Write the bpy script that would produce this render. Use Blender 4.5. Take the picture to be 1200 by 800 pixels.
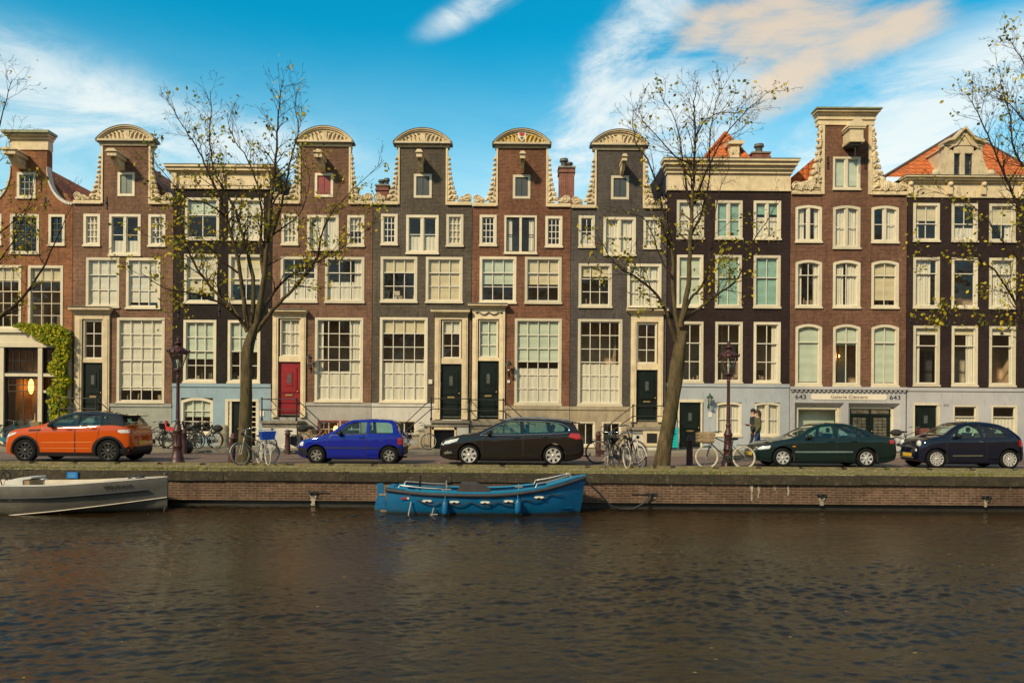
import bpy, bmesh, math, random
from math import sin, cos, pi, radians, sqrt, atan2
from mathutils import Vector, Matrix
random.seed(7)
C = bpy.context.scene.collection
for o in list(bpy.data.objects): bpy.data.objects.remove(o)
SC = bpy.context.scene

# ------------------------------------------------------------------ camera
F = 930.0; HOR = 486.0; K = 0.0072; EYE = 1.6
cam = bpy.data.cameras.new('camera'); co = bpy.data.objects.new('camera', cam); C.objects.link(co)
cam.sensor_width = 36; cam.lens = F/1200*36; cam.shift_y = (HOR-400)/1200
cam.clip_start = .1; cam.clip_end = 3000
co.matrix_world = Matrix.Translation((0, 0, EYE)) @ Matrix.Rotation(pi/2, 4, 'X') @ Matrix.Rotation(K, 4, 'Z')
SC.camera = co
SC.view_settings.view_transform = 'Standard'; SC.view_settings.look = 'None'
SC.view_settings.exposure = 0.5; SC.view_settings.gamma = 1
SC.cycles.use_denoising = True
SC.cycles.max_bounces = 7; SC.cycles.diffuse_bounces = 3; SC.cycles.glossy_bounces = 3
SC.cycles.transmission_bounces = 6; SC.cycles.transparent_max_bounces = 16
SC.cycles.caustics_reflective = False; SC.cycles.caustics_refractive = False
SC.cycles.sample_clamp_indirect = 4

# ------------------------------------------------------------------ world: sky with clouds
SUN_EL = radians(36); SUN_AZ = radians(-38)      # light comes from behind the camera, from the left
world = bpy.data.worlds.new('World'); SC.world = world; world.use_nodes = True
nt = world.node_tree; N = nt.nodes; L = nt.links
for n in list(N): N.remove(n)
def WN(t, **k):
    n = N.new(t)
    for a, b in k.items(): setattr(n, a, b)
    return n
def wmath(op, a, b=None, c=None):
    n = WN('ShaderNodeMath', operation=op)
    for i, v in enumerate((a, b, c)):
        if v is None: continue
        if isinstance(v, (int, float)): n.inputs[i].default_value = v
        else: L.new(v, n.inputs[i])
    return n.outputs[0]
def wmix(f, a, b, mode='MIX'):
    n = WN('ShaderNodeMix', data_type='RGBA', blend_type=mode)
    for i, v in ((0, f), (6, a), (7, b)):
        if isinstance(v, (int, float)): n.inputs[i].default_value = v
        elif isinstance(v, tuple): n.inputs[i].default_value = (*v, 1)
        else: L.new(v, n.inputs[i])
    return n.outputs[2]
def wramp(x, a, b):
    n = WN('ShaderNodeMapRange', interpolation_type='SMOOTHSTEP'); L.new(x, n.inputs[0])
    n.inputs[1].default_value = a; n.inputs[2].default_value = b
    return n.outputs[0]
tc = WN('ShaderNodeTexCoord'); sep = WN('ShaderNodeSeparateXYZ'); L.new(tc.outputs['Generated'], sep.inputs[0])
dx, dy, dz = sep.outputs
sky = WN('ShaderNodeTexSky', sky_type='NISHITA', sun_disc=False)
sky.sun_elevation = SUN_EL; sky.sun_rotation = pi+SUN_AZ if False else radians(180+38)
sky.air_density = 1.0; sky.dust_density = .6; sky.ozone_density = 3
def wnoise(scl, sc, det, rough, dist=0, rot=0, off=0):
    m = WN('ShaderNodeMapping'); L.new(tc.outputs['Generated'], m.inputs[0])
    m.inputs['Scale'].default_value = scl; m.inputs['Rotation'].default_value = (0, rot, 0)
    m.inputs['Location'].default_value = (off, off, off)
    n = WN('ShaderNodeTexNoise'); L.new(m.outputs[0], n.inputs[0])
    n.inputs['Scale'].default_value = sc; n.inputs['Detail'].default_value = det; n.inputs['Roughness'].default_value = rough
    n.inputs['Distortion'].default_value = dist
    return n.outputs[0]
def blob(px, py, rx, ry, ang=0):
    """soft round patch of the sky dome round a direction"""
    v = Vector(((px-600)/F, 1, (HOR-py)/F)); l = v.length; v /= l
    ax = rx/F/l; az = ry/F/l; c, s = cos(radians(ang)), sin(radians(ang))
    x = wmath('SUBTRACT', dx, v.x); z = wmath('SUBTRACT', dz, v.z)
    u = wmath('DIVIDE', wmath('ADD', wmath('MULTIPLY', x, c), wmath('MULTIPLY', z, s)), ax)
    w = wmath('DIVIDE', wmath('SUBTRACT', wmath('MULTIPLY', z, c), wmath('MULTIPLY', x, s)), az)
    d = wmath('ADD', wmath('MULTIPLY', u, u), wmath('MULTIPLY', w, w))
    r = wramp(wmath('SQRT', d), 1.0, 0.0)
    f = wramp(dy, 0.0, 0.2)
    return wmath('MULTIPLY', r, f)
tint = wmix(1.0, sky.outputs[0], (.02, 1.36, 1.36), 'MULTIPLY')
n1 = wnoise((1, 1, 2.2), 3.2, 9, .62, .6)
n2 = wnoise((1, 1, 3.2), 5.0, 10, .66, .8, rot=.9, off=3)
# thin veil growing towards the roofs
veil = wramp(dz, .44, .12)
vn = wmath('MULTIPLY', veil, wramp(n1, .22, .62))
vn = wmath('ADD', wmath('MULTIPLY', vn, .62), wmath('MULTIPLY', veil, .46))
col = wmix(vn, tint, (5.0, 7.1, 7.5))
# streaky white cirrus
b = None
for args in ((735, 50, 230, 70, 52), (690, 165, 260, 75, 35), (780, 150, 200, 80, 20), (560, 4, 120, 26, 24), (60, 130, 380, 110, -8), (250, 160, 300, 60, -4), (1080, 130, 330, 120, 20), (980, 200, 360, 100, 10)):
    q = blob(*args); b = q if b is None else wmath('MAXIMUM', b, q)
st = wmath('MULTIPLY', wramp(b, 0.0, .9), wramp(wmath('ADD', n2, wmath('MULTIPLY', b, .12)), .40, .74))
col = wmix(wmath('MULTIPLY', st, .85), col, (7.4, 7.7, 7.4))
# warm lit cloud
b = None
for args in ((900, 35, 170, 70, -6), (1010, 45, 130, 50, 10), (820, 40, 90, 36, 0), (935, 80, 110, 60, 30), (1050, 25, 80, 36, 15), (870, 10, 160, 40, 0)):
    q = blob(*args); b = q if b is None else wmath('MAXIMUM', b, q)
wc = wramp(wmath('ADD', wmath('MULTIPLY', b, 1.25), wmath('ADD', wmath('MULTIPLY', wmath('SUBTRACT', n1, .5), 2.6), wmath('MULTIPLY', wmath('SUBTRACT', n2, .5), 1.8))), .25, 1.35)
wc = wmath('MULTIPLY', wc, wramp(b, 0.0, .55))
col = wmix(wmath('MULTIPLY', wc, .72), col, (8.0, 5.7, 3.5))
# broad cloud over the far half of the sky, behind the camera
back = wmath('MULTIPLY', wramp(dy, .1, -.3), wramp(n1, .3, .6))
col = wmix(wmath('MULTIPLY', back, .8), col, (4.2, 3.9, 3.4))
# the trees and houses of the near bank, behind the camera, as a dark uneven band low in the sky
n3 = wnoise((1, 1, 1), 9, 6, .6, 0, off=8)
band_h = wmath('ADD', .16, wmath('MULTIPLY', wmath('SUBTRACT', n3, .5), .5))
bandm = wmath('MULTIPLY', wramp(wmath('SUBTRACT', band_h, dz), -.015, .03), wramp(dy, -.05, -.2))
col = wmix(bandm, col, wmix(n3, (1.0, .75, .45), (3.2, 2.3, 1.3)))
bg = WN('ShaderNodeBackground'); L.new(col, bg.inputs[0]); bg.inputs[1].default_value = .092
wo = WN('ShaderNodeOutputWorld'); L.new(bg.outputs[0], wo.inputs[0])

sl = bpy.data.lights.new('sun', 'SUN'); sl.energy = 3.1; sl.angle = radians(4); sl.color = (1, .79, .52)
so = bpy.data.objects.new('sun', sl); C.objects.link(so)
sdir = Vector((sin(radians(38))*cos(SUN_EL), cos(radians(38))*cos(SUN_EL), -sin(SUN_EL)))   # travel direction
so.rotation_euler = sdir.to_track_quat('-Z', 'Y').to_euler(); so.location = (-30, -40, 40)

# ------------------------------------------------------------------ helpers
def unroll(px, py):
    return (px-600)+K*(py-HOR), (py-HOR)-K*(px-600)
def P(px, py, Y):
    a, b = unroll(px, py); return Vector((a*Y/F, Y, EYE-b*Y/F))
def G(px, Y, z=0):
    """point on the ground at depth Y seen in column px"""
    b = (EYE-z)*F/Y; a = (px-600)+K*(b+K*(px-600)); return Vector((a*Y/F, Y, z))

class MB:
    def __init__(s): s.v = []; s.f = []; s.m = []; s.sm = []; s.i = 0; s.smooth = False
    def add(s, vs, fs, mi=None, smooth=None):
        n = len(s.v); s.v += [tuple(p) for p in vs]
        for f in fs: s.f.append([n+i for i in f]); s.m.append(s.i if mi is None else mi); s.sm.append(s.smooth if smooth is None else smooth)
        return s
    def box(s, x0, x1, y0, y1, z0, z1, mi=None):
        if x0 > x1: x0, x1 = x1, x0
        if y0 > y1: y0, y1 = y1, y0
        if z0 > z1: z0, z1 = z1, z0
        return s.add([(x0,y0,z0),(x1,y0,z0),(x1,y1,z0),(x0,y1,z0),(x0,y0,z1),(x1,y0,z1),(x1,y1,z1),(x0,y1,z1)],
              [(0,3,2,1),(4,5,6,7),(0,1,5,4),(1,2,6,5),(2,3,7,6),(3,0,4,7)], mi)
    def prism(s, poly, y0, y1, mi=None, axis='y'):
        n = len(poly)
        a = sum(poly[i][0]*poly[(i+1)%n][1]-poly[(i+1)%n][0]*poly[i][1] for i in range(n))
        if a < 0: poly = poly[::-1]
        if axis == 'y': vs = [(x,y0,z) for x,z in poly]+[(x,y1,z) for x,z in poly]
        elif axis == 'x': vs = [(y0,x,z) for x,z in poly]+[(y1,x,z) for x,z in poly]
        else: vs = [(x,z,y0) for x,z in poly]+[(x,z,y1) for x,z in poly]
        fs = [tuple(range(n)), tuple(range(2*n-1, n-1, -1))]+[(i,n+i,n+(i+1)%n,(i+1)%n) for i in range(n)]
        if axis != 'y': fs = [f[::-1] for f in fs]
        return s.add(vs, fs, mi)
    def tube(s, pts, r, n=6, mi=None, cap=True, smooth=True):
        pts = [Vector(p) for p in pts]; m = len(pts)
        rs = r if isinstance(r, (list, tuple)) else [r]*m
        vs = []; up = None
        for i, p in enumerate(pts):
            d = (pts[min(i+1,m-1)]-pts[max(i-1,0)])
            if d.length < 1e-9: d = Vector((0,0,1))
            d.normalize()
            if up is None: up = Vector((0,0,1)) if abs(d.z) < .9 else Vector((1,0,0))
            a = d.cross(up)
            if a.length < 1e-4: a = d.cross(Vector((1,0,.1)))
            a.normalize(); b_ = a.cross(d).normalized(); up = b_
            for k in range(n):
                t = 2*pi*k/n; vs.append(p+a*(cos(t)*rs[i])+b_*(sin(t)*rs[i]))
        fs = [(i*n+k, i*n+(k+1)%n, (i+1)*n+(k+1)%n, (i+1)*n+k) for i in range(m-1) for k in range(n)]
        s.add(vs, fs, mi, smooth)
        if cap: s.add(vs[:n], [tuple(range(n-1,-1,-1))], mi, False); s.add(vs[-n:], [tuple(range(n))], mi, False)
        return s
    def ring(s, c, R, r, axis='y', n=24, k=6, mi=None, sy=1.0):
        vs = []
        for i in range(n):
            t = 2*pi*i/n
            for j in range(k):
                u = 2*pi*j/k; q = R+r*cos(u); w = r*sin(u)*sy
                if axis == 'y': vs.append((c[0]+q*cos(t), c[1]+w, c[2]+q*sin(t)))
                elif axis == 'z': vs.append((c[0]+q*cos(t), c[1]+q*sin(t), c[2]+w))
                else: vs.append((c[0]+w, c[1]+q*cos(t), c[2]+q*sin(t)))
        fs = [(i*k+j, i*k+(j+1)%k, ((i+1)%n)*k+(j+1)%k, ((i+1)%n)*k+j) for i in range(n) for j in range(k)]
        return s.add(vs, fs, mi, True)
    def lathe(s, prof, c, n=12, mi=None, axis='z', smooth=True, cap=True):
        vs = []
        for r, h in prof:
            for k in range(n):
                t = 2*pi*k/n
                if axis == 'z': vs.append((c[0]+r*cos(t), c[1]+r*sin(t), c[2]+h))
                elif axis == 'y': vs.append((c[0]+r*cos(t), c[1]+h, c[2]+r*sin(t)))
                else: vs.append((c[0]+h, c[1]+r*cos(t), c[2]+r*sin(t)))
        m = len(prof)
        fs = [(i*n+k, i*n+(k+1)%n, (i+1)*n+(k+1)%n, (i+1)*n+k) for i in range(m-1) for k in range(n)]
        s.add(vs, fs, mi, smooth)
        if cap: s.add(vs[:n], [tuple(range(n-1,-1,-1))], mi, False); s.add(vs[-n:], [tuple(range(n))], mi, False)
        return s
    def ball(s, c, r, n=10, m=6, mi=None):
        if not isinstance(r, (tuple, list)): r = (r, r, r)
        vs = [(c[0], c[1], c[2]+r[2])]
        for i in range(1, m):
            a = pi*i/m
            for k in range(n):
                t = 2*pi*k/n; vs.append((c[0]+r[0]*sin(a)*cos(t), c[1]+r[1]*sin(a)*sin(t), c[2]+r[2]*cos(a)))
        vs.append((c[0], c[1], c[2]-r[2])); e = len(vs)-1
        fs = [(0, 1+k, 1+(k+1)%n) for k in range(n)]
        fs += [(1+i*n+k, 1+(i+1)*n+k, 1+(i+1)*n+(k+1)%n, 1+i*n+(k+1)%n) for i in range(m-2) for k in range(n)]
        fs += [(e, 1+(m-2)*n+(k+1)%n, 1+(m-2)*n+k) for k in range(n)]
        return s.add(vs, fs, mi, True)
    def xf(s, M, start=0):
        s.v[start:] = [tuple(M @ Vector(p)) for p in s.v[start:]]; return s
    def build(s, name, mats, parent=None, off=None, fixn=False):
        me = bpy.data.meshes.new(name)
        if off is not None: vs = [(x-off[0], y-off[1], z-off[2]) for x, y, z in s.v]
        else: vs = s.v
        me.from_pydata(vs, [], s.f)
        if not isinstance(mats, (list, tuple)): mats = [mats]
        for m in mats: me.materials.append(m)
        me.polygons.foreach_set('material_index', s.m); me.polygons.foreach_set('use_smooth', s.sm)
        if fixn:
            bm = bmesh.new(); bm.from_mesh(me); bmesh.ops.recalc_face_normals(bm, faces=bm.faces); bm.to_mesh(me); bm.free()
        me.update(); o = bpy.data.objects.new(name, me); C.objects.link(o)
        if parent: o.parent = parent
        return o

def empty(name, label, cat, loc=(0,0,0), rz=0, group=None):
    o = bpy.data.objects.new(name, None); C.objects.link(o); o.location = loc; o.rotation_euler = (0,0,rz)
    return tag(o, label, cat, group)
def tag(o, label=None, cat=None, group=None, kind=None):
    if label: o['label'] = label
    if cat: o['category'] = cat
    if group: o['group'] = group
    if kind: o['kind'] = kind
    return o
def text_mb(txt, size, mat, name, parent, loc, depth=.004, rot=(pi/2,0,0), align='CENTER', sx=1):
    cu = bpy.data.curves.new('t', 'FONT'); cu.body = txt; cu.size = size; cu.align_x = align; cu.align_y = 'CENTER'; cu.extrude = depth
    t = bpy.data.objects.new('t', cu); C.objects.link(t)
    bpy.context.view_layer.update()
    me = bpy.data.meshes.new_from_object(t.evaluated_get(bpy.context.evaluated_depsgraph_get()))
    bpy.data.objects.remove(t); me.materials.clear(); me.materials.append(mat); me.name = name
    o = bpy.data.objects.new(name, me); C.objects.link(o); o.parent = parent; o.location = loc; o.rotation_euler = rot; o.scale = (sx,1,1)
    return o

# ------------------------------------------------------------------ materials
_mats = {}
class NT:
    def __init__(s, name):
        s.mat = bpy.data.materials.new(name); s.mat.use_nodes = True; s.nt = s.mat.node_tree
        s.N = s.nt.nodes; s.L = s.nt.links; s.b = s.N['Principled BSDF']; s.out = s.N['Material Output']
    def n(s, t, **k):
        x = s.N.new(t)
        for a, b in k.items(): setattr(x, a, b)
        return x
    def set(s, node, key, v):
        if hasattr(v, 'is_output') or isinstance(v, bpy.types.NodeSocket): s.L.new(v, node.inputs[key])
        elif isinstance(v, tuple) and len(v) == 3 and node.inputs[key].type == 'RGBA': node.inputs[key].default_value = (*v, 1)
        else: node.inputs[key].default_value = v
    def coord(s, scale=(1,1,1), rot=(0,0,0), which='Object'):
        t = s.n('ShaderNodeTexCoord'); m = s.n('ShaderNodeMapping'); s.L.new(t.outputs[which], m.inputs[0])
        m.inputs['Scale'].default_value = scale; m.inputs['Rotation'].default_value = rot
        return m.outputs[0]
    def noise(s, co, scale, det=4, rough=.55, dist=0):
        x = s.n('ShaderNodeTexNoise'); s.L.new(co, x.inputs[0]); x.inputs['Scale'].default_value = scale
        x.inputs['Detail'].default_value = det; x.inputs['Roughness'].default_value = rough; x.inputs['Distortion'].default_value = dist
        return x.outputs[0]
    def mix(s, f, a, b, mode='MIX'):
        x = s.n('ShaderNodeMix', data_type='RGBA', blend_type=mode)
        s.set(x, 0, f); s.set(x, 6, a); s.set(x, 7, b); return x.outputs[2]
    def mr(s, x, a, b, c=0, d=1):
        n = s.n('ShaderNodeMapRange'); s.L.new(x, n.inputs[0])
        for i, v in ((1,a),(2,b),(3,c),(4,d)): n.inputs[i].default_value = v
        return n.outputs[0]
    def math(s, op, a, b=0.0):
        n = s.n('ShaderNodeMath', operation=op); s.set(n, 0, a); s.set(n, 1, b); return n.outputs[0]
    def bump(s, h, strength=.3, dist=.02, normal=None):
        b = s.n('ShaderNodeBump'); s.L.new(h, b.inputs['Height']); b.inputs['Strength'].default_value = strength; b.inputs['Distance'].default_value = dist
        if normal is not None: s.L.new(normal, b.inputs['Normal'])
        return b.outputs[0]
def dk(c, k): return tuple(min(1, x*k) for x in c)
def mat(name, col, rough=.6, var=.18, sc=3.0, metal=0, bump=0, bsc=40, coat=0, stretch=(1,1,1), spec=.5, rnd=0, soot=0):
    if name in _mats: return _mats[name]
    t = NT(name); co = t.coord(stretch); f = t.mr(t.noise(co, sc, 6, .6), .3, .7)
    c_ = t.mix(f, dk(col, 1-var), dk(col, 1+var))
    if rnd:
        oi = t.n('ShaderNodeObjectInfo'); c_ = t.mix(1.0, c_, t.mr(oi.outputs['Random'], 0, 1, 1-rnd, 1+rnd*.6), 'MULTIPLY')
    if soot: c_ = t.mix(t.mr(t.noise(t.coord((1.5,1.5,.35)), 4.5, 8, .75), .55, .72, 0, soot), c_, dk(col, .32))
    t.set(t.b, 'Base Color', c_)
    t.b.inputs['Roughness'].default_value = rough; t.b.inputs['Metallic'].default_value = metal
    t.b.inputs['Specular IOR Level'].default_value = spec
    if coat: t.b.inputs['Coat Weight'].default_value = coat; t.b.inputs['Coat Roughness'].default_value = .04
    if bump: t.L.new(t.bump(t.noise(co, bsc, 4), bump, .01), t.b.inputs['Normal'])
    _mats[name] = t.mat; return t.mat
def brick(name, c1, c2, mortar, rough=.85, w=.21, h=.062, m=.011, stain=(.5,.5), mstain=None, bstr=.5):
    t = NT(name); tc_ = t.n('ShaderNodeTexCoord'); sp = t.n('ShaderNodeSeparateXYZ'); t.L.new(tc_.outputs['Object'], sp.inputs[0])
    cb = t.n('ShaderNodeCombineXYZ'); t.L.new(t.math('ADD', sp.outputs[0], sp.outputs[1]), cb.inputs[0]); t.L.new(sp.outputs[2], cb.inputs[1])
    b = t.n('ShaderNodeTexBrick'); t.L.new(cb.outputs[0], b.inputs[0])
    b.inputs['Scale'].default_value = 1; b.inputs['Mortar Size'].default_value = m; b.inputs['Brick Width'].default_value = w; b.inputs['Row Height'].default_value = h
    b.inputs['Mortar Smooth'].default_value = .3; b.inputs['Bias'].default_value = 0
    t.set(b, 'Color1', c1); t.set(b, 'Color2', c2); t.set(b, 'Mortar', mortar)
    co = tc_.outputs['Object']
    big = t.mr(t.noise(co, .55, 6, .6), .3, .7, 1-stain[0]*.5, 1+stain[1]*.4)
    sm = t.mr(t.noise(co, 7, 5, .7), .25, .75, .62, 1.38)
    c = t.mix(1.0, b.outputs[0], t.math('MULTIPLY', big, sm), 'MULTIPLY')
    # pale salts and dark soot patches that belong to the wall
    so_ = t.mr(t.noise(t.coord((1,1,.35)), 1.3, 8, .7), .58, .78, 0, .5)
    c = t.mix(so_, c, mstain or dk(mortar, .8))
    dk_ = t.mr(t.noise(t.coord((1.6,1.6,.16)), 2.2, 8, .72), .50, .74, 0, .62)
    c = t.mix(dk_, c, dk(c2, .38))
    pt = t.n('ShaderNodeTexVoronoi'); t.L.new(t.coord((.7,.7,1.1)), pt.inputs[0]); pt.inputs['Scale'].default_value = .8
    sp2 = t.n('ShaderNodeSeparateColor'); t.L.new(pt.outputs['Color'], sp2.inputs[0])
    c = t.mix(1.0, c, t.mr(sp2.outputs[0], 0, 1, .86, 1.14), 'MULTIPLY')
    t.L.new(c, t.b.inputs['Base Color']); t.b.inputs['Roughness'].default_value = rough; t.b.inputs['Specular IOR Level'].default_value = .2
    inv = t.math('SUBTRACT', 1.0, b.outputs['Fac'])
    hgt = t.math('ADD', inv, t.math('MULTIPLY', t.noise(co, 30, 3), .5))
    t.L.new(t.bump(hgt, bstr, .012), t.b.inputs['Normal'])
    return t.mat
B_H0 = brick('brick_orange', (.32,.115,.048), (.20,.072,.034), (.30,.17,.09))
B_H1 = brick('brick_brown', (.195,.100,.060), (.115,.060,.040), (.25,.155,.10))
B_H3 = brick('brick_brown_b', (.185,.093,.056), (.108,.056,.038), (.25,.155,.10))
B_H4 = brick('brick_grey', (.092,.074,.056), (.066,.054,.042), (.145,.12,.09), bstr=.35)
B_H5 = brick('brick_red', (.195,.083,.046), (.112,.050,.031), (.24,.125,.075))
B_H6 = brick('brick_slate', (.085,.073,.066), (.066,.058,.052), (.115,.1,.088), bstr=.35)
B_BLK = brick('brick_black', (.022,.017,.015), (.016,.012,.011), (.032,.024,.02), bstr=.3)
B_PUR = brick('brick_purple', (.030,.018,.017), (.022,.014,.014), (.042,.026,.024), bstr=.3)
B_H8 = brick('brick_redbrown', (.18,.085,.052), (.105,.052,.035), (.23,.125,.08))
B_CHIM = brick('brick_chimney', (.30,.09,.06), (.22,.07,.05), (.32,.2,.15))
CREAM = mat('cream_stone', (.68,.555,.35), .7, .16, 2.5, bump=.25, bsc=25, rnd=.14, soot=.6)
CREAM2 = mat('cream_stone_worn', (.63,.51,.32), .75, .3, 5, bump=.4, bsc=18, rnd=.1, soot=.7)
WOODW = mat('cream_paint', (.68,.60,.43), .45, .1, 2.2, bump=.08, bsc=20, rnd=.16, soot=.35)
WHITE = mat('white_paint', (.72,.67,.55), .4, .07, 3)
GREYMETAL = mat('zinc_grey', (.14,.15,.14), .5, .3, 6)
DOORK = mat('door_green_black', (.006,.012,.009), .4, .4, 2, spec=.3)
DOORRED = mat('door_red', (.26,.008,.012), .4, .2, 2)
REDP = mat('shutter_red', (.24,.03,.03), .5, .25, 3)
BLACKP = mat('black_paint', (.014,.014,.015), .4, .3, 3)
IRON = mat('wrought_iron', (.02,.019,.018), .45, .3, 8, bump=.2)
SANDST = mat('sandstone', (.36,.29,.19), .85, .3, 2.2, bump=.5, bsc=12, stretch=(1,1,.5), soot=.7)
STEP = mat('blue_stone', (.23,.20,.15), .8, .35, 5, bump=.5)
PL_GG = mat('plinth_grey_green', (.30,.31,.26), .8, .15, 1.5, bump=.2, soot=.45)
PL_BLUE = mat('plinth_light_blue', (.27,.37,.42), .75, .12, 1.2, bump=.2, soot=.45)
PL_GREY = mat('plinth_grey', (.36,.34,.30), .8, .15, 1.5, bump=.2, soot=.45)
PL_WHITE = mat('plinth_white', (.56,.53,.46), .7, .12, 1.5, bump=.2, soot=.45)
PL_BG = mat('plinth_blue_grey', (.38,.41,.43), .75, .1, 1.2, bump=.2, soot=.45)
PL_LIL = mat('plinth_lilac_grey', (.44,.43,.43), .7, .1, 1.2, bump=.15, soot=.45)
CURT = mat('curtain_white', (.70,.65,.52), .8, .12, 4, stretch=(4,4,.3))
BLIND = mat('blind_cream', (.66,.56,.36), .8, .1, 2)
BLINDG = mat('blind_green_white', (.54,.60,.47), .8, .10, 2)
TEAL = mat('blind_teal', (.25,.43,.36), .7, .2, 1.5)
YEL = mat('blind_yellow', (.72,.55,.22), .8, .15, 3)
ROOM = mat('room_wall', (.56,.41,.26), .9, .4, 1.2)
ROOMW = mat('room_wall_warm', (.42,.24,.09), .9, .5, .8)
FLOORM = mat('room_floor', (.10,.07,.045), .8, .3, 3)
STUFFM = mat('furniture_mixed', (.30,.22,.14), .7, .8, 6)
TILE = None
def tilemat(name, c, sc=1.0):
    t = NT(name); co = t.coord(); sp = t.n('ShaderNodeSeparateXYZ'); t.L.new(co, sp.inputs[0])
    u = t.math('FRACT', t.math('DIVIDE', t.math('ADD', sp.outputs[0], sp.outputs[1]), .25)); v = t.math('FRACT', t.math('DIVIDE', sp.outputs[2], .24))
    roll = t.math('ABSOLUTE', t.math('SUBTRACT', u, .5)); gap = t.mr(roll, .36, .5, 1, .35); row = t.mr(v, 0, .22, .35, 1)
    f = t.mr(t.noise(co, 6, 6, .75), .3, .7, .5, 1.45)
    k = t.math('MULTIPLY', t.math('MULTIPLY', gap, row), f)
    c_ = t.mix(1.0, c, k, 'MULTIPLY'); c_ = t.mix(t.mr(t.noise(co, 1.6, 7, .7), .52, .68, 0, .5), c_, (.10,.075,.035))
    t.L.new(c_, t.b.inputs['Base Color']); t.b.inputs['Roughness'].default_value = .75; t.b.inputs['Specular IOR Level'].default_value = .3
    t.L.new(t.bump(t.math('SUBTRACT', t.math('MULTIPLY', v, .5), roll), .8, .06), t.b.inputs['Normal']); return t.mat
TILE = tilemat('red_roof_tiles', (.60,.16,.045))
SLATE = mat('slate_roof', (.085,.09,.095), .6, .3, 3, bump=.4, bsc=6)
ROOFDK = mat('bitumen_roof', (.05,.05,.05), .8, .3, 3)
def emis(name, c, s):
    t = NT(name); t.set(t.b, 'Base Color', c); t.b.inputs['Emission Color'].default_value = (*c, 1); t.b.inputs['Emission Strength'].default_value = s; return t.mat
GLOW = emis('lamp_glow', (1,.5,.14), 9); GLOW2 = emis('lamp_glow_soft', (1,.45,.1), 4.0)
def glassmat(name, tint=(.82,.88,.84), rough=.01, ior=1.5, wav=.03, boost=1.0):
    t = NT(name); t.N.remove(t.b)
    tr = t.n('ShaderNodeBsdfTransparent'); tr.inputs[0].default_value = (*tint, 1)
    gl = t.n('ShaderNodeBsdfGlossy'); gl.inputs['Roughness'].default_value = rough; gl.inputs[0].default_value = (1,1,1,1)
    lw = t.n('ShaderNodeLayerWeight'); lw.inputs[0].default_value = .5; fr_ = t.math('ADD', t.math('MULTIPLY', t.math('POWER', lw.outputs['Facing'], 5.0), .95), .045)
    nb = t.bump(t.noise(t.coord(), 1.6, 2), wav*6, .05); t.L.new(nb, gl.inputs['Normal'])
    mx = t.n('ShaderNodeMixShader'); t.L.new(t.math('MULTIPLY', fr_, boost), mx.inputs[0])
    t.L.new(tr.outputs[0], mx.inputs[1]); t.L.new(gl.outputs[0], mx.inputs[2]); t.L.new(mx.outputs[0], t.out.inputs[0]); return t.mat
GLASS = glassmat('window_glass', (.95,.96,.94), boost=1.15)
CARGLASS = glassmat('car_glass', (.55,.78,.74), 0.0, 1.5, .0, 1.7)
LAMPGLASS = glassmat('lantern_glass', (.85,.85,.8), .1, 1.5, .05, 1.6)
# ------------------------------------------------------------------ ground, quay, water
WZ = -.94; QY = 21.6
def ground_mats():
    t = NT('moss_verge'); co = t.coord()
    a = t.mr(t.noise(co, 2.3, 8, .7), .35, .65); b = t.mr(t.noise(co, 14, 6, .7), .3, .7)
    c = t.mix(a, (.20,.155,.07), (.155,.15,.028)); c = t.mix(t.math('MULTIPLY', b, .6), c, (.28,.21,.10))
    t.L.new(c, t.b.inputs['Base Color']); t.b.inputs['Roughness'].default_value = .95
    t.L.new(t.bump(t.noise(co, 35, 5, .7), .8, .03), t.b.inputs['Normal']); moss = t.mat
    def paver(name, c1, c2, mo, w, h, dirt):
        t = NT(name); co = t.coord(); b = t.n('ShaderNodeTexBrick'); t.L.new(co, b.inputs[0])
        b.inputs['Scale'].default_value = 1; b.inputs['Mortar Size'].default_value = .01; b.inputs['Brick Width'].default_value = w; b.inputs['Row Height'].default_value = h
        t.set(b, 'Color1', c1); t.set(b, 'Color2', c2); t.set(b, 'Mortar', mo)
        f = t.mr(t.noise(t.coord((.35,1,1)), 1.6, 8, .65), .3, .7, .6, 1.4); c = t.mix(1.0, b.outputs[0], f, 'MULTIPLY')
        c = t.mix(t.mr(t.noise(t.coord((.3,1,1)), 2.5, 8, .7), .56, .72, 0, .7), c, dirt)
        t.L.new(c, t.b.inputs['Base Color']); t.b.inputs['Roughness'].default_value = .8
        t.L.new(t.bump(b.outputs['Fac'], -.5, .01), t.b.inputs['Normal']); return t.mat
    road = paver('road_clinkers', (.215,.125,.10), (.15,.095,.078), (.09,.07,.055), .21, .075, (.12,.10,.06))
    pave = paver('pavement_slabs', (.30,.25,.175), (.25,.205,.145), (.14,.12,.08), .3, .3, (.19,.16,.08))
    t = NT('quay_stone'); co = t.coord(); a = t.mr(t.noise(co, 1.2, 8, .7), .35, .65)
    c = t.mix(a, (.085,.058,.034), (.028,.026,.011)); c = t.mix(t.mr(t.noise(t.coord((1,1,.5)), 5, 8, .75), .42, .62, 0, .75), c, (.035,.030,.018)); c = t.mix(t.mr(t.noise(co, 7, 8, .75), .56, .66, 0, .7), c, (.17,.14,.07))
    t.L.new(c, t.b.inputs['Base Color']); t.b.inputs['Roughness'].default_value = .9; t.L.new(t.bump(t.noise(co, 12, 8, .75), 1.0, .06), t.b.inputs['Normal'])
    return moss, road, pave, t.mat
MOSS, ROAD, PAVE, QSTONE = ground_mats()
EARTH = mat('earth', (.10,.09,.06), .95, .3, .05)
m = MB(); m.box(-900, 900, 31.9, 1600, -.6, -.02); tag(m.build('ground', EARTH), kind='structure')
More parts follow.
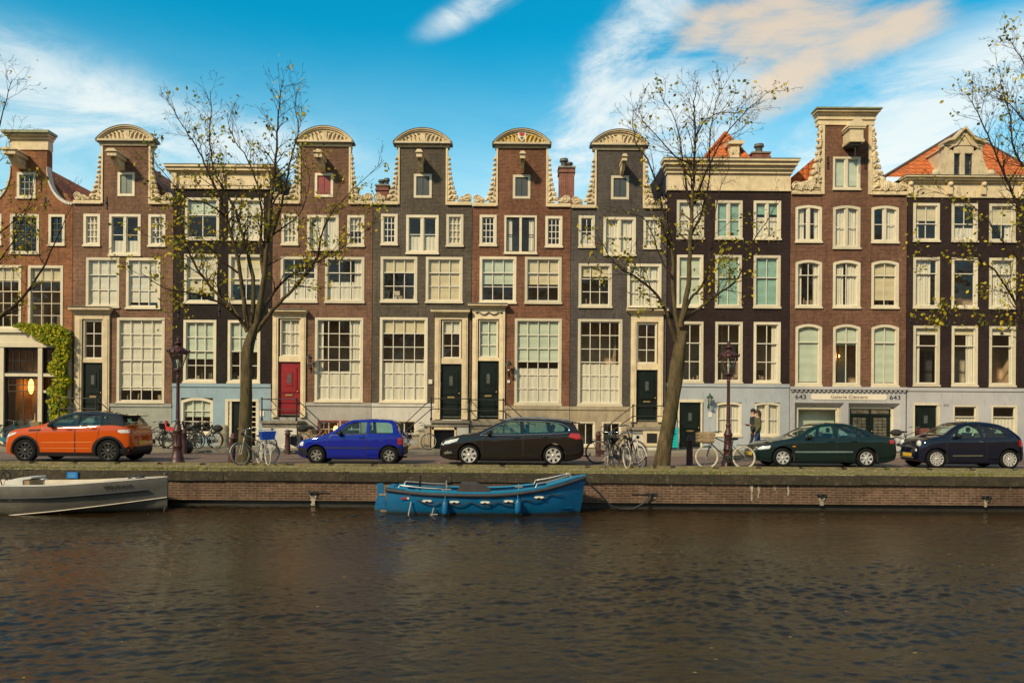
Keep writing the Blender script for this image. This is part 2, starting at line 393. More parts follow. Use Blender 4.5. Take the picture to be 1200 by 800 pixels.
m = MB(); m.add([(-120,24.1,.0),(120,24.1,.0),(120,31.9,.0),(-120,31.9,.0)], [(0,1,2,3)]); tag(m.build('road', ROAD), kind='structure')
m = MB()
nx = 400
xs = [-60+120*i/nx for i in range(nx+1)]; ys = [21.97, 22.3, 22.7, 23.1, 23.6, 24.1]
vs = [(x, y, .012+(0 if j in (0,5) else .035*random.random()+.02)) for x in xs for j, y in enumerate(ys)]
m.add(vs, [(i*6+j, (i+1)*6+j, (i+1)*6+j+1, i*6+j+1) for i in range(nx) for j in range(5)], smooth=True)
m.add([(-60,21.97,-.3),(60,21.97,-.3),(60,21.97,.012),(-60,21.97,.012)], [(0,1,2,3)])
m.add([(-60,22,-.5),(60,22,-.5),(60,24.1,-.5),(-60,24.1,-.5)], [(3,2,1,0)])
tag(m.build('grass_verge', MOSS), kind='structure')
m = MB(); m.box(-120, 120, 31.9, 36.4, -.3, .10, 0); m.box(-120, 120, 31.72, 31.898, -.3, .115, 1)
tag(m.build('pavement', [PAVE, STEP]), kind='structure')
# low kerb beam of stones along the parked cars, black boxes between them painting the shade of the gaps
KERBM = mat('kerb_mossy', (.17,.14,.065), .9, .35, 3, bump=.5)
m = MB(); x = -60.0; k = 0
while x < 60:
    m.box(x, x+1.13, 24.12, 24.34, .0, .075, 0); m.box(x+1.13, x+1.3, 24.16, 24.32, .0, .05, 1); x += 1.3
tag(m.build('kerb', [KERBM, BLACKP]), kind='structure')

# quay wall
QB = brick('quay_brick', (.155,.082,.052), (.095,.052,.036), (.20,.15,.10), w=.22, h=.068, m=.012, stain=(.7,.6), mstain=(.30,.26,.19), bstr=.8)
m = MB()
m.box(-60, 60, QY, QY+.6, WZ+.17, -.215, 0)
m.box(-60, 60, QY+.12, QY+.6, WZ-2, WZ+.17, 2)
x = -60.0; random.seed(3)
while x < 60:
    w = random.uniform(1.1, 1.7)
    m.box(x+.004, x+w-.004, QY-.07+random.uniform(-.014,.014), 22.0+random.uniform(0,.03), -.23+random.uniform(-.012,.004), .0+random.uniform(-.014,.014), 1); x += w
tag(m.build('quay_wall', [QB, QSTONE, mat('wet_timber', (.025,.022,.015), .5, .4, 4)]), 'mossy stone capped brick quay wall along the far side of the canal', 'quay wall')
# lime runs on the quay wall bricks
LIME = mat('lime_stain', (.34,.30,.22), .9, .45, 9)
def limerun(px, y0, y1, w):
    m = MB(); pts = []; n = 7; r = random.Random(px)
    top = P(px, y0, QY); bot = P(px, y1, QY); w = w*QY/F
    L_ = [(top.x-w/2*(1-.5*i/n)+r.uniform(-.02,.02), top.z+(bot.z-top.z)*i/n) for i in range(n+1)]
    R_ = [(top.x+w/2*(1-.5*i/n)+r.uniform(-.02,.02), top.z+(bot.z-top.z)*i/n) for i in range(n+1)]
    m.prism(L_+R_[::-1], QY-.004, QY+.01); return m
for i, (px, y0, y1, w) in enumerate(((367,580,592,9),(881,566,587,5),(889,566,583,3),(908,567,575,2.5),(924,567,580,3),(963,581,592,10),(1155,582,594,6),(768,579,584,6),(786,566,570,3),(1184,568,573,2))):
    o = limerun(px, y0, y1, w*.8).build('lime_stain', LIME); o.parent = bpy.data.objects['quay_wall']
# mooring irons set in the wall
for i, (px, py, lab) in enumerate(((367,577,'black iron mooring bar on a lime stain left of the blue boat'), (764,579,'black iron mooring bar that the blue boat is tied to'), (963,580,'black iron mooring bar below the green hatchback'), (1156,582,'black iron mooring bar below the small dark blue hatchback'))):
    p = P(px, py, QY-.03); m = MB(); m.box(p.x-.12, p.x+.12, QY-.06, QY+.02, p.z-.03, p.z+.03); m.ring((p.x, QY-.08, p.z-.03), .06, .012, n=12)
    if i < 2: m.box(p.x+(.1 if i == 0 else -.55), p.x+(.45 if i == 0 else -.1), QY-.03, QY+.01, p.z-.015, p.z+.005)
    tag(m.build('mooring_iron', IRON), lab, 'mooring iron', 'mooring irons on the quay wall')

# canal water: real low waves near the lens of view, finer ripples as bump
def water():
    t = NT('canal_water'); co = t.coord((.6,1,1))
    h = t.math('ADD', t.noise(co, 14, 4, .65, .6), t.math('MULTIPLY', t.noise(co, 42, 3, .6, .3), .35))
    t.L.new(t.bump(h, 1.0, .008), t.b.inputs['Normal'])
    t.set(t.b, 'Base Color', t.mix(t.mr(t.noise(co, .3, 4), .3, .7), (.013,.007,.0015), (.028,.015,.003)))
    t.b.inputs['Roughness'].default_value = .015; t.b.inputs['IOR'].default_value = 1.40; t.b.inputs['Specular Tint'].default_value = (1, .82, .50, 1)
    return t.mat
import numpy as np
def waves(X, Y):
    rs = np.random.RandomState(4); Z = np.zeros_like(X)
    for wl0, wl1, n, slope in ((.9, 2.4, 14, .035), (.32, .9, 28, .055), (.11, .30, 56, .165)):
        for _ in range(n):
            wl = wl0*(wl1/wl0)**rs.rand(); th = np.pi/2+rs.normal(0, .75); k = 2*np.pi/wl
            ph = (X*np.cos(th)+Y*np.sin(th))*k+rs.rand()*6.28
            ph = ph+.9*np.sin(X*rs.uniform(.2,1.1)+Y*rs.uniform(.2,1.1)+rs.rand()*6)
            Z += slope*np.sqrt(2.0/n)/k*(np.sin(ph)+.22*np.cos(2*ph))
    g1 = .78+.48*np.sin(X*.35+1.3*np.sin(Y*.3)+.5)*np.sin(Y*.55+X*.12+1)
    near = np.clip((21.55-Y)/1.2, .7, 1)
    return Z*g1*near
wx = np.arange(-21, 21.001, .036); wy = np.concatenate([np.arange(5.5, 12, .022), np.arange(12, 21.9, .03)])
GX, GY = np.meshgrid(wx, wy); GZ = WZ+waves(GX, GY)
edge = np.minimum(np.clip((21-np.abs(GX))/1.5, 0, 1), np.clip((GY-5.5)/1.0, 0, 1)); GZ = WZ+(GZ-WZ)*edge
nx_, ny_ = len(wx), len(wy); me = bpy.data.meshes.new('water')
idx = np.arange(nx_*ny_).reshape(ny_, nx_); q = np.stack([idx[:-1,:-1], idx[:-1,1:], idx[1:,1:], idx[1:,:-1]], -1).reshape(-1, 4)
co_ = np.stack([GX, GY, GZ], -1).reshape(-1, 3); nb = len(co_)
ext = np.array([(-400,-300,WZ),(400,-300,WZ),(400,5.5,WZ),(-400,5.5,WZ),(-400,21.9,WZ),(-21,21.9,WZ),(-21,5.5,WZ),(21,5.5,WZ),(21,21.9,WZ),(400,21.9,WZ)])
me.from_pydata(np.concatenate([co_, ext]).tolist(), [], q.tolist()+[[nb,nb+1,nb+2,nb+3],[nb+3,nb+6,nb+5,nb+4],[nb+7,nb+2,nb+9,nb+8]])
me.polygons.foreach_set('use_smooth', [True]*len(me.polygons)); me.materials.append(water())
wo_ = bpy.data.objects.new('water', me); C.objects.link(wo_); tag(wo_, kind='structure')


# fallen leaves
LEAFG = mat('fallen_leaf', (.42,.27,.06), .8, .5, 20)
m = MB(); r = random.Random(11)
def leafquad(m, x, y, z, s, tilt=.25):
    a = r.uniform(0, 2*pi); t1, t2 = r.uniform(-tilt, tilt), r.uniform(-tilt, tilt)
    q = [(s, 0), (0, s*.6), (-s, 0), (0, -s*.6)]
    m.add([(x+u*cos(a)-v*sin(a), y+u*sin(a)+v*cos(a), z+abs(t1*u)+abs(t2*v)) for u, v in q], [(0,1,2,3)])
for i in range(1500):
    leafquad(m, r.uniform(-17,17), 21.56+abs(r.gauss(0,.16)), .022 if i % 4 else .03, r.uniform(.025, .055))
for i in range(2600):
    m.i = 0; x = r.uniform(-17, 17); y = 22.0+abs(r.gauss(0, .9)) if i % 3 else r.uniform(22, 31)
    if 24.1 < y < 24.4: continue
    leafquad(m, x, y, (.075 if y < 24.1 else .012), r.uniform(.03, .06))
for i in range(500): leafquad(m, r.uniform(-17,17), r.uniform(32, 35.5), .108, r.uniform(.03,.05))
for k_ in range(len(m.m)): m.m[k_] = 0 if r.random() < .6 else 1
tag(m.build('fallen_leaves', [LEAFG, mat('fallen_leaf_pale', (.50,.40,.20), .8, .5, 20)]), 'dry yellow leaves scattered over the verge, road and pavement', 'fallen leaves', kind='stuff')
m = MB()
for i in range(45):
    y = r.uniform(6.5, 21); x_ = r.uniform(-.62,.62)*y; leafquad(m, x_, y, WZ+float(waves(np.array([x_]), np.array([y]))[0])+.006, r.uniform(.02,.035), .05)
tag(m.build('floating_leaves', mat('floating_leaf', (.35,.22,.04), .6, .5, 20)), 'small yellow and orange leaves floating on the canal', 'fallen leaves', kind='stuff')

# grass and weeds in the verge and along the quay edge
m = MB(); r = random.Random(21)
for i in range(5200):
    x = r.uniform(-17.5, 17.5); y = r.choice((r.uniform(22.0, 24.1), 22.02+abs(r.gauss(0, .12)), 21.75+abs(r.gauss(0,.2)))); d = sin(x*1.3+sin(y*2+x*.4)*2)
    if r.random() > .55+.4*d: continue
    for k in range(4):
        a = r.uniform(0, 2*pi); s_ = r.uniform(.03, .10); xx, yy = x+r.gauss(0,.025), y+r.gauss(0,.025); w = .006
        m.add([(xx-w*cos(a+1.57), yy-w*sin(a+1.57), .0), (xx+w*cos(a+1.57), yy+w*sin(a+1.57), .0), (xx+cos(a)*s_*.5, yy+sin(a)*s_*.5, .03+s_)], [(0,1,2)], 0 if r.random() < .6 else 1)
tag(m.build('grass', [mat('grass_green', (.10,.13,.02), .8, .4, 9), mat('grass_dry', (.26,.21,.06), .8, .4, 9)]), 'short grass and weeds in the verge and quay edge', 'grass', kind='stuff')
# ------------------------------------------------------------------ houses
FY = 36.0; S = FY/F
class House: pass
def newhouse(label, x0, x1, ytop, bm, kcx=None, name='canal_house'):
    h = House(); h.cx = (x0+x1)/2; h.dz = K*(h.cx-600)
    h.X0 = (x0-600+K*(350-HOR))*S+.001; h.X1 = (x1-600+K*(350-HOR))*S-.001
    h.bm = bm; h.root = empty(name, label, 'house', ((h.X0+h.X1)/2, FY, 0), group='canal houses in the terrace')
    h.off = Vector(((h.X0+h.X1)/2, FY, 0)); h.holes = []; h.ytop = ytop; h.necks = []; h.ztop = HZ(h, ytop); h.arcs = []
    return h
def HZ(h, py): return EYE-((py-HOR)-h.dz)*S
def HX(h, px, py=350): return ((px-600)+K*(py-HOR))*S
def hb(h, mb, name, mats, parent=None): return mb.build(name, mats, parent or h.root, h.off)
def rect(h, x0, y0, x1, y1):
    ym = (y0+y1)/2; return HX(h, x0, ym), HX(h, x1, ym), HZ(h, y1), HZ(h, y0)

def wallcells(mb, X0, X1, Z0, Z1, holes, y, depth=.34, mi=0):
    hs = [q for q in holes if q[1] > X0 and q[0] < X1 and q[3] > Z0 and q[2] < Z1]
    xs = sorted({X0, X1, *[max(X0, min(X1, a)) for q in hs for a in q[:2]]}); zs = sorted({Z0, Z1, *[max(Z0, min(Z1, a)) for q in hs for a in q[2:4]]})
    for i in range(len(xs)-1):
        for j in range(len(zs)-1):
            cx, cz = (xs[i]+xs[i+1])/2, (zs[j]+zs[j+1])/2
            if any(q[0] < cx < q[1] and q[2] < cz < q[3] for q in hs): continue
            mb.add([(xs[i],y,zs[j]),(xs[i+1],y,zs[j]),(xs[i+1],y,zs[j+1]),(xs[i],y,zs[j+1])], [(0,1,2,3)], mi)
    for a, b, c, d in [q[:4] for q in hs]:
        a, b, c, d = max(a, X0), min(b, X1), max(c, Z0), min(d, Z1)
        mb.add([(a,y,c),(a,y+depth,c),(a,y+depth,d),(a,y,d)], [(0,1,2,3)], mi); mb.add([(b,y,c),(b,y+depth,c),(b,y+depth,d),(b,y,d)], [(3,2,1,0)], mi)
        mb.add([(a,y,c),(b,y,c),(b,y+depth,c),(a,y+depth,c)], [(0,1,2,3)], mi); mb.add([(a,y,d),(b,y,d),(b,y+depth,d),(a,y+depth,d)], [(3,2,1,0)], mi)

def curtain(h, kind, X0, X1, Z0, Z1, par, seed):
    r = random.Random(seed); y = FY+.12; m = MB()
    if kind.startswith('c'):     # coloured or plain full/part blind: 'cW1.0'
        mats = {'W': CURT, 'C': BLIND, 'G': BLINDG, 'T': TEAL, 'Y': YEL}[kind[1]]; fr = float(kind[2:] or 1)
        z = Z1-(Z1-Z0)*fr; n = max(2, int((Z1-z)/.2))
        vs = []
        for i in range(n+1):
            zz = Z1+(z-Z1)*i/n; yy = y+(.012 if i % 2 else 0); vs += [(X0, yy, zz), (X1, yy, zz)]
        m.add(vs, [(2*i, 2*i+1, 2*i+3, 2*i+2) for i in range(n)])
        m.box(X0, X1, y-.012, y+.02, z-.03, z)
        return hb(h, m, 'blind', mats, par)
    if kind[0] == 'd':           # drapes, numbers = width left, width right; optional bottom fraction
        a, b = kind[1:].split('_'); a, b = float(a), float(b); W = X1-X0
        for (p, q) in ((X0, X0+W*a), (X1-W*b, X1)):
            if q-p < .02: continue
            n = max(4, int((q-p)/.035)); vs = []
            ph = r.uniform(0, 6)
            for i in range(n+1):
                xx = p+(q-p)*i/n; wv = sin(i*1.9+ph)*.03+sin(i*.8)*.015
                vs += [(xx, y+wv+.03, Z0), (xx+r.uniform(-.01,.01), y+wv*.7+.03, Z1)]
            m.add(vs, [(2*i, 2*i+2, 2*i+3, 2*i+1) for i in range(n)], smooth=True)
        return hb(h, m, 'curtain', CURT, par)
    if kind[0] == 's':           # half height sheer from below
        fr = float(kind[1:]); n = 24; vs = []
        for i in range(n+1):
            xx = X0+(X1-X0)*i/n; vs += [(xx, y+.02*sin(i*1.7), Z0), (xx, y+.015*sin(i*1.7), Z0+(Z1-Z0)*fr)]
        m.add(vs, [(2*i, 2*i+2, 2*i+3, 2*i+1) for i in range(n)], smooth=True)
        return hb(h, m, 'curtain', CURT, par)

_wn = [0]
def window(h, x0, y0, x1, y1, cols=3, rows=(1,2), kind='', fw=.115, frame=None, sash=None, arch=0, dbl=False, stuff=False, name='window', split=None, lamp=False, glass=None, mbar=.034, inset=0, hole=True, sill=True, wallY=FY):
    """frame with sashes, glazing bars, glass, blinds or curtains"""
    _wn[0] += 1; seed = _wn[0]; r = random.Random(seed)
    X0, X1, Z0, Z1 = rect(h, x0, y0, x1, y1); frame = frame or WOODW; sash = sash or WHITE
    if hole: h.holes.append((X0+.01, X1-.01, Z0+.01, Z1-.01-arch*0))
    y = wallY+inset
    m = MB()
    m.box(X0, X0+fw, y-.025, y+.16, Z0, Z1, 0); m.box(X1-fw, X1, y-.025, y+.16, Z0, Z1, 0)
    if arch:
        n = 8; pi_ = [(X0+fw+(X1-X0-2*fw)*i/n, Z1-fw-arch*(2*i/n-1)**2) for i in range(n+1)]
        po = [(X1-(X1-X0)*i/n, Z1-arch*(2*i/n-1)**2*1.15) for i in range(n+1)]
        m2 = MB(); m.prism(pi_+po, y-.027, y+.158, 0)
        h.arcs.append((X0, X1, Z1, arch*1.15))
    else: m.box(X0+fw, X1-fw, y-.025, y+.16, Z1-fw, Z1, 0)
    m.box(X0+fw, X1-fw, y-.025, y+.16, Z0, Z0+fw*.9, 0)
    if sill: m.box(X0-.03, X1+.03, y-.075, y-.0255, Z0-.05, Z0+.03, 0)
    a, b, c, d = X0+fw, X1-fw, Z0+fw*.9, Z1-fw
    sw = .04; ys0, ys1 = y+.035, y+.085
    def sashframe(a, b, c, d, cols, rows, yo=0):
        m.box(a, a+sw, ys0+yo, ys1+yo, c, d, 1); m.box(b-sw, b, ys0+yo, ys1+yo, c, d, 1)
        m.box(a+sw, b-sw, ys0+yo, ys1+yo, c, c+sw, 1); m.box(a+sw, b-sw, ys0+yo, ys1+yo, d-sw, d, 1)
        for i in range(1, cols):
            xx = a+(b-a)*i/cols; m.box(xx-mbar/2, xx+mbar/2, ys0+.008+yo, ys1-.008+yo, c+sw, d-sw, 1)
        for j in range(1, rows):
            zz = c+(d-c)*j/rows; m.box(a+sw, b-sw, ys0+.011+yo, ys1-.011+yo, zz-mbar/2, zz+mbar/2, 1)
    if dbl:
        mc = (a+b)/2; m.box(mc-.055, mc+.055, y-.01, y+.12, c, d, 0)
        for (p, q) in ((a, mc-.055), (mc+.055, b)): sashframe(p, q, c, d, cols, rows[0] if isinstance(rows, tuple) else rows)
    elif isinstance(rows, tuple) and len(rows) == 2:
        rt, rb = rows; zs = c+(d-c)*(split if split is not None else rb/(rt+rb))
        sashframe(a, b, zs-.01, d, cols, rt); sashframe(a, b, c, zs+.03, cols, rb, .03)
    else: sashframe(a, b, c, d, cols, rows if isinstance(rows, int) else rows[0])
    w = hb(h, m, name, [frame, sash])
    g = MB(); nx_, nz_ = max(1, cols), 4
    # every pane sits at a slightly different tilt, as old glass does
    for i in range(nx_):
        for j in range(nz_):
            u0, u1 = a+(b-a)*i/nx_, a+(b-a)*(i+1)/nx_; v0, v1 = c+(d-c)*j/nz_, c+(d-c)*(j+1)/nz_
            q = [r.uniform(-.004, .004) for _ in range(4)]; yy = y+.078
            g.add([(u0,yy+q[0],v0),(u1,yy+q[1],v0),(u1,yy+q[2],v1),(u0,yy+q[3],v1)], [(0,1,2,3)])
    hb(h, g, 'pane', glass or GLASS, w)
    for kk in kind.split('+'):
        if kk: curtain(h, kk, a+.01, b-.01, c, d, w, seed)
    if stuff:
        f = MB(); n = int((b-a)/.16)
        for i in range(n):
            if r.random() < .3: continue
            xx = a+.08+(b-a-.16)*i/max(1,n-1)+r.uniform(-.03,.03); hh = r.uniform(.08,.42); ww = r.uniform(.03,.075)
            if r.random() < .5: f.lathe([(ww*.6,0),(ww,.3*hh),(ww*.7,.7*hh),(ww*.3,hh)], (xx, y+.32, c), 8)
            else: f.box(xx-ww, xx+ww, y+.28, y+.4, c, c+hh*.8)
        if f.v: tag(hb(h, f, 'window_ornaments', STUFFM, w), kind='stuff')
    if lamp:
        f = MB(); f.ball(((a+b)/2-.12, y+1.2, (c+d)/2+.05), .07); hb(h, f, 'lit_lamp', GLOW, w)
        f = MB(); f.ball(((a+b)/2+.12, y+1.2, (c+d)/2+.05), .07); hb(h, f, 'lit_lamp', GLOW, w)
    return w

def shell(h, floors, mats=None, rooftype='gable', roofmat=None, ridge=None, eave=-.5, plinth=None, depth=12.0, zb=.1):
    """front wall with its openings, side and back walls, floors, roof"""
    zt = h.ztop; zpl = HZ(h, plinth[0]) if plinth else zb
    m = MB(); wallcells(m, h.X0, h.X1, zpl, zt, h.holes, FY)
    for (X0, X1, Z1, a) in h.arcs:       # brick fillets over cambered heads
        n = 8
        for s_ in (0, 1):
            rng = range(0, n//2+1) if s_ == 0 else range(n//2, n+1)
            pts = [(X0+(X1-X0)*i/n, Z1-a*(2*i/n-1)**2+.004) for i in rng]
            m.prism(pts+([(X0, Z1+.006)] if s_ == 0 else [(X1, Z1+.006)]), FY-.028, FY+.1, 0)
        pts = [(X0-.05+(X1-X0+.1)*i/n, Z1+.004-a*(2*i/n-1)**2*.9) for i in range(n+1)]
        m.prism(pts+[(x_, z_+.16) for x_, z_ in pts[::-1]], FY-.006, FY+.02, 0)
    for (nx0, nx1, nz, poly) in h.necks:
        wallcells(m, nx0, nx1, zt, nz, h.holes, FY)
        for p in poly: m.prism(p, FY+.002, FY+.3, 0)
        m.box(nx0, nx1, FY+.35, FY+.42, zt-.3, nz, 0); m.add([(nx0,FY,zt),(nx0,FY+.35,zt),(nx0,FY+.35,nz),(nx0,FY,nz)], [(3,2,1,0)]); m.add([(nx1,FY,zt),(nx1,FY+.35,zt),(nx1,FY+.35,nz),(nx1,FY,nz)], [(0,1,2,3)])
        m.add([(nx0,FY,nz),(nx1,FY,nz),(nx1,FY+.35,nz),(nx0,FY+.35,nz)], [(0,1,2,3)])
    m.add([(h.X0,FY,zb),(h.X0,FY+depth,zb),(h.X0,FY+depth,zt),(h.X0,FY,zt)], [(0,1,2,3)]); m.add([(h.X1,FY,zb),(h.X1,FY+depth,zb),(h.X1,FY+depth,zt),(h.X1,FY,zt)], [(3,2,1,0)])
    m.add([(h.X0,FY+depth,zb),(h.X1,FY+depth,zb),(h.X1,FY+depth,zt),(h.X0,FY+depth,zt)], [(0,1,2,3)])
    hb(h, m, 'wall', h.bm)
    if plinth:
        m = MB(); wallcells(m, h.X0, h.X1, zb, zpl, h.holes, FY-.03, .35); 
        def strips(za, zz2, y0_, y1_):
            cut = sorted((q[0]-.0, q[1]+.0) for q in h.holes if q[2] < zz2-.01 and q[3] > za+.01); x_ = h.X0
            for p_, q_ in cut:
                if p_ > x_: m.box(x_, p_, y0_, y1_, za, zz2)
                x_ = max(x_, q_)
            if x_ < h.X1: m.box(x_, h.X1, y0_, y1_, za, zz2)
        strips(zpl-.13, zpl+.02, FY-.075, FY-.001); strips(zb, zb+.22, FY-.05, FY-.0305)
        hb(h, m, 'plinth', plinth[1])
    # interior
    m = MB(); yb = FY+1.7
    m.add([(h.X0+.05,yb,zb),(h.X1-.05,yb,zb),(h.X1-.05,yb,zt),(h.X0+.05,yb,zt)], [(0,1,2,3)], 0)
    for p in floors:
        z = HZ(h, p); m.box(h.X0+.05, h.X1-.05, FY+.36, yb, z-.12, z+.12, 1)
    m.box(h.X0+.02, h.X0+.05, FY+.36, yb, zb, zt, 0); m.box(h.X1-.05, h.X1-.02, FY+.36, yb, zb, zt, 0)
    for xx in ((h.X0+h.X1)/2,): m.box(xx-.04, xx+.04, FY+1.1, yb, zb, zt-.1, 0)
    m.box(h.X0+.05, h.X1-.05, FY+.36, yb, zt-.04, zt-.01, 1)
    inr = hb(h, m, 'interior', [ROOM, FLOORM])
    m = MB(); r = random.Random(int(h.cx)); lv = sorted([HZ(h, p) for p in floors]+[zb, zt]); hw_ = h.X1-h.X0
    for z0, z1 in zip(lv, lv[1:]):
        if z1-z0 < 1.5: continue
        for k in range(6):
            w_ = r.uniform(.2,.55); x_ = r.uniform(h.X0+.2, h.X1-.3-w_); q = r.random()
            if q < .4: zz = z0+r.uniform(1.0,1.7); m.box(x_, x_+w_, yb-.04, yb-.01, zz, zz+r.uniform(.25,.6), r.choice((0,1,2,3)))
            elif q < .7: m.box(x_, x_+w_*1.5, yb-.4, yb-.05, z0+.12, z0+r.uniform(.8,2.0), r.choice((0,1,3)))
            elif q < .85: m.lathe([(.22,0),(.10,.2),(.02,.24),(.01,.7)], (x_, FY+.95, z1-1.0), 10, r.choice((1,2)))
            else: m.box(x_, x_+w_, FY+.5, FY+.9, z0+.12, z0+r.uniform(.75,1.1), r.choice((0,1,3)))
    tag(hb(h, m, 'furniture', [mat('furn_wood', (.16,.08,.04), .5, .4, 4), mat('furn_pale', (.55,.48,.36), .7, .3, 5), mat('furn_red', (.35,.12,.06), .7, .4, 4), mat('furn_dark', (.05,.05,.05), .6, .4, 4)], inr), kind='stuff')
    # roof
    if rooftype == 'gable':
        zr = ridge if ridge is not None else zt+2.4; xc = (h.X0+h.X1)/2 if not h.necks else (h.necks[0][0]+h.necks[0][1])/2
        m = MB(); ze = zt+eave; y0, y1 = FY+.43, FY+depth
        m.add([(h.X0,y0,ze),(xc,y0,zr),(xc,y1,zr),(h.X0,y1,ze)], [(0,1,2,3)]); m.add([(h.X1,y0,ze),(xc,y0,zr),(xc,y1,zr),(h.X1,y1,ze)], [(3,2,1,0)])
        m.add([(h.X0,y0,ze),(h.X1,y0,ze),(xc,y0,zr)], [(0,1,2)], 1); m.add([(h.X0,y1,ze),(h.X1,y1,ze),(xc,y1,zr)], [(2,1,0)], 1)
        hb(h, m, 'roof', [roofmat or SLATE, h.bm])
    elif rooftype == 'flat':
        m = MB(); m.box(h.X0, h.X1, FY+.3, FY+depth, zt-.06, zt+.02); hb(h, m, 'roof', roofmat or ROOFDK)

def moulding(m, X0, X1, z0, z1, steps, y=FY, mi=0, ends=True):
    """stack of boxes: steps = [(fraction height, projection)] from the bottom"""
    z = z0; tot = sum(s_[0] for s_ in steps)
    for f, p in steps:
        dz_ = (z1-z0)*f/tot; m.box(X0-p*(1 if ends else 0), X1+p*(1 if ends else 0), y-p, y+.25, z, z+dz_, mi); z += dz_

def arc_pediment(h, x0, x1, yarc, ybase, yfas, shield=False, seed=0):
    X0, X1 = HX(h, x0, ybase), HX(h, x1, ybase); za, zb, zf = HZ(h, yarc), HZ(h, ybase), HZ(h, yfas); xc = (X0+X1)/2; W = (X1-X0)/2; H = za-zb
    R = (W*W+H*H)/(2*H); cz = za-R; A = math.asin(W/R); n = 22
    def arc(R_, a_): return [(xc+R_*sin(-a_+2*a_*i/n), cz+R_*cos(-a_+2*a_*i/n)) for i in range(n+1)]
    m = MB()
    m.prism(arc(R-.1, A*.96)+[(xc+W-.12, zb+.05), (xc-W+.12, zb+.05)], FY-.02, FY+.33, 0)       # tympanum
    for r0, r1, p in ((R-.17, R-.08, .08), (R-.08, R-.02, .15), (R-.02, R+.03, .20)):
        a, b = arc(r0, A), arc(r1, A); m.prism(a+b[::-1], FY-p, FY+.34, 0)
    a, b = arc(R+.03, A*1.01), arc(R+.055, A*1.01); m.prism(a+b[::-1], FY-.22, FY+.36, 1)           # lead capping
    m.box(X0-.02, X1+.02, FY-.20, FY+.35, zb-.03, zb+.05, 0); m.box(X0-.04, X1+.04, FY-.22, FY+.35, zb-.055, zb-.03, 1)
    m.box(X0+.09, X1-.09, FY-.07, FY+.34, zf, zb-.055, 0)
    p = hb(h, m, 'pediment', [CREAM, GREYMETAL])
    m = MB(); r = random.Random(seed); zc = zb+.07
    for s_ in (-1, 1):                                                                              # acanthus relief
        for k in range(5):
            t0 = .12+k*.145; bx = xc+s_*W*t0; top = H*.62*(1-t0*t0)
            pts = [(bx, FY-.05, zc), (bx+s_*.05, FY-.07, zc+top*.55), (bx+s_*.16, FY-.06, zc+top*.95), (bx+s_*.24, FY-.05, zc+top*.7), (bx+s_*.2, FY-.05, zc+top*.5)]
            m.tube(pts, [.05,.045,.04,.035,.02], 5)
    m.box(xc-.12, xc+.12, FY-.07, FY-.02, zc, zc+H*.62) if not shield else None
    hb(h, m, 'relief', mat('gilded_relief', (.62,.40,.05), .5, .3, 6) if shield else CREAM2, p)
    if shield:
        m = MB(); s_ = .19; zz = zb+.38
        m.prism([(xc-s_, zz+.2), (xc+s_, zz+.2), (xc+s_, zz-.1), (xc, zz-.27), (xc-s_, zz-.1)], FY-.10, FY-.03, 0)
        m.box(xc-.11, xc+.11, FY-.112, FY-.10, zz+.02, zz+.12, 1); m.box(xc-.07, xc+.07, FY-.111, FY-.10, zz-.03, zz+.02, 1)
        m.box(xc-.02, xc+.02, FY-.112, FY-.10, zz-.2, zz-.06, 2); m.box(xc-.08, xc+.08, FY-.113, FY-.10, zz-.13, zz-.1, 2)
        hb(h, m, 'shield', [WHITE, mat('shield_red', (.5,.03,.02), .5), BLACKP], p)
    return p

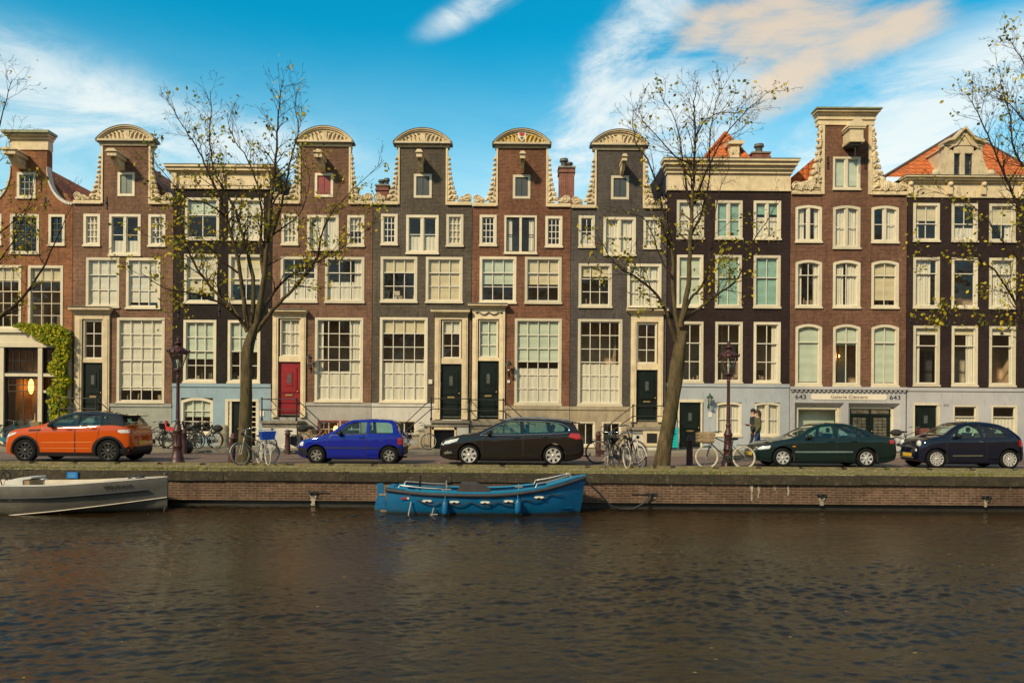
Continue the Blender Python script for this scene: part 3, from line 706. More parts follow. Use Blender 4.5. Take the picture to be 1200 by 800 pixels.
def scroll(h, s_, Xn, Xe, zl, ztopn, heavy=False, seed=0):
    """carved claw piece between ledge and neck, s_=+1 right side"""
    r = random.Random(seed); W = abs(Xe-Xn); H = ztopn-zl; m = MB(); yf = FY-.05
    m.box(min(Xn,Xe)-(.03 if s_ > 0 else 0), max(Xn,Xe)+(.03 if s_ < 0 else 0), yf-.06, FY+.3, zl-.02, zl+.06); m.box(min(Xn,Xe), max(Xn,Xe), yf, FY+.28, zl+.06, zl+.15)
    def cx(t): return .04+(W*(.27 if not heavy else .36))*(1-t)**2.8
    pts = [(0, zl+.2)]; n = 24
    pts.append((cx(0), zl+.2))
    for i in range(n+1):
        t = i/n; pts.append((cx(t)*(1+.0*r.random()), zl+.3+(H-.3)*t))
    pts.append((0, zl+H))
    m.prism([(Xn+s_*x_, z_) for x_, z_ in pts], yf+.02, FY+.24)
    k = 9
    for i in range(k):                                                # leaf lumps climbing the neck
        t = (i+.3)/k; q = .135*(1-.5*t)*(1.4 if heavy else 1); x_ = cx(t)+q*.35; z_ = zl+.3+(H-.35)*t
        m.ball((Xn+s_*x_, yf+.05, z_), (q, .12, q*.8), 8, 6); m.ball((Xn+s_*(x_+q*.55), yf+.03, z_-q*.5), (q*.5, .1, q*.4), 7, 5)
        if i < 5: m.tube([(Xn+s_*.06, yf, z_-.1), (Xn+s_*(x_*.5), yf-.03, z_+.05), (Xn+s_*x_, yf, z_)], [.04,.05,.03], 5)
    def volute(x_, z_, R):
        m.lathe([(R*.92, -.03), (R*.92, .24)], (Xn+s_*x_, yf+.03, z_), 16, axis='y')
        sp = [(Xn+s_*(x_+R*(1-.75*i/22)*cos(i*.5)), yf-.005, z_+R*(1-.75*i/22)*sin(i*.5)) for i in range(23)]
        m.tube(sp, R*.16, 5); m.ball((Xn+s_*x_, yf, z_), (R*.25, .06, R*.25), 8, 5)
    R1 = .19 if not heavy else .22
    volute(W-R1-.02, zl+.13+R1, R1); volute(W*.62 if W > 1 else W*.5, zl+.13+R1*.68, R1*.72)
    for i in range(7 if not heavy else 16):
        x_ = r.uniform(.1, W-.1); m.ball((Xn+s_*x_, yf-.0, zl+.2+r.uniform(.0,.14)), (.07, .06, .05), 7, 5)
    if heavy:
        for i in range(34):
            t = r.random(); x_ = r.uniform(.02, cx(t)*1.15); m.ball((Xn+s_*x_, yf, zl+.3+(H-.3)*t), (r.uniform(.05,.12), .09, r.uniform(.05,.13)), 7, 5)
        for i in range(14):
            t = i/14; m.tube([(Xn+s_*(W*.95-W*.75*t), yf-.02, zl+.25+.1*sin(i)), (Xn+s_*(W*.9-W*.75*t), yf-.05, zl+.42+.25*t), (Xn+s_*(W*.82-W*.7*t), yf-.02, zl+.35+.2*t)], [.05,.06,.03], 5)
    return hb(h, m, 'gable_scroll', CREAM2 if heavy else CREAM)

def hoist(h, px0, py0, px1, py1, big=False):
    X0, X1, Z0, Z1 = rect(h, px0, py0, px1, py1); xc = (X0+X1)/2; w = (X1-X0)/2*(.86 if big else .8); hh = Z1-Z0; m = MB()
    if not big:
        m.box(xc-w*.75, xc+w*.75, FY-.95, FY+.02, Z1-hh*.45, Z1-hh*.12, 0)
        m.prism([(xc-w, Z1-hh*.12), (xc+w, Z1-hh*.12), (xc+w*.5, Z1+.06), (xc-w*.5, Z1+.06)], FY-1.02, FY+.02, 0)
        m.prism([(FY+.02, Z1-hh*.45), (FY-.8, Z1-hh*.45), (FY-.5, Z0), (FY+.02, Z0-.1)], xc-w*.5, xc+w*.5, 0, axis='x')
        m.ring((xc, FY-.8, Z1-hh*.6), .06, .015, axis='y', n=10, mi=1)
    else:
        m.prism([(xc-w, Z1-.3), (xc+w, Z1-.3), (xc+w*.55, Z1-.05), (xc, Z1+.08), (xc-w*.55, Z1-.05)], FY-.85, FY+.02, 0)
        m.box(xc-w*.9, xc+w*.9, FY-.82, FY+.02, Z1-.38, Z1-.3, 0); m.box(xc-w*.72, xc+w*.72, FY-.76, FY+.02, Z0+.12, Z1-.38, 0); m.box(xc-w*.8, xc+w*.8, FY-.8, FY+.02, Z0, Z0+.12, 0)
        m.box(xc-w*.55, xc+w*.55, FY-.7, FY+.02, Z0-.12, Z0, 1); m.tube([(xc, FY-.6, Z0-.1), (xc, FY-.6, Z0-.65)], .02, 6, 1)
    return hb(h, m, 'hoist_beam', [CREAM, IRON])

def doorcase(h, cx0, cx1, ytop, ycor, fx0, fx1, ybot, tx0, ty0, tx1, ty1, dx0, dy0, dx1, dy1, dmat, tcols=2, trows=3, kind='', swag=False, fm=None, ctop=True):
    fm = fm or CREAM
    A, B = HX(h, fx0, 430), HX(h, fx1, 430); zt, zc, zb = HZ(h, ytop), HZ(h, ycor), HZ(h, ybot)
    T = rect(h, tx0, ty0, tx1, ty1); D = rect(h, dx0, dy0, dx1, dy1)
    il, ir = min(T[0], D[0])-.02, max(T[1], D[1])+.02; ztt = T[3]+.03
    m = MB(); p = .1
    m.box(A, il, FY-p, FY+.1, zb, ztt); m.box(ir, B, FY-p, FY+.1, zb, ztt); m.box(A, B, FY-p, FY+.1, ztt, zc)
    m.box(A+.06, il-.07, FY-p-.025, FY-p, zb+.35, ztt); m.box(ir+.07, B-.06, FY-p-.025, FY-p, zb+.35, ztt)
    m.box(A-.02, il, FY-p-.04, FY-p+.01, zb, zb+.3); m.box(ir, B+.02, FY-p-.04, FY-p+.01, zb, zb+.3)
    m.box(il, ir, FY-.04, FY+.1, D[3], T[2])
    if ctop:
        CA, CB = HX(h, cx0, 366), HX(h, cx1, 366); e = (CA+CB)/2; w0 = (B-A)/2; w1 = (CB-CA)/2
        for i, (f0, f1) in enumerate(((0,.3),(.3,.55),(.55,1))):
            w = w0+(w1-w0)*(i+1)/3; m.box(e-w, e+w, FY-p-.09*(i+1), FY+.05, zc+(zt-zc)*f0, zc+(zt-zc)*f1)
        m.box(CA, CB, FY-p-.32, FY+.04, zt, zt+.02, 1)
    if swag:
        zz = zc-.16; xc = (A+B)/2
        for s_ in (-1, 1): m.tube([(xc+s_*.45*q, FY-p-.03, zz-.12*sin(pi*q)) for q in [i/6 for i in range(7)]], .035, 5, 1); m.ball((xc+s_*.55, FY-p-.02, zz), .07, 8, 5, 1)
    dc = hb(h, m, 'door_case', [fm, mat('lead_grey', (.2,.2,.17), .7)])
    h.holes.append((A+.03, B-.03, zb, zc-.03))
    window(h, tx0, ty0, tx1, ty1, tcols, trows, kind, fw=.05, hole=False, sill=False, inset=.0, name='transom_window')
    return door(h, D, dmat)

def door(h, D, dmat, panels=3, letter=True, y=FY+.06, name='door', dbl=False, glazed=False):
    a, b, c, d = D; m = MB(); m.box(a, b, y, y+.06, c, d, 0)
    H = d-c; W = b-a
    def panel(x0, x1, z0, z1):
        m.box(x0, x1, y-.03, y-.0005, z0, z1, 0); m.box(x0+.05, x1-.05, y-.05, y-.03, z0+.05, z1-.05, 0)
    if dbl:
        mid = (a+b)/2; m.box(mid-.03, mid+.03, y-.05, y, c, d, 0)
        for (p, q) in ((a+.1, mid-.1), (mid+.1, b-.1)): panel(p, q, c+.1, c+H*.28)
        m.box(a, b, y-.04, y, c+H*.82, c+H*.86, 0)
    else:
        panel(a+.12, b-.12, c+.12, c+H*.34); panel(a+.12, b-.12, c+H*.42, c+H*.9)
        m.box(a+.33*W, b-.33*W, y-.075, y-.05, c+H*.55, c+H*.82, 0)
        m.box(a+.42*W, b-.42*W, y-.08, y-.075, c+H*.6, c+H*.77, 2)
        m.box(a, b, y-.035, y-.0008, c, c+.06, 2)
    if letter: m.box(a+W*.33, b-W*.33, y-.045, y-.03, c+H*.365, c+H*.395, 1)
    o = hb(h, m, name, [dmat, mat('brass', (.55,.38,.14), .35, .2, 8, metal=.8), mat('door_grille', (.07,.08,.07), .5, .3, 8)])
    m = MB(); hx = b-.09 if not dbl else (a+b)/2+.08
    m.ball((hx, y-.07, c+H*.45), .035, 8, 5); m.tube([(hx, y-.06, c+H*.45), (hx, y, c+H*.45)], .012)
    hb(h, m, 'handle', mat('brass', (.55,.38,.14), .35), o)
    if dbl and glazed:
        g = MB(); mid = (a+b)/2
        for (p, q) in ((a+.18, mid-.18), (mid+.18, b-.18)):
            g.box(p, q, y-.012, y-.006, c+H*.33, c+H*.78, 0)
            for i in range(1, 3): xx = p+(q-p)*i/3; g.box(xx-.01, xx+.01, y-.02, y-.012, c+H*.33, c+H*.78, 1)
            for i in range(1, 6): zz = c+H*(.33+.45*i/6); g.box(p, q, y-.019, y-.012, zz-.01, zz+.01, 1)
        g.box(a+.08, b-.08, y-.012, y-.006, c+H*.88, c+H*.97, 0)
        hb(h, g, 'door_glass', [mat('leaded_glass', (.12,.11,.08), .15, .6, 5), DOORK], o)
    return o

def stoop(h, px0, px1, ypl, direction, nsteps, run=.26, mt=None, cellar=None, white=None, sw=1.25, hatch=False):
    mt = mt or STEP; A, B = HX(h, px0, 500), HX(h, px1, 500); zt = HZ(h, ypl); y0, y1 = FY-sw, FY-.08; m = MB()
    ww = .15
    m.box(A-.05, B+.05, y0-.05, y1, zt-.11, zt, 0); m.box(A, B, y0+.03, y1, zt-.28, zt-.11, 0)
    if cellar:
        ca, cb = HX(h, cellar[0], 510), HX(h, cellar[1], 510)
        m.box(A, ca, y0+.06, y1, .1, zt-.28, 1); m.box(cb, B, y0+.06, y1, .1, zt-.28, 2); m.box(ca, cb, y0+.5, y0+.56, .1, zt-.28, 3)
        m.box(ca-.09, ca, y0+.02, y0+.06, .1, zt-.3, 4); m.box(cb, cb+.09, y0+.02, y0+.06, .1, zt-.3, 4); m.box(ca-.09, cb+.09, y0+.02, y0+.055, zt-.4, zt-.3, 4)
    else: m.box(A, B, y0+.06, y1, .1, zt-.28, 2 if white else 1)
    if hatch:
        xm = (A+B)/2; m.box(xm-.38, xm+.38, y0-.0, y0+.06, .28, 1.0, 4); m.box(xm-.22, xm+.22, y0-.02, y0, .42, .84, 3)
    rise = (zt-.1)/(nsteps+1)
    for i in range(nsteps):
        z = zt-rise*(i+1); X = (B+.05+run*i) if direction > 0 else (A-.05-run*(i+1))
        m.box(X, X+run+.03, y0+.02, y1, z-.06, z, 0); m.box(X+.01, X+run+.0, y0+.06, y1, .1, z-.06, 1)
    hb(h, m, 'stoop', [mt, SANDST, PL_WHITE if white != 'blue' else PL_BLUE, BLACKP, CREAM])
    return A, B, zt, y0, rise, run, nsteps

def railing(h, A, B, zt, y0, rise, run, n, direction, hgt=.95, simple=False):
    m = MB(); y = y0+.02; e = B if direction > 0 else A; o = A if direction > 0 else B
    def post(x_, z0, z1, r_=.03):
        m.tube([(x_, y, z0), (x_, y, z1)], r_, 8); m.ball((x_, y, z1+.03), r_*1.5, 8, 5); m.ball((x_, y, (z0+z1)/2), r_*1.6, 8, 5); m.tube([(x_, y, z0), (x_, y, z0+.12)], r_*1.7, 8)
    post(e, zt, zt+hgt); post(o, zt, zt+hgt)
    for f in (1.0, .52): m.tube([(A, y, zt+hgt*f), (B, y, zt+hgt*f)], .022, 6)
    ex = e+direction*(run*n*.86); ez = zt-rise*n*.86; post(ex, ez-.1, ez+hgt*.8)
    for f in (1.0, .52): m.tube([(e, y, zt+hgt*f), (ex, y, ez+hgt*f*.8)], .022, 6)
    m.tube([(o, y, zt+hgt), (o, FY-.05, zt+hgt)], .022, 6); m.tube([(o, y, zt+hgt*.5), (o, FY-.05, zt+hgt*.5)], .022, 6)
    m.tube([(ex, y, ez+hgt*.8), (ex+direction*.25, y, ez+hgt*.78), (ex+direction*.3, y, ez+hgt*.7)], .022, 6)
    hb(h, m, 'railing', IRON)

def anchors(h, pts):
    for px, py in pts:
        m = MB(); X, Z = HX(h, px, py), HZ(h, py); m.box(X-.025, X+.025, FY-.04, FY+.01, Z-.28, Z+.28); m.ball((X, FY-.04, Z), .05, 6, 4)
        hb(h, m, 'wall_anchor', IRON)
def plate(h, px, py, w=.16, hh=.16, c=None):
    X, Z = HX(h, px, py), HZ(h, py); m = MB(); m.box(X-w/2, X+w/2, FY-.06, FY-.03, Z-hh/2, Z+hh/2); hb(h, m, 'number_plate', c or WHITE)

def neckgable(h, nx0, nx1, ynt, aw, _u, seed, ped, aframe=None, shut=None, hp=None, ledge=None, rowx=None, shield=False, nohoist=False):
    A, B = HX(h, nx0, 205), HX(h, nx1, 205); h.necks.append((A, B, HZ(h, ynt), []))
    arc_pediment(h, *ped, shield=shield, seed=seed)
    if not nohoist: hoist(h, *hp)
    for X in (A, B): m = MB(); m.box(X-.04, X+.04, FY-.05, FY+.3, h.ztop, HZ(h, ynt)); hb(h, m, 'neck_trim', CREAM)
    scroll(h, -1, A-.045, h.X0+.01, h.ztop, HZ(h, ynt+8), seed=seed); scroll(h, 1, B+.045, h.X1-.01, h.ztop, HZ(h, ynt+8), seed=seed+1)
    x0, y0, x1, y1 = aw; X0, X1, Z0, Z1 = rect(h, *aw)
    if shut:
        h.holes.append((X0+.01, X1-.01, Z0+.01, Z1-.01)); m = MB(); fw = .11
        m.box(X0, X0+fw, FY-.025, FY+.12, Z0, Z1, 0); m.box(X1-fw, X1, FY-.025, FY+.12, Z0, Z1, 0); m.box(X0+fw, X1-fw, FY-.025, FY+.12, Z1-fw, Z1, 0); m.box(X0+fw, X1-fw, FY-.03, FY+.12, Z0, Z0+fw, 0)
        m.box(X0+fw, X1-fw, FY+.03, FY+.08, Z0+fw, Z1-fw, 1)
        xm = (X0+X1)/2; m.box(xm-.01, xm+.01, FY+.02, FY+.03, Z0+fw, Z1-fw, 2)
        hb(h, m, 'attic_hatch', [WOODW, shut, BLACKP])
    else: window(h, *aw, cols=1, rows=1, kind='', fw=.11)
def chimney(h, px0, px1, ytop, pots, y=FY+4, ybot=260, mt=None):
    k = y/FY; m = MB(); X0, X1 = HX(h, px0, 210)*k, HX(h, px1, 210)*k; zt = EYE+(HZ(h, ytop)-EYE)*k; zb = EYE+(HZ(h, ybot)-EYE)*k
    m.box(X0, X1, y, y+.8, zb, zt, 0); m.box(X0-.05, X1+.05, y-.05, y+.85, zt-.3, zt-.2, 0); m.box(X0-.06, X1+.06, y-.06, y+.86, zt-.06, zt+.02, 2)
    for px, yt, r_ in pots:
        X = HX(h, px, 190)*k; z1 = EYE+(HZ(h, yt)-EYE)*k; H = z1-zt
        m.lathe([(r_, 0), (r_*.9, H*.7), (r_*1.35, H*.72), (r_*1.35, H*.82), (r_*.9, H*.84), (r_*1.3, H*.9), (r_*1.2, H)], (X, y+.4, zt), 10, 1)
    hb(h, m, 'chimney', [mt or B_CHIM, GREYMETAL, STEP])

def topbox(h, x0, x1, steps, mi=None, name='cornice', ret=True):
    """entablature from (ytop, ybottom, projection) bands"""
    m = MB(); X0, X1 = HX(h, x0, 210), HX(h, x1, 210)
    for yt, yb, p, mm in steps: m.box(X0-p*.6, X1+p*.6, FY-p, FY+.34, HZ(h, yb)+.001, HZ(h, yt), mm)
    return m, X0, X1

# ---- H0: orange brick house with a shop
h = newhouse('orange-brown brick house with tall neck gable and amber lit shop front beside the climbing plant', -18, 84.5, 240, B_H0)
A, B = HX(h, 13, 205), HX(h, 55, 205); nz = HZ(h, 176)
def curve(s_, xn, xe, z0, z1, n=12):
    c = [(xn, z1)]
    for i in range(n+1):
        t = i/n; c.append((xn+(xe-xn)*(1-cos(t*pi/2)), z1-(z1-z0)*sin(t*pi/2)))
    return c+[(xn, z0)]
zc1 = HZ(h, 198)
cR = curve(1, B, h.X1-.02, h.ztop, zc1); cL = curve(-1, A, h.X0+.02, h.ztop, zc1)
h.necks.append((A, B, nz, [cR, cL]))
for c in (cR, cL):
    m = MB()
    q = c[1:-1]; s_ = 1 if c is cR else -1
    m.prism(q+[(x_+s_*.02, z_+.13) for x_, z_ in q[::-1]], FY-.05, FY+.34)
    hb(h, m, 'gable_coping', mat('coping_white', (.6,.58,.5), .7))
m, _, _ = topbox(h, 13, 56, ((164,176,.06,0),(161,164,.16,0),(158.5,161,.28,0),(155.5,158.5,.4,1))); hb(h, m, 'cornice', [CREAM, mat('lead_green', (.24,.26,.16), .6)])
hoist(h, 14, 182, 38, 196)
window(h, 20, 202, 42, 232, 3, 3, '', sash=mat('sash_green', (.30,.33,.26), .5))
window(h, 12, 251, 46, 297, 4, (1,3), '', stuff=False, sash=mat('sash_dark', (.06,.05,.035), .4)); window(h, 57, 251, 76, 287, 2, 4, '', sash=mat('sash_dark', (.06,.05,.035), .4))
window(h, -12, 251, 2, 287, 2, 4, '')
DS = mat('sash_dark', (.06,.05,.035), .4)
for x0, x1 in ((-10, 25), (33, 74)): window(h, x0, 311, x1, 386, 3, (2,3), 'cC0.22', stuff=False, sash=WOODW, split=.6, mbar=.03)
anchors(h, ((53,238),(48,216)))
# shop front
m = MB(); X0, X1 = h.X0+.02, h.X1-.02
def band(yt, yb, p, mi=0): m.box(X0, X1, FY-p, FY+.05, HZ(h, yb), HZ(h, yt), mi)
band(386, 390, .22); band(390, 402, .10); band(402, 407, .16)
Zb = HZ(h, 512)
for x0, x1, p in ((-18,-10,.12),(0,6,.12),(46,51,.12),(80,84,.10)): m.box(HX(h,x0,450), HX(h,x1,450), FY-p, FY+.1, .1, HZ(h,407))
m.box(X0, X1, FY-.08, FY+.08, HZ(h,441), HZ(h,437.5)); m.box(HX(h,51,450), HX(h,66,450), FY-.06, FY+.08, HZ(h,460), HZ(h,457))
hb(h, m, 'shop_front', WOODW)
h.holes.append((HX(h,-10,450), HX(h,0,450), HZ(h,508), HZ(h,407))); h.holes.append((HX(h,6,450), HX(h,46,450), HZ(h,508), HZ(h,407))); h.holes.append((HX(h,51,450), HX(h,80,450), HZ(h,525), HZ(h,407)))
for (x0,y0,x1,y1,c,r_) in ((6,407.5,46,437,5,2),(51,407.5,80,437,3,2),(-10,407.5,0,437,2,2)): window(h, x0, y0, x1, y1, c, r_, '', fw=.04, hole=False, sill=False, frame=BLACKP, sash=BLACKP, name='transom_window')
w = window(h, 6, 441, 46, 501, 2, (2,1), '', fw=.07, hole=False, sill=False, frame=BLACKP, sash=DS, name='shop_window', split=.72)
window(h, -10, 441, 0, 501, 1, 1, '', fw=.07, hole=False, sill=False, frame=BLACKP, sash=DS, name='shop_window')
m = MB(); a, b = HX(h,3,470), HX(h,50,470); z0, z1 = HZ(h,501), HZ(h,441)
m.box(a, b, FY+2.3, FY+2.35, z0-.3, z1, 0)
m.box(a+.25, a+.3, FY+.5, FY+2.3, z0-.3, z1, 0)
hb(h, m, 'shop_back_wall', ROOMW, w)
m = MB(); r = random.Random(5)
for i in range(5): x_ = a+.4+i*.33; mv = MB(); mv.lathe([(.10,0),(.16,.2),(.17,.32),(.03,.42),(.02,.7)], (x_, FY+.7+.2*(i%2), z0-.05), 10); hb(h, mv, 'vase', mat('vase_pale', (.5,.4,.26), .6, .3, 4), w)
m.box(a+.3, b-.2, FY+1.0, FY+1.5, z0-.3, z0+.16)
m.prism([(a+.75,z1-.1),(a+1.05,z1-.1),(a+1.12,z1-.95),(a+.85,z1-1.1),(a+.7,z1-.8)], FY+1.6, FY+1.7)
hb(h, m, 'shop_display', mat('pale_display', (.5,.4,.26), .7, .6, 4), w)
m = MB(); m.ball((a+.62, FY+1.1, z1-.42), (.12,.12,.36)); hb(h, m, 'lit_lamp', GLOW2, w)
m = MB(); m.ball((b-.75, FY+1.5, z0+.35), .10); hb(h, m, 'lit_lamp', GLOW2, w)
m = MB(); m.box(X0, X1, FY-.04, FY+.1, .1, HZ(h,511)); m.box(HX(h,6,500), HX(h,46,500), FY-.2, FY+.08, HZ(h,504), HZ(h,500.5)); m.box(HX(h,6,500), HX(h,46,500), FY-.03, FY+.08, HZ(h,511), HZ(h,504))
hb(h, m, 'shop_base', BLACKP)
door(h, (HX(h,52,480), HX(h,64,480), HZ(h,524), HZ(h,460)), DOORK)
m = MB(); m.box(HX(h,66,480), HX(h,80,480), FY+.03, FY+.06, .1, HZ(h,441)); hb(h, m, 'side_panel', DOORK)
shell(h, (246,303,396,), rooftype='gable', roofmat=TILE, ridge=HZ(h,186), eave=0)

# ---- H1
h = newhouse('brown brick neck gable house with a dark green door, leftmost of the round topped gables', 85, 202.5, 239, B_H1)
neckgable(h, 120, 175.5, 171, (138,202,158,230), 0, 1, (115,183,149,165.5,171), hp=(134,184,152,198), shut=mat('hatch_greygreen', (.16,.19,.15), .5))
window(h, 98,251,117.5,288,3,4,'cC1'); window(h, 128,251,165,299,1,2,'cY0.0+s.35',dbl=True); window(h, 174,251,194,288,3,4,'d.4_.3')
window(h, 101,302,140,360,3,(1,2),'cW1'); window(h, 148,302,188,361,3,(1,2),'cW.9',stuff=False)
window(h, 137,372,193,472,4,(3,3),'cW.86',stuff=True,lamp=False)
anchors(h, ((125,238),))
doorcase(h, 85,133,361,368, 88.5,129, 490, 98,375,121,421, 97,425,120.5,489, DOORK, kind='')
q = stoop(h, 88, 129, 492, 1, 5); railing(h, *q, 1)
chimney(h, 57+30, 57+33, 200, ()) if False else None
shell(h, (246,298,367,472), rooftype='gable', roofmat=TILE, ridge=HZ(h,176), eave=.1, plinth=(473, PL_GG))

# ---- H2: black house, straight cornice
h = newhouse('black brick house with straight cream cornice and light blue ground floor', 203, 318.5, 222, B_BLK)
m, X0, X1 = topbox(h, 203, 318.5, ((204,222,.10,0),(202,204,.2,0),(198.5,202,.34,0),(196,198.5,.42,0),(195.3,196,.44,1)))
for px in (206, 262, 315): m.box(HX(h,px-3,210), HX(h,px+3,210), FY-.22, FY-.10, HZ(h,219), HZ(h,203.5), 0)
for a_, b_ in ((212,256),(268,310)): m.box(HX(h,a_,210), HX(h,b_,210), FY-.13, FY-.10, HZ(h,218), HZ(h,207), 0)
hb(h, m, 'cornice', [CREAM, GREYMETAL])
m = MB(); z0 = h.ztop+.9; a, b = h.X0+.6, h.X1-.4
m.add([(a,FY+.6,z0),(b,FY+.6,z0),(b-.3,FY+3,z0+1.0),(a+.8,FY+3,z0+1.0)], [(0,1,2,3)]); m.add([(a,FY+.6,z0),(a+.8,FY+3,z0+1.0),(a+.8,FY+11,z0+1),(a,FY+12,z0)], [(0,1,2,3)]); m.add([(b,FY+.6,z0),(b-.3,FY+3,z0+1),(b-.3,FY+11,z0+1),(b,FY+12,z0)], [(3,2,1,0)])
m.add([(a+.8,FY+3,z0+1),(b-.3,FY+3,z0+1),(b-.3,FY+11,z0+1),(a+.8,FY+11,z0+1)], [(0,1,2,3)]); m.box(h.X0, h.X1, FY+.3, FY+12, h.ztop-.3, z0, 1)
for i in range(1,4): x_ = a+(b-a)*i/4; m.tube([(x_, FY+.62, z0+.02), (x_+.1, FY+2.98, z0+1.03)], .03, 5)
hb(h, m, 'roof', [SLATE, B_BLK])
for x0, x1 in ((217,257),(268,309)): window(h, x0,232,x1,281,2,(1,1),'cG.42' if x0 == 217 else 'cW1', split=.6)
for x0, x1 in ((216,255),(268,308)): window(h, x0,298,x1,355,2,(1,1),'cC.8+cW.4' if x0 == 216 else 'cY.25+cC.6', split=.5)
for x0, x1 in ((215,253.5),(267,305)): window(h, x0,375,x1,448,3,(2,2),'cG.62' if x0 == 215 else 'cG.5', split=.5, stuff=True)
window(h, 212,466,250,509,3,3,'cG.5',arch=.12)
DA = rect(h, 271, 472, 292, 528); h.holes.append((HX(h,264,500), HX(h,303,500), .12, HZ(h,468)))
m = MB()
for x0, x1, p in ((264,267.5,.04),(300,303.5,.04),(269,271.5,.03),(292,294.5,.03)): m.box(HX(h,x0,500), HX(h,x1,500), FY-p, FY+.12, .12, HZ(h,470))
m.box(HX(h,264,500), HX(h,303.5,500), FY-.05, FY+.12, HZ(h,470), HZ(h,467.5)); 
for i in range(1,7): z_ = HZ(h,470)+(HZ(h,512)-HZ(h,470))*i/7; m.box(HX(h,267.5,500), HX(h,269,500), FY, FY+.1, z_-.02, z_+.02); m.box(HX(h,294.5,500), HX(h,300,500), FY, FY+.1, z_-.02, z_+.02)
hb(h, m, 'door_case', WOODW); door(h, (HX(h,271.5,500), HX(h,292,500), .14, HZ(h,470)), DOORK)
shell(h, (289,365,452), rooftype='none', plinth=(450, PL_BLUE))
anchors(h, ((209,366),(310,366),(257,364)))
plate(h, 307.5, 484, .2, .25)

# ---- H3
h = newhouse('brown brick neck gable house with a red front door and a red attic hatch', 319, 436, 239, B_H3)
neckgable(h, 351.5, 410, 172, (369,203,390.5,231), 0, 3, (347,414,150,167,172), hp=(371,185,386,200), shut=REDP)
window(h, 330,251,349.5,287,3,4,'cC1'); window(h, 360,252,397,293,1,1,'d.5_.5',dbl=True); window(h, 407,252,427,288,3,4,'cW.5')
window(h, 329,301,372,354,3,(1,2),'cW0.0+s.55'); window(h, 381,301,427,354,3,(1,2),'d.0_.22+s.45')
window(h, 369,372,425.5,471,4,(3,3),'d.12_.25+s.36',stuff=True)
doorcase(h, 317.5,361,364,369, 320,358.5, 489, 328.5,374,352.5,418, 326.5,424,351,487, DOORRED, kind='d.5_.5', trows=3)
q = stoop(h, 318, 357, 493, 1, 5, white='w', sw=1.4); railing(h, *q, 1)
window(h, 372,492,398,513,2,2,'',frame=REDP,sash=WHITE,fw=.07,name='basement_window',lamp=False); window(h, 399.5,492,424,513,2,2,'',frame=REDP,sash=WHITE,fw=.07,name='basement_window')
m = MB(); m.ball((HX(h,390,500), FY+.6, HZ(h,503)), (.11,.11,.17)); hb(h, m, 'lit_lamp', GLOW2)
shell(h, (246,298,366,478), rooftype='gable', ridge=HZ(h,200), eave=-.7, plinth=(472, PL_GREY))
chimney(h, 441, 455, 216, ((446,208,.14),(452,206,.12)))

# ---- H4
h = newhouse('dark grey brick neck gable house with a near black door and a white plinth', 436.5, 552.5, 240, B_H4)
neckgable(h, 467.5, 523.5, 173, (485,204,506,232), 0, 5, (462,529,152.5,168.5,173), hp=(488.5,185,499.5,200), shut=mat('hatch_slate', (.055,.065,.07), .5))
window(h, 446.5,251,466,287,3,4,'cC0.0'); window(h, 476,252,514,297,1,2,'s.45',dbl=True); window(h, 523,251,543,288,3,4,'cC1')
window(h, 446,301,489,354,3,(1,2),'cC.3',stuff=True); window(h, 499,301,542,354,3,(1,2),'cC1')
window(h, 445,372,501,472,4,(3,3),'cC.16+s.47',stuff=True)
plate(h, 504.5, 447, .17, .2)
doorcase(h, 505.5,551,363,370, 509.5,548, 491, 518,375,540.5,420, 516.5,426,540.5,489, DOORK, kind='cW.3')
q = stoop(h, 509, 551, 492, -1, 5, cellar=(512,535), white='w', sw=1.45); railing(h, *q, -1)
window(h, 459,492,488,524,2,2,'',frame=WOODW,fw=.07,name='basement_window')
shell(h, (246,298,366,476), rooftype='gable', ridge=HZ(h,205), eave=-.7, plinth=(473, PL_WHITE))

# ---- H5
h = newhouse('red-brown brick neck gable house with a coat of arms on its round pediment', 553, 668, 242, B_H5)
neckgable(h, 582.5, 641, 174, (601,205,621.5,233), 0, 7, (578,645,153,169.5,174), hp=(607,187,617,201), shut=mat('hatch_slate', (.055,.065,.07), .5), shield=True)
window(h, 562,252,582,288,3,4,'cC0.0'); window(h, 591,252.5,629,297,1,2,'d.2_.2',dbl=True,sash=BLACKP,fw=.09); window(h, 639,253,659,289,3,4,'cC0.0')
window(h, 562,301,605,355,3,(1,2),'cG.58',stuff=False); window(h, 615,301,658,355,3,(1,2),'cC.58')
window(h, 603,373,658,474,4,(3,3),'cG.5+s.42',stuff=True)  # lower sheer added to paint the bright reflection in these panes
doorcase(h, 549,595,357,362, 553.5,591.5, 491, 561,375,584,419.5, 560,423,584,489, DOORK, kind='cG1', swag=True)
q = stoop(h, 552, 590, 495, 1, 5, sw=1.3); railing(h, *q, 1, hgt=1.0)
m = MB(); X, Z = HX(h,606,430), HZ(h,430)
shell(h, (246,298,366,480), rooftype='gable', ridge=HZ(h,205), eave=-.7, plinth=(476, SANDST))
plate(h, 596, 447, .12, .12); chimney(h, 655.5, 673, 195, ((661.5,183,.17),(668,187.5,.14)))

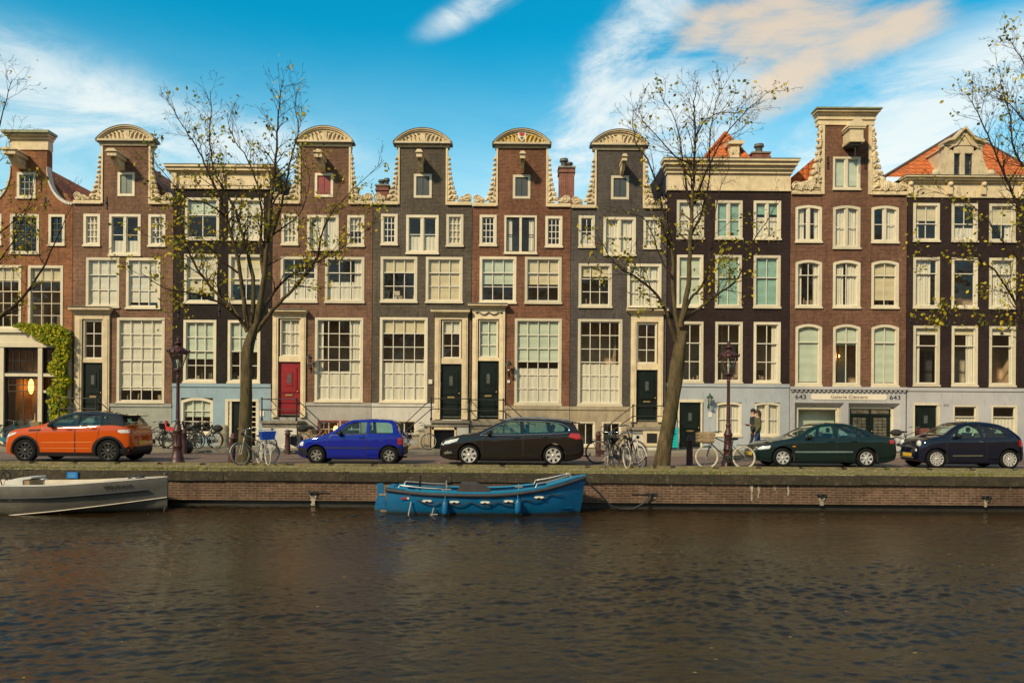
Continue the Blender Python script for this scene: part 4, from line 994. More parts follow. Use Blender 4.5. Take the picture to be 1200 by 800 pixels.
# ---- H6
h = newhouse('dark slate grey neck gable house behind the right tree, the rightmost round topped gable', 668.5, 781, 244, B_H6)
neckgable(h, 698, 754.5, 176, (716,206,737,234), 0, 9, (692.5,759,154,170.5,176), hp=(724,190,733,203), shut=mat('hatch_slate', (.055,.065,.07), .5))
window(h, 678,253,697,290,2,2,'s.4'); window(h, 707,254.5,745,299,1,2,'d.45_.45',dbl=True); window(h, 754,254.5,774,291,3,4,'cW1')
window(h, 678,309,717,360,3,(1,2),'cC.25',stuff=True); window(h, 735,309,775,361,3,(1,2),'d.5_.5')
window(h, 677,374,729,475,4,(3,3),'s.48',stuff=True)
doorcase(h, 734,782,362,368, 739,776.5, 494, 746,378,770,426, 746,433,770,493, DOORK, kind='', trows=3)
q = stoop(h, 737, 780, 500, -1, 5, white='w', hatch=True, sw=1.2); railing(h, *q, -1)
window(h, 675,494,697.5,523,2,1,'',frame=WOODW,fw=.07,name='basement_window'); window(h, 705,494,728,523,2,1,'',frame=WOODW,fw=.07,name='basement_window')
shell(h, (248,303,367,482), rooftype='gable', ridge=HZ(h,208), eave=-.7, plinth=(477, SANDST))

# ---- H7
h = newhouse('purple-black house with wide straight cream cornice, hipped red roof and blue-grey ground floor', 782, 925.5, 224, B_PUR)
m, X0, X1 = topbox(h, 783, 925.5, ((222,224,.08,0),(204,222,.05,0),(200,204,.15,0),(196,200,.26,0),(192,196,.40,0),(189.5,192,.5,0),(188.8,189.5,.52,1)))
hb(h, m, 'cornice', [CREAM, GREYMETAL])
k = (FY+3)/FY
def HP(h, px, py, y): q = y/FY; return (HX(h,px,py)*q, y, EYE+(HZ(h,py)-EYE)*q)
m = MB(); z0 = h.ztop+1.1
pk = HP(h, 850, 156, FY+3.2); pk2 = (pk[0], FY+9, pk[2]); a = HP(h, 820, 192, FY+1.2); b = HP(h, 884, 192, FY+1.2)
m.add([a, b, pk], [(0,1,2)]); m.add([a, pk, pk2, (a[0], FY+10, a[2])], [(0,1,2,3)]); m.add([b, pk, pk2, (b[0], FY+10, b[2])], [(3,2,1,0)])
m.box(h.X0, h.X1, FY+.3, FY+12, h.ztop-.3, a[2], 1)
m.tube([a, pk, pk2], .09, 6, 0); m.tube([pk, b], .09, 6, 0)
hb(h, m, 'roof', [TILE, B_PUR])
m = MB(); c = HP(h, 861, 178, FY+1.6); m.box(c[0]-.22, c[0]+.22, c[1], c[1]+1.4, c[2]-.6, c[2]+.35); m.prism([(c[0]-.32, c[2]+.35), (c[0]+.38, c[2]+.35), (c[0]+.45, c[2]+.52), (c[0]-.38, c[2]+.52)], c[1]-.12, c[1]+1.4)
hb(h, m, 'dormer', CREAM)
chimney(h, 882, 902, 178, ((892,166,.2),), y=FY+5)
GR2 = (('cT.9+d.1_.0'),('cT.4+d.0_.5'),('cG1+cT.6'))
for x0, x1, kd in ((793,825,'cW.9'),(838,870,'cT1'),(883,915,'cT.3+s.6')): window(h, x0,235,x1,280,1,2,kd,dbl=True)
for x0, x1, kd in ((793,824,'cG1'),(838,869,'cT1'),(883,914.5,'cT1')): window(h, x0,299,x1,360,2,(1,1),kd,split=.58)
for x0, x1, kd in ((793,824,'cW.0'),(838,870,'cW.0'),(883,914.5,'d.0_.25')): window(h, x0,377,x1,448.5,2,(1,2),kd,split=.66,stuff=True)
for x0, x1, kd in ((839,869,'s.95'),(884,914,'d.5_.5')): window(h, x0,471,x1,510.5,1,2,kd,dbl=True,arch=.06,fw=.09,lamp=False)
m = MB(); m.ball((HX(h,861,480), FY+1.0, HZ(h,479)), .09); hb(h, m, 'lit_lamp', GLOW2)
h.holes.append((HX(h,794,500), HX(h,823,500), .12, HZ(h,469)))
m = MB(); m.box(HX(h,793,500), HX(h,796,500), FY-.03, FY+.12, .12, HZ(h,469)); m.box(HX(h,821,500), HX(h,824,500), FY-.03, FY+.12, .12, HZ(h,469)); m.box(HX(h,793,500), HX(h,824,500), FY-.04, FY+.12, HZ(h,471.5), HZ(h,468)); hb(h, m, 'door_case', WOODW)
door(h, (HX(h,796,500), HX(h,821,500), .14, HZ(h,471.5)), DOORK, letter=True); plate(h, 832, 486, .15, .22)
shell(h, (246,290,368,457), rooftype='none', plinth=(450, PL_BG))

# ---- H8
h = newhouse('tall red-brown brick house with flat topped neck gable and the gallery sign below', 926, 1062, 228, B_H8)
A, B = HX(h, 964, 190), HX(h, 1019.5, 190); h.necks.append((A, B, HZ(h,146), []))
m, _, _ = topbox(h, 959, 1023, ((141,147,.06,0),(136,141,.12,0),(133.5,136,.2,0),(131,133.5,.32,0),(129.3,131,.4,1))); hb(h, m, 'cornice', [CREAM, mat('lead_green', (.24,.26,.16), .6)])
for X in (A, B): m = MB(); m.box(X-.08, X+.08, FY-.05, FY+.3, h.ztop, HZ(h,147)); hb(h, m, 'neck_trim', CREAM)
scroll(h, -1, A-.1, h.X0+.01, h.ztop, HZ(h,150), True, 21); scroll(h, 1, B+.1, h.X1-.01, h.ztop, HZ(h,150), True, 22)
hoist(h, 983, 148, 1008, 173, True)
window(h, 976,184,1008,222,1,1,'cG.9',dbl=True,fw=.09)
for x0, x1, kd in ((932,963,'d.35_.2'),(976,1008,'d.5_.5'),(1021,1053,'d.1_.5')):
    window(h, x0,241,x1,284 if x0 != 976 else 291,1,2,kd,dbl=True,arch=.08)
    window(h, x0,305,x1,360.5,2,(1,1),{932:'d.2_.25',976:'d.4_.45',1021:'cC.85'}[x0],arch=.1,split=.7,stuff=(x0 != 976))
    window(h, x0,380,x1,452,2 if x0 > 932 else 1,(1,1),{932:'cG.96',976:'cG.3',1021:'cG.96'}[x0],arch=.12,split=.72,lamp=(x0==976))
m = MB(); m.box(HX(h,974,430), HX(h,1010,430), FY+1.6, FY+1.64, HZ(h,454), HZ(h,380)); hb(h, m, 'room_screen', BLINDG)
anchors(h, ((970,191),(1014,191)))
# ground floor of the gallery
X0, X1 = h.X0, h.X1; zt = HZ(h,454); m = MB()
hs = [(HX(h,931,490), HX(h,989,490), .1, HZ(h,472)), (HX(h,994,490), HX(h,1055,490), .1, HZ(h,472))]
wallcells(m, X0, X1, .1, zt, hs, FY-.03, .0); m.box(X0, X1, FY-.16, FY-.031, zt-.1, zt+.03)
for i in range(26): x_ = X0+.1+(X1-X0-.2)*i/25; m.box(x_-.05, x_+.05, FY-.12, FY-.0305, zt-.19, zt-.1)
inner = [(HX(h,935,490), HX(h,986,490), .1, HZ(h,477)), (HX(h,998,490), HX(h,1050,490), .1, HZ(h,477))]
for (a,b,c,d), (e,f,g,i_) in zip(hs, inner):
    yo, yi = FY-.03, FY+.25
    m.add([(a,yo,c),(e,yi,g),(e,yi,i_),(a,yo,d)], [(0,1,2,3)]); m.add([(b,yo,c),(f,yi,g),(f,yi,i_),(b,yo,d)], [(3,2,1,0)]); m.add([(a,yo,d),(b,yo,d),(f,yi,i_),(e,yi,i_)], [(3,2,1,0)])
hb(h, m, 'plinth', PL_LIL)
m = MB(); a, b = HX(h,950,465), HX(h,1039,465); z = HZ(h,465); q = .13
m.prism([(a+q*(1-cos(t*pi/8)), z+q*sin(t*pi/8)*1.0) for t in range(0,5)]+[(b-q*(1-cos(t*pi/8)), z+q*sin(t*pi/8)) for t in range(4,-1,-1)]+[(b-q*(1-cos(t*pi/8)), z-q*sin(t*pi/8)) for t in range(1,5)]+[(a+q*(1-cos(t*pi/8)), z-q*sin(t*pi/8)) for t in range(4,0,-1)], FY-.055, FY-.03)
sg = hb(h, m, 'sign', mat('sign_cream', (.78,.70,.56), .5, .04))
INK = mat('sign_ink', (.20,.10,.06), .6)
text_mb('Galerie Clement', .21, INK, 'sign_lettering', sg, ((a+b)/2-h.off.x, -.06, z-.005), sx=1.2)
for px in (938, 1048.5): text_mb('643', .28, BLACKP, 'house_number', h.root, (HX(h,px,465)-h.off.x, -.036, HZ(h,465.5)), .008, sx=1.25)
h.holes.append((HX(h,927,490), HX(h,1061,490), .1, HZ(h,466)))
w = window(h, 935,477,985.5,517,1,1,'',inset=.25,hole=False,sill=False,fw=.09,name='shop_window')
m = MB(); m.box(HX(h,935,490), HX(h,986,490), FY+.8, FY+.85, .1, HZ(h,476)); hb(h, m, 'shop_screen', BLINDG, w)
m = MB(); m.box(HX(h,986,490), HX(h,998,490), FY+.2, FY+.24, .1, HZ(h,477)); m.box(HX(h,935,490), HX(h,986,490), FY+.25, FY+.3, .1, HZ(h,517)); m.box(HX(h,1047,490), HX(h,1050,490), FY+.24, FY+.33, .1, HZ(h,477)); m.box(HX(h,998,490), HX(h,1050,490), FY+.24, FY+.33, HZ(h,478.5), HZ(h,476)); hb(h, m, 'door_case', WOODW)
D = (HX(h,998,490), HX(h,1047,490), .14, HZ(h,478.5)); door(h, D, DOORK, y=FY+.3, dbl=True, glazed=True, letter=False)
shell(h, (246,297,370,), rooftype='none', zb=.1)
m = MB(); xc = (A+B)/2; zr = h.ztop+2.9; y0, y1 = FY+.43, FY+12
m.add([(h.X0,y0,h.ztop+.75),(xc,y0,zr),(xc,y1,zr),(h.X0,y1,h.ztop+.75)], [(0,1,2,3)]); m.add([(h.X1,y0,h.ztop-.4),(xc,y0,zr),(xc,y1,zr),(h.X1,y1,h.ztop-.4)], [(3,2,1,0)])
m.add([(h.X0,y0,h.ztop-.5),(h.X1,y0,h.ztop-.4),(xc,y0,zr),(h.X0,y0,h.ztop+.75)], [(0,1,2,3)], 0); m.box(h.X0, h.X0+.1, y0, y1, h.ztop-.5, h.ztop+.75, 1); hb(h, m, 'roof', [TILE, h.bm])

# ---- H9
h = newhouse('purple-black house at the right end with a red roof and a cream pedimented dormer', 1063, 1203, 232, B_PUR)
m, X0, X1 = topbox(h, 1063, 1203, ((229,232,.06,0),(215,229,.03,0),(212.5,215,.14,0),(210,212.5,.26,0),(208.3,210,.36,0),(207.6,208.3,.38,1)))
for px in (1065.5, 1112, 1151, 1198): m.box(HX(h,px-2.5,220), HX(h,px+2.5,220), FY-.16, FY-.03, HZ(h,228.5), HZ(h,214), 0); m.ball((HX(h,px,216), FY-.17, HZ(h,217)), .11, 8, 5, 0)
hb(h, m, 'cornice', [CREAM, GREYMETAL])
m = MB(); e0 = HP(h, 1036, 208, FY+.5); e1 = HP(h, 1228, 208, FY+.5); pk = HP(h, 1127, 152, FY+3.5)
pk2 = (pk[0], FY+9, pk[2])
m.add([e0, e1, pk], [(0,1,2)]); m.add([e0, pk, pk2, (e0[0], FY+12, e0[2])], [(0,1,2,3)]); m.add([e1, pk, pk2, (e1[0], FY+12, e1[2])], [(3,2,1,0)])
m.box(h.X0, h.X1, FY+.35, FY+12, h.ztop-.3, e0[2], 1); m.tube([e0, pk, e1], .08, 6, 2)
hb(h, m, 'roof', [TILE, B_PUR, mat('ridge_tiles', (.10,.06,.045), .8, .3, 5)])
m = MB()
def DX(px): return HX(h, px, 180)
zz = lambda py: HZ(h, py)
wallpoly_l = [(DX(1095),zz(207)),(DX(1117),zz(207)),(DX(1117),zz(178)),(DX(1107),zz(172)),(DX(1106),zz(184)),(DX(1103),zz(194)),(DX(1098),zz(202))]
wallpoly_r = [(2*DX(1128.5)-x_, z_) for x_, z_ in wallpoly_l]
for p_ in (wallpoly_l, wallpoly_r): m.prism(p_, FY-.06, FY+.3)
m.box(DX(1117), DX(1140), FY-.06, FY+.3, zz(180), zz(172)); m.box(DX(1125.5), DX(1129.5), FY-.06, FY+.2, zz(207), zz(180)); m.box(DX(1117), DX(1140), FY+.25, FY+.3, zz(207), zz(180), 1)
m.box(DX(1106), DX(1151), FY-.05, FY+2.5, zz(172.5), zz(171))
pts = [(DX(1104),zz(172)),(DX(1104),zz(169)),(DX(1110),zz(166)),(DX(1116),zz(165)),(DX(1128.5),zz(152))]
pl = pts+[(2*DX(1128.5)-x_, z_) for x_, z_ in pts[-2::-1]]
m.prism(pl, FY-.05, FY+.3)
up = pl[1:-1]; m.prism([(x_, z_+.09) for x_, z_ in up]+[(x_, z_-.02) for x_, z_ in up[::-1]], FY-.22, FY+.32)
lo = [(x_*.7+.3*DX(1128.5), z_-.22) for x_, z_ in up]; m.prism([(x_, z_+.04) for x_, z_ in lo]+[(x_, z_-.03) for x_, z_ in lo[::-1]], FY-.12, FY)
for px in (1096,1161): m.ball((DX(px), FY-.04, zz(204)), (.2,.12,.2), 10, 6)
m.add([(DX(1108),FY+.3,zz(207)),(DX(1108),FY+3,zz(207)),(DX(1108),FY+3,zz(172)),(DX(1108),FY+.3,zz(172))], [(0,1,2,3)]); m.add([(DX(1149),FY+.3,zz(207)),(DX(1149),FY+3,zz(207)),(DX(1149),FY+3,zz(172)),(DX(1149),FY+.3,zz(172))], [(3,2,1,0)])
d = hb(h, m, 'dormer', [CREAM, BLACKP])
for x0, x1 in ((1117,1125.5),(1129.5,1140)): window(h, x0,180,x1,207,1,(1,1),'',fw=.03,hole=False,sill=False,frame=WOODW,sash=mat('sash_dark',(.06,.05,.035),.4),name='dormer_window',split=.5)
for i, (x0, x1) in enumerate(((1070,1101),(1115,1145.5),(1159,1190))):
    window(h, x0,238.5,x1,283,2,(1,1),('cC.42+d.2_.0','d.1_.1','cC.5+d.0_.3')[i],split=.45) if i != 1 else window(h, x0,238.5,x1,283,2,(1,1),'s.35',dbl=False,split=.45)
    window(h, x0,302,x1,361,1,(1,1),('d.75_.0','cW.0','d.0_.85')[i],split=.7)
    window(h, x0,382,x1,452,1,(1,1),('cW.1+d.24_.0','cC.1+d.0_.34','cW.1+d.12_.12')[i],split=.68)
for x0, x1 in ((1116,1146),(1161,1192)): window(h, x0,474,x1,512,1,(1,1),'cG.0+s.62',split=.64,fw=.09)
h.holes.append((HX(h,1070,500), HX(h,1101,500), .12, HZ(h,473)))
m = MB(); m.box(HX(h,1069.5,500), HX(h,1071.5,500), FY-.04, FY+.12, .12, HZ(h,473)); m.box(HX(h,1097.5,500), HX(h,1101,500), FY-.04, FY+.12, .12, HZ(h,473)); m.box(HX(h,1069.5,500), HX(h,1101,500), FY-.06, FY+.12, HZ(h,475), HZ(h,472.5)); hb(h, m, 'door_case', WOODW)
door(h, (HX(h,1071.5,500), HX(h,1097.5,500), .14, HZ(h,475)), DOORK)
text_mb('645', .17, GREYMETAL, 'house_number', h.root, (HX(h,1108.5,475)-h.off.x, -.035, HZ(h,475)), .004)
shell(h, (246,290,370,458), rooftype='none', plinth=(455, PL_LIL))
anchors(h, ((1066,377),(1108,377),(1152,377),(1196,377)))

# ---- the next houses on either side, just outside the view
for x0_, x1_, bm_, lab, pl_ in ((-134, -18.6, B_H1, 'brown brick house with a straight cornice, mostly outside the left edge', PL_GREY), (1203.6, 1325, B_H8, 'red-brown brick house with a straight cornice, outside the right edge', PL_GG)):
    h = newhouse(lab, x0_, x1_, 235, bm_)
    m, _, _ = topbox(h, x0_+1, x1_-1, ((219,236,.05,0),(216,219,.18,0),(213,216,.3,0),(212.3,213,.32,1))); hb(h, m, 'cornice', [CREAM, GREYMETAL])
    w3 = (x1_-x0_)/3
    for i in range(3):
        a_ = x0_+w3*i+8; b_ = x0_+w3*(i+1)-5
        window(h, a_, 251, b_, 290, 2, (1,1), 'cC.4'); window(h, a_, 306, b_, 360, 2, (1,2), ('d.3_.3','cW.6','s.5')[i]); window(h, a_, 378, b_, 450, 2, (1,2), ('s.4','d.2_.4','cC.3')[i])
    for i in (1, 2): window(h, x0_+w3*i+8, 476, x0_+w3*(i+1)-5, 512, 2, (1,1), 's.7')
    D = (HX(h, x0_+10, 490), HX(h, x0_+34, 490), .14, HZ(h, 474)); h.holes.append((D[0]-.02, D[1]+.02, .12, D[3]+.02)); door(h, D, DOORK)
    shell(h, (246,298,368,462), rooftype='flat', plinth=(456, pl_))
# ------------------------------------------------------------------ cars
def spl(pts):
    """monotone cubic through (x, v) points"""
    xs = [p[0] for p in pts]; vs = [p[1] for p in pts]; n = len(xs)
    d = [(vs[i+1]-vs[i])/(xs[i+1]-xs[i]) for i in range(n-1)]
    m_ = [d[0]]+[0 if d[i-1]*d[i] <= 0 else 2*d[i-1]*d[i]/(d[i-1]+d[i]) for i in range(1, n-1)]+[d[-1]]
    def f(x):
        if x <= xs[0]: return vs[0]
        if x >= xs[-1]: return vs[-1]
        i = max(j for j in range(n-1) if xs[j] <= x); h_ = xs[i+1]-xs[i]; t = (x-xs[i])/h_
        return vs[i]*(2*t**3-3*t*t+1)+m_[i]*h_*(t**3-2*t*t+t)+vs[i+1]*(-2*t**3+3*t*t)+m_[i+1]*h_*(t**3-t*t)
    return f
def carpaint(name, col, coat=1.0):
    t = NT(name); t.set(t.b, 'Base Color', col); t.b.inputs['Roughness'].default_value = .5; t.b.inputs['Specular IOR Level'].default_value = 0
    t.b.inputs['Coat Weight'].default_value = coat; t.b.inputs['Coat Roughness'].default_value = .03; t.b.inputs['Coat IOR'].default_value = 1.55
    t.L.new(t.mr(t.noise(t.coord(), 3, 5), .3, .7, .5, .6), t.b.inputs['Roughness']); return t.mat
RUB = mat('tyre_rubber', (.010,.010,.010), .85, .25, 9, spec=.15)
ALLOY = mat('alloy_silver', (.52,.50,.46), .4, .1, 5, metal=.3)
BLKRIM = mat('rim_black', (.012,.012,.013), .35, .2, 5)
CHROME = mat('chrome_trim', (.75,.74,.72), .12, .05, 5, metal=1)
INTER = mat('car_interior', (.035,.035,.037), .8, .3, 5)
PLAST = mat('black_plastic', (.014,.014,.015), .6, .2, 6, spec=.25)
REDL = mat('tail_light_red', (.42,.012,.01), .15, .3, 12, coat=1)
LENS = mat('headlight_lens', (.62,.64,.62), .12, .25, 14, coat=1)
AMB = mat('indicator_amber', (.6,.22,.02), .2, .2)
PLATEY = mat('plate_yellow', (.75,.48,.03), .45, .05)
SEATG = mat('car_seat_grey', (.09,.09,.095), .85, .2, 6)

def make_car(name, label, loc, paint, L_, W, top, belt, wheels, r, side_wins, ws, rear, rim, spokes, doors, plan=None, gc=.17, rimr=.66, roofmat=None, arch_trim=False, extras=None, rimmat=None, plate_txt='', glass=None, fs=0.0, rs=0.0, tumble=.40):
    wf_, wr_ = wheels
    def rx(x): return x*(wf_-fs)/wf_ if x < wf_ else (x-fs if x <= wr_ else wr_-fs+(x-wr_)*(L_0-wr_-rs)/(L_0-wr_))
    L_0 = L_; rp = lambda ps: [(rx(q[0]), q[1]) for q in ps]
    top, belt = rp(top), rp(belt); side_wins = [rp(q) for q in side_wins]; doors = [rp(q) for q in doors]; ws = (rx(ws[0]), rx(ws[1]), ws[2], ws[3]); rear = (rx(rear[0]), rx(rear[1]), rear[2], rear[3]); wheels = (rx(wf_), rx(wr_)); L_ = rx(L_)
    if plan: plan = rp(plan)
    root = empty(name, label, 'car', loc, group='cars parked along the kerb')
    T, BL = spl(top), spl(belt)
    PL = spl(plan or [(0,.70),(.06,.80),(.25,.905),(.7,.965),(1.3,.99),(L_*.5,1),(L_-1.0,.985),(L_-.35,.93),(L_-.08,.85),(L_,.76)])
    BO = spl([(0,gc+.16),(.08,gc+.06),(.4,gc),(L_-.5,gc),(L_-.1,gc+.08),(L_,gc+.2)])
    def sec(x, ins=0.0):
        hw = W/2*PL(x)-ins; zt = T(x)-ins; z0 = BO(x)+ins; zb = min(BL(x), zt-.045)
        g = max(zt-zb, .02); wr = hw*.955-tumble*g-(0.0)
        k = min(1, g/.35)
        return [(0,z0),(.8*hw,z0),(.95*hw,z0+.03),(.985*hw,z0+.10),(hw,z0+(zb-z0)*.35),(hw*1.0,z0+(zb-z0)*.6),(.993*hw,z0+(zb-z0)*.82),(.975*hw,zb-.035),(.957*hw,zb),
                (wr+(.957*hw-wr)*.55,zb+g*.42),(wr+(.957*hw-wr)*.2,zb+g*.74),(wr-.015,zb+g*.90),(wr-.07-.03*k,zb+g*.975),(wr*.55,zt+.006),(0,zt+.012)]
    def side(x, z):
        s_ = sec(x)[2:14]
        for (y0, z0), (y1, z1) in zip(s_, s_[1:]):
            if z0 <= z <= z1 and z1 > z0: return y0+(y1-y0)*(z-z0)/(z1-z0)
        return s_[0][0] if z < s_[0][1] else s_[-1][0]
    def endx(y, z, back=False):
        y = abs(y); n = 60
        for i in range(n):
            d = .5*i/n; x = L_-d if back else d
            if z <= T(x) and z >= BO(x)-.05 and y <= side(x, z)+.001: return x
        return L_-.5 if back else .5
    def loft(xs, ins, lo=None, mi=0):
        m = MB(); m.i = mi; m.smooth = True; rows = []
        for x in xs:
            s_ = sec(x, ins)
            if lo is not None: s_ = [(y, max(z, lo)) for y, z in s_]
            row = [(x, -y, z) for y, z in s_]+[(x, y, z) for y, z in s_[-2:0:-1]]
            rows.append(row)
        n = len(rows[0]); m.add([p for r_ in rows for p in r_], [(i*n+k, i*n+(k+1)%n, (i+1)*n+(k+1)%n, (i+1)*n+k) for i in range(len(rows)-1) for k in range(n)])
        m.add(rows[0], [tuple(range(n-1,-1,-1))]); m.add(rows[-1], [tuple(range(n))]); return m
    N_ = 64; xs = [L_*(.5-.5*cos(pi*i/N_)) for i in range(N_+1)]
    mats = [paint, INTER, PLAST, roofmat or paint]
    body_mb = loft(xs, 0)
    if roofmat:
        nv = len(sec(1)); per = 2*nv-2
        for i, f in enumerate(body_mb.f[:N_*per]):
            k = i % per; kk = k if k < nv-1 else per-1-k
            x = xs[i//per]
            if kk >= 8 and T(x)-BL(x) > .06 and 1.4 < x : body_mb.m[i] = 3
    tmp = []
    def solid(mb):
        me = bpy.data.meshes.new('cut'); me.from_pydata(mb.v, [], mb.f)
        for q in mats: me.materials.append(q)
        me.polygons.foreach_set('material_index', [1]*len(mb.f)); 
        bm = bmesh.new(); bm.from_mesh(me); bmesh.ops.remove_doubles(bm, verts=bm.verts, dist=1e-5); bmesh.ops.recalc_face_normals(bm, faces=bm.faces); bm.to_mesh(me); bm.free()
        o = bpy.data.objects.new('cut', me); C.objects.link(o); tmp.append(o); return o
    b = body_mb.build('body', mats, None)
    bm = bmesh.new(); bm.from_mesh(b.data); bmesh.ops.remove_doubles(bm, verts=bm.verts, dist=1e-5); bmesh.ops.recalc_face_normals(bm, faces=bm.faces); bm.to_mesh(b.data); bm.free()
    cuts = []
    m = MB()
    for wx in wheels:
        for s_ in (-1, 1): m.lathe([(r+.055, s_*(W/2-.30)), (r+.055, s_*(W/2+.2))], (wx, 0, r+.01), 28, axis='y')
    cuts.append(solid(m))
    xi0 = [x for x in [ws[0]-.25+i*.08 for i in range(200)] if x < min(rear[1]+.1, L_-.22)]
    cuts.append(solid(loft(xi0, .045, lo=.62)))
    m = MB()
    for k_, wpoly in enumerate(side_wins): m.prism(wpoly, -W, W)
    cuts.append(solid(m))
    def strip(x0, x1, yh0, yh1, d0=.14, d1=.1):
        n = 8; xs_ = [x0+(x1-x0)*i/n for i in range(n+1)]
        mm = MB(); rows = []
        for i, x in enumerate(xs_):
            yh = yh0+(yh1-yh0)*i/n; rows.append([(x,-yh,T(x)-d0),(x,yh,T(x)-d0),(x,yh,T(x)+d1),(x,-yh,T(x)+d1)])
        mm.add([p for q in rows for p in q], [(4*i+k, 4*i+(k+1)%4, 4*i+4+(k+1)%4, 4*i+4+k) for i in range(n) for k in range(4)])
        mm.add(rows[0], [(3,2,1,0)]); mm.add(rows[-1], [(0,1,2,3)]); return mm
    cuts.append(solid(strip(ws[0]+.06, ws[1]-.04, ws[2], ws[3], .2)))
    cuts.append(solid(strip(rear[0]+.04, rear[1]-.05, rear[2], rear[3], .2)))
    for c_ in cuts:
        md = b.modifiers.new('b', 'BOOLEAN'); md.operation = 'DIFFERENCE'; md.solver = 'EXACT'; md.object = c_
    bpy.context.view_layer.update(); dg = bpy.context.evaluated_depsgraph_get()
    me = bpy.data.meshes.new_from_object(b.evaluated_get(dg)); b.modifiers.clear(); b.data = me; me.name = 'body'
    for o in tmp: bpy.data.objects.remove(o)
    me.polygons.foreach_set('use_smooth', [True]*len(me.polygons)); me.set_sharp_from_angle(angle=radians(38)); b.parent = root

    def patch(poly, off, s_, mi=0, m=None, endcap=None, step=.09):
        """sheet following the side of the car"""
        m = m or MB(); bm = bmesh.new(); vs = [bm.verts.new((x, 0, z)) for x, z in poly]; bm.faces.new(vs)
        X0_, X1_ = min(p[0] for p in poly), max(p[0] for p in poly); Z0_, Z1_ = min(p[1] for p in poly), max(p[1] for p in poly)
        x = X0_+step
        while x < X1_-.01: bmesh.ops.bisect_plane(bm, geom=bm.verts[:]+bm.edges[:]+bm.faces[:], plane_co=(x,0,0), plane_no=(1,0,0)); x += step
        z = Z0_+step*.6
        while z < Z1_-.01: bmesh.ops.bisect_plane(bm, geom=bm.verts[:]+bm.edges[:]+bm.faces[:], plane_co=(0,0,z), plane_no=(0,0,1)); z += step*.6
        bm.verts.index_update(); v_ = []
        for v in bm.verts:
            if endcap is None: v_.append((v.co.x, s_*(side(v.co.x, v.co.z)+off), v.co.z))
            else:      # poly is (y, z) on the front or the back
                xe = endx(v.co.x, v.co.z, endcap == 'b'); v_.append((xe+(off if endcap == 'b' else -off), v.co.x, v.co.z))
        m.add(v_, [[v.index for v in f.verts] for f in bm.faces], mi, True); bm.free(); return m
    def sheet(name_, polys, off, mats_, parent=None, both=True, endcap=None, own=False):
        for item in polys:
            poly, mi = item if isinstance(item, tuple) and isinstance(item[1], int) else (item, 0)
            if endcap is None and not own: poly = rp(poly)
            for s_ in ((-1, 1) if both and endcap is None else (-1,)):
                m = MB(); patch(poly, off, s_, 0, m, endcap); m.build(name_, mats_[mi] if isinstance(mats_, list) else mats_, parent or root)
    # side glass, windscreen, rear window
    GM = glass or CARGLASS
    sheet('side_glass', side_wins, -.022, GM, own=True)
    for (nm, q) in (('windscreen', ws), ('rear_window', rear)):
        m = MB(); n = 8; vs = []
        for i in range(n+1):
            x = q[0]+.04+(q[1]-q[0]-.06)*i/n; yh = q[2]+.03+(q[3]-q[2])*i/n
            vs += [(x, -yh, T(x)-.025), (x, -yh*.5, T(x)-.012), (x, 0, T(x)-.008), (x, yh*.5, T(x)-.012), (x, yh, T(x)-.025)]
        m.add(vs, [(5*i+k, 5*i+k+1, 5*i+6+k, 5*i+5+k) for i in range(n) for k in range(4)], smooth=True); m.build(nm, GM, root)
    # doors: a dark gap with the door skin standing a few mm proud of it
    for dp in doors:
        for s_ in (-1, 1):
            cx_ = sum(p[0] for p in dp)/len(dp); cz = sum(p[1] for p in dp)/len(dp)
            big = [(cx_+(x-cx_)*(1+.018/abs(x-cx_) if abs(x-cx_) > .05 else 1), cz+(z-cz)*(1+.014/max(.05, abs(z-cz)))) for x, z in dp]
            m = MB(); patch(big, .0015, s_, 1, m); patch(dp, .0055, s_, 0, m)
            d = m.build('door', [paint, BLACKP], root)
            hx = max(p[0] for p in dp)-.16; hz = max(p[1] for p in dp)-.10; hm = MB(); yy = s_*(side(hx, hz)+.02)
            hm.tube([(hx-.10, yy-s_*.015, hz), (hx-.08, yy+s_*.01, hz), (hx+.06, yy+s_*.01, hz), (hx+.08, yy-s_*.015, hz)], .014, 6); hm.build('handle', paint if paint != ALLOY else PLAST, d)
    # wheels
    for wx in wheels:
        for s_ in (-1, 1):
            yo = s_*(W/2-.035); yi = s_*(W/2-.24); m = MB(); d = s_
            m.lathe([(r*rimr, yo-d*.015), (r*.78, yo+d*.0), (r*.93, yo-d*.008), (r*.985, yo-d*.03), (r, yo-d*.06), (r, yi+d*.05), (r*.96, yi), (r*.7, yi)], (wx, 0, r), 36, axis='y', cap=False)
            ty = m.build('wheel', RUB, root)
            m = MB(); R = r*rimr; rm_ = rimmat or ALLOY
            m.lathe([(R*.97, yo-d*.12), (R*.97, yo-d*.075)], (wx, 0, r), 28, axis='y', mi=1)
            m.ring((wx, yo-d*.012, r), R*.96, R*.055, n=32, k=6, mi=0)
            for i in range(spokes):
                a = 2*pi*i/spokes+.3; w = R*(.11 if spokes > 7 else .17)*(rim if rim else 1)
                c_, s2 = cos(a), sin(a); pts = [(R*.12, -w*.8), (R*.95, -w*1.15), (R*.95, w*1.15), (R*.12, w*.8)]
                vs = [(wx+u*c_-v*s2, yo-d*(.018 if u > R*.5 else .03), r+u*s2+v*c_) for u, v in pts]+[(wx+u*c_-v*s2, yo-d*.07, r+u*s2+v*c_) for u, v in pts]
                m.add(vs, [(0,1,2,3),(0,4,5,1),(1,5,6,2),(2,6,7,3),(3,7,4,0)], 0)
            m.lathe([(R*.26, yo-d*.08), (R*.26, yo-d*.03), (R*.2, yo-d*.012), (R*.02, yo-d*.010)], (wx, 0, r), 14, axis='y', mi=0)
            m.build('rim', [rm_, BLACKP], ty, fixn=True)
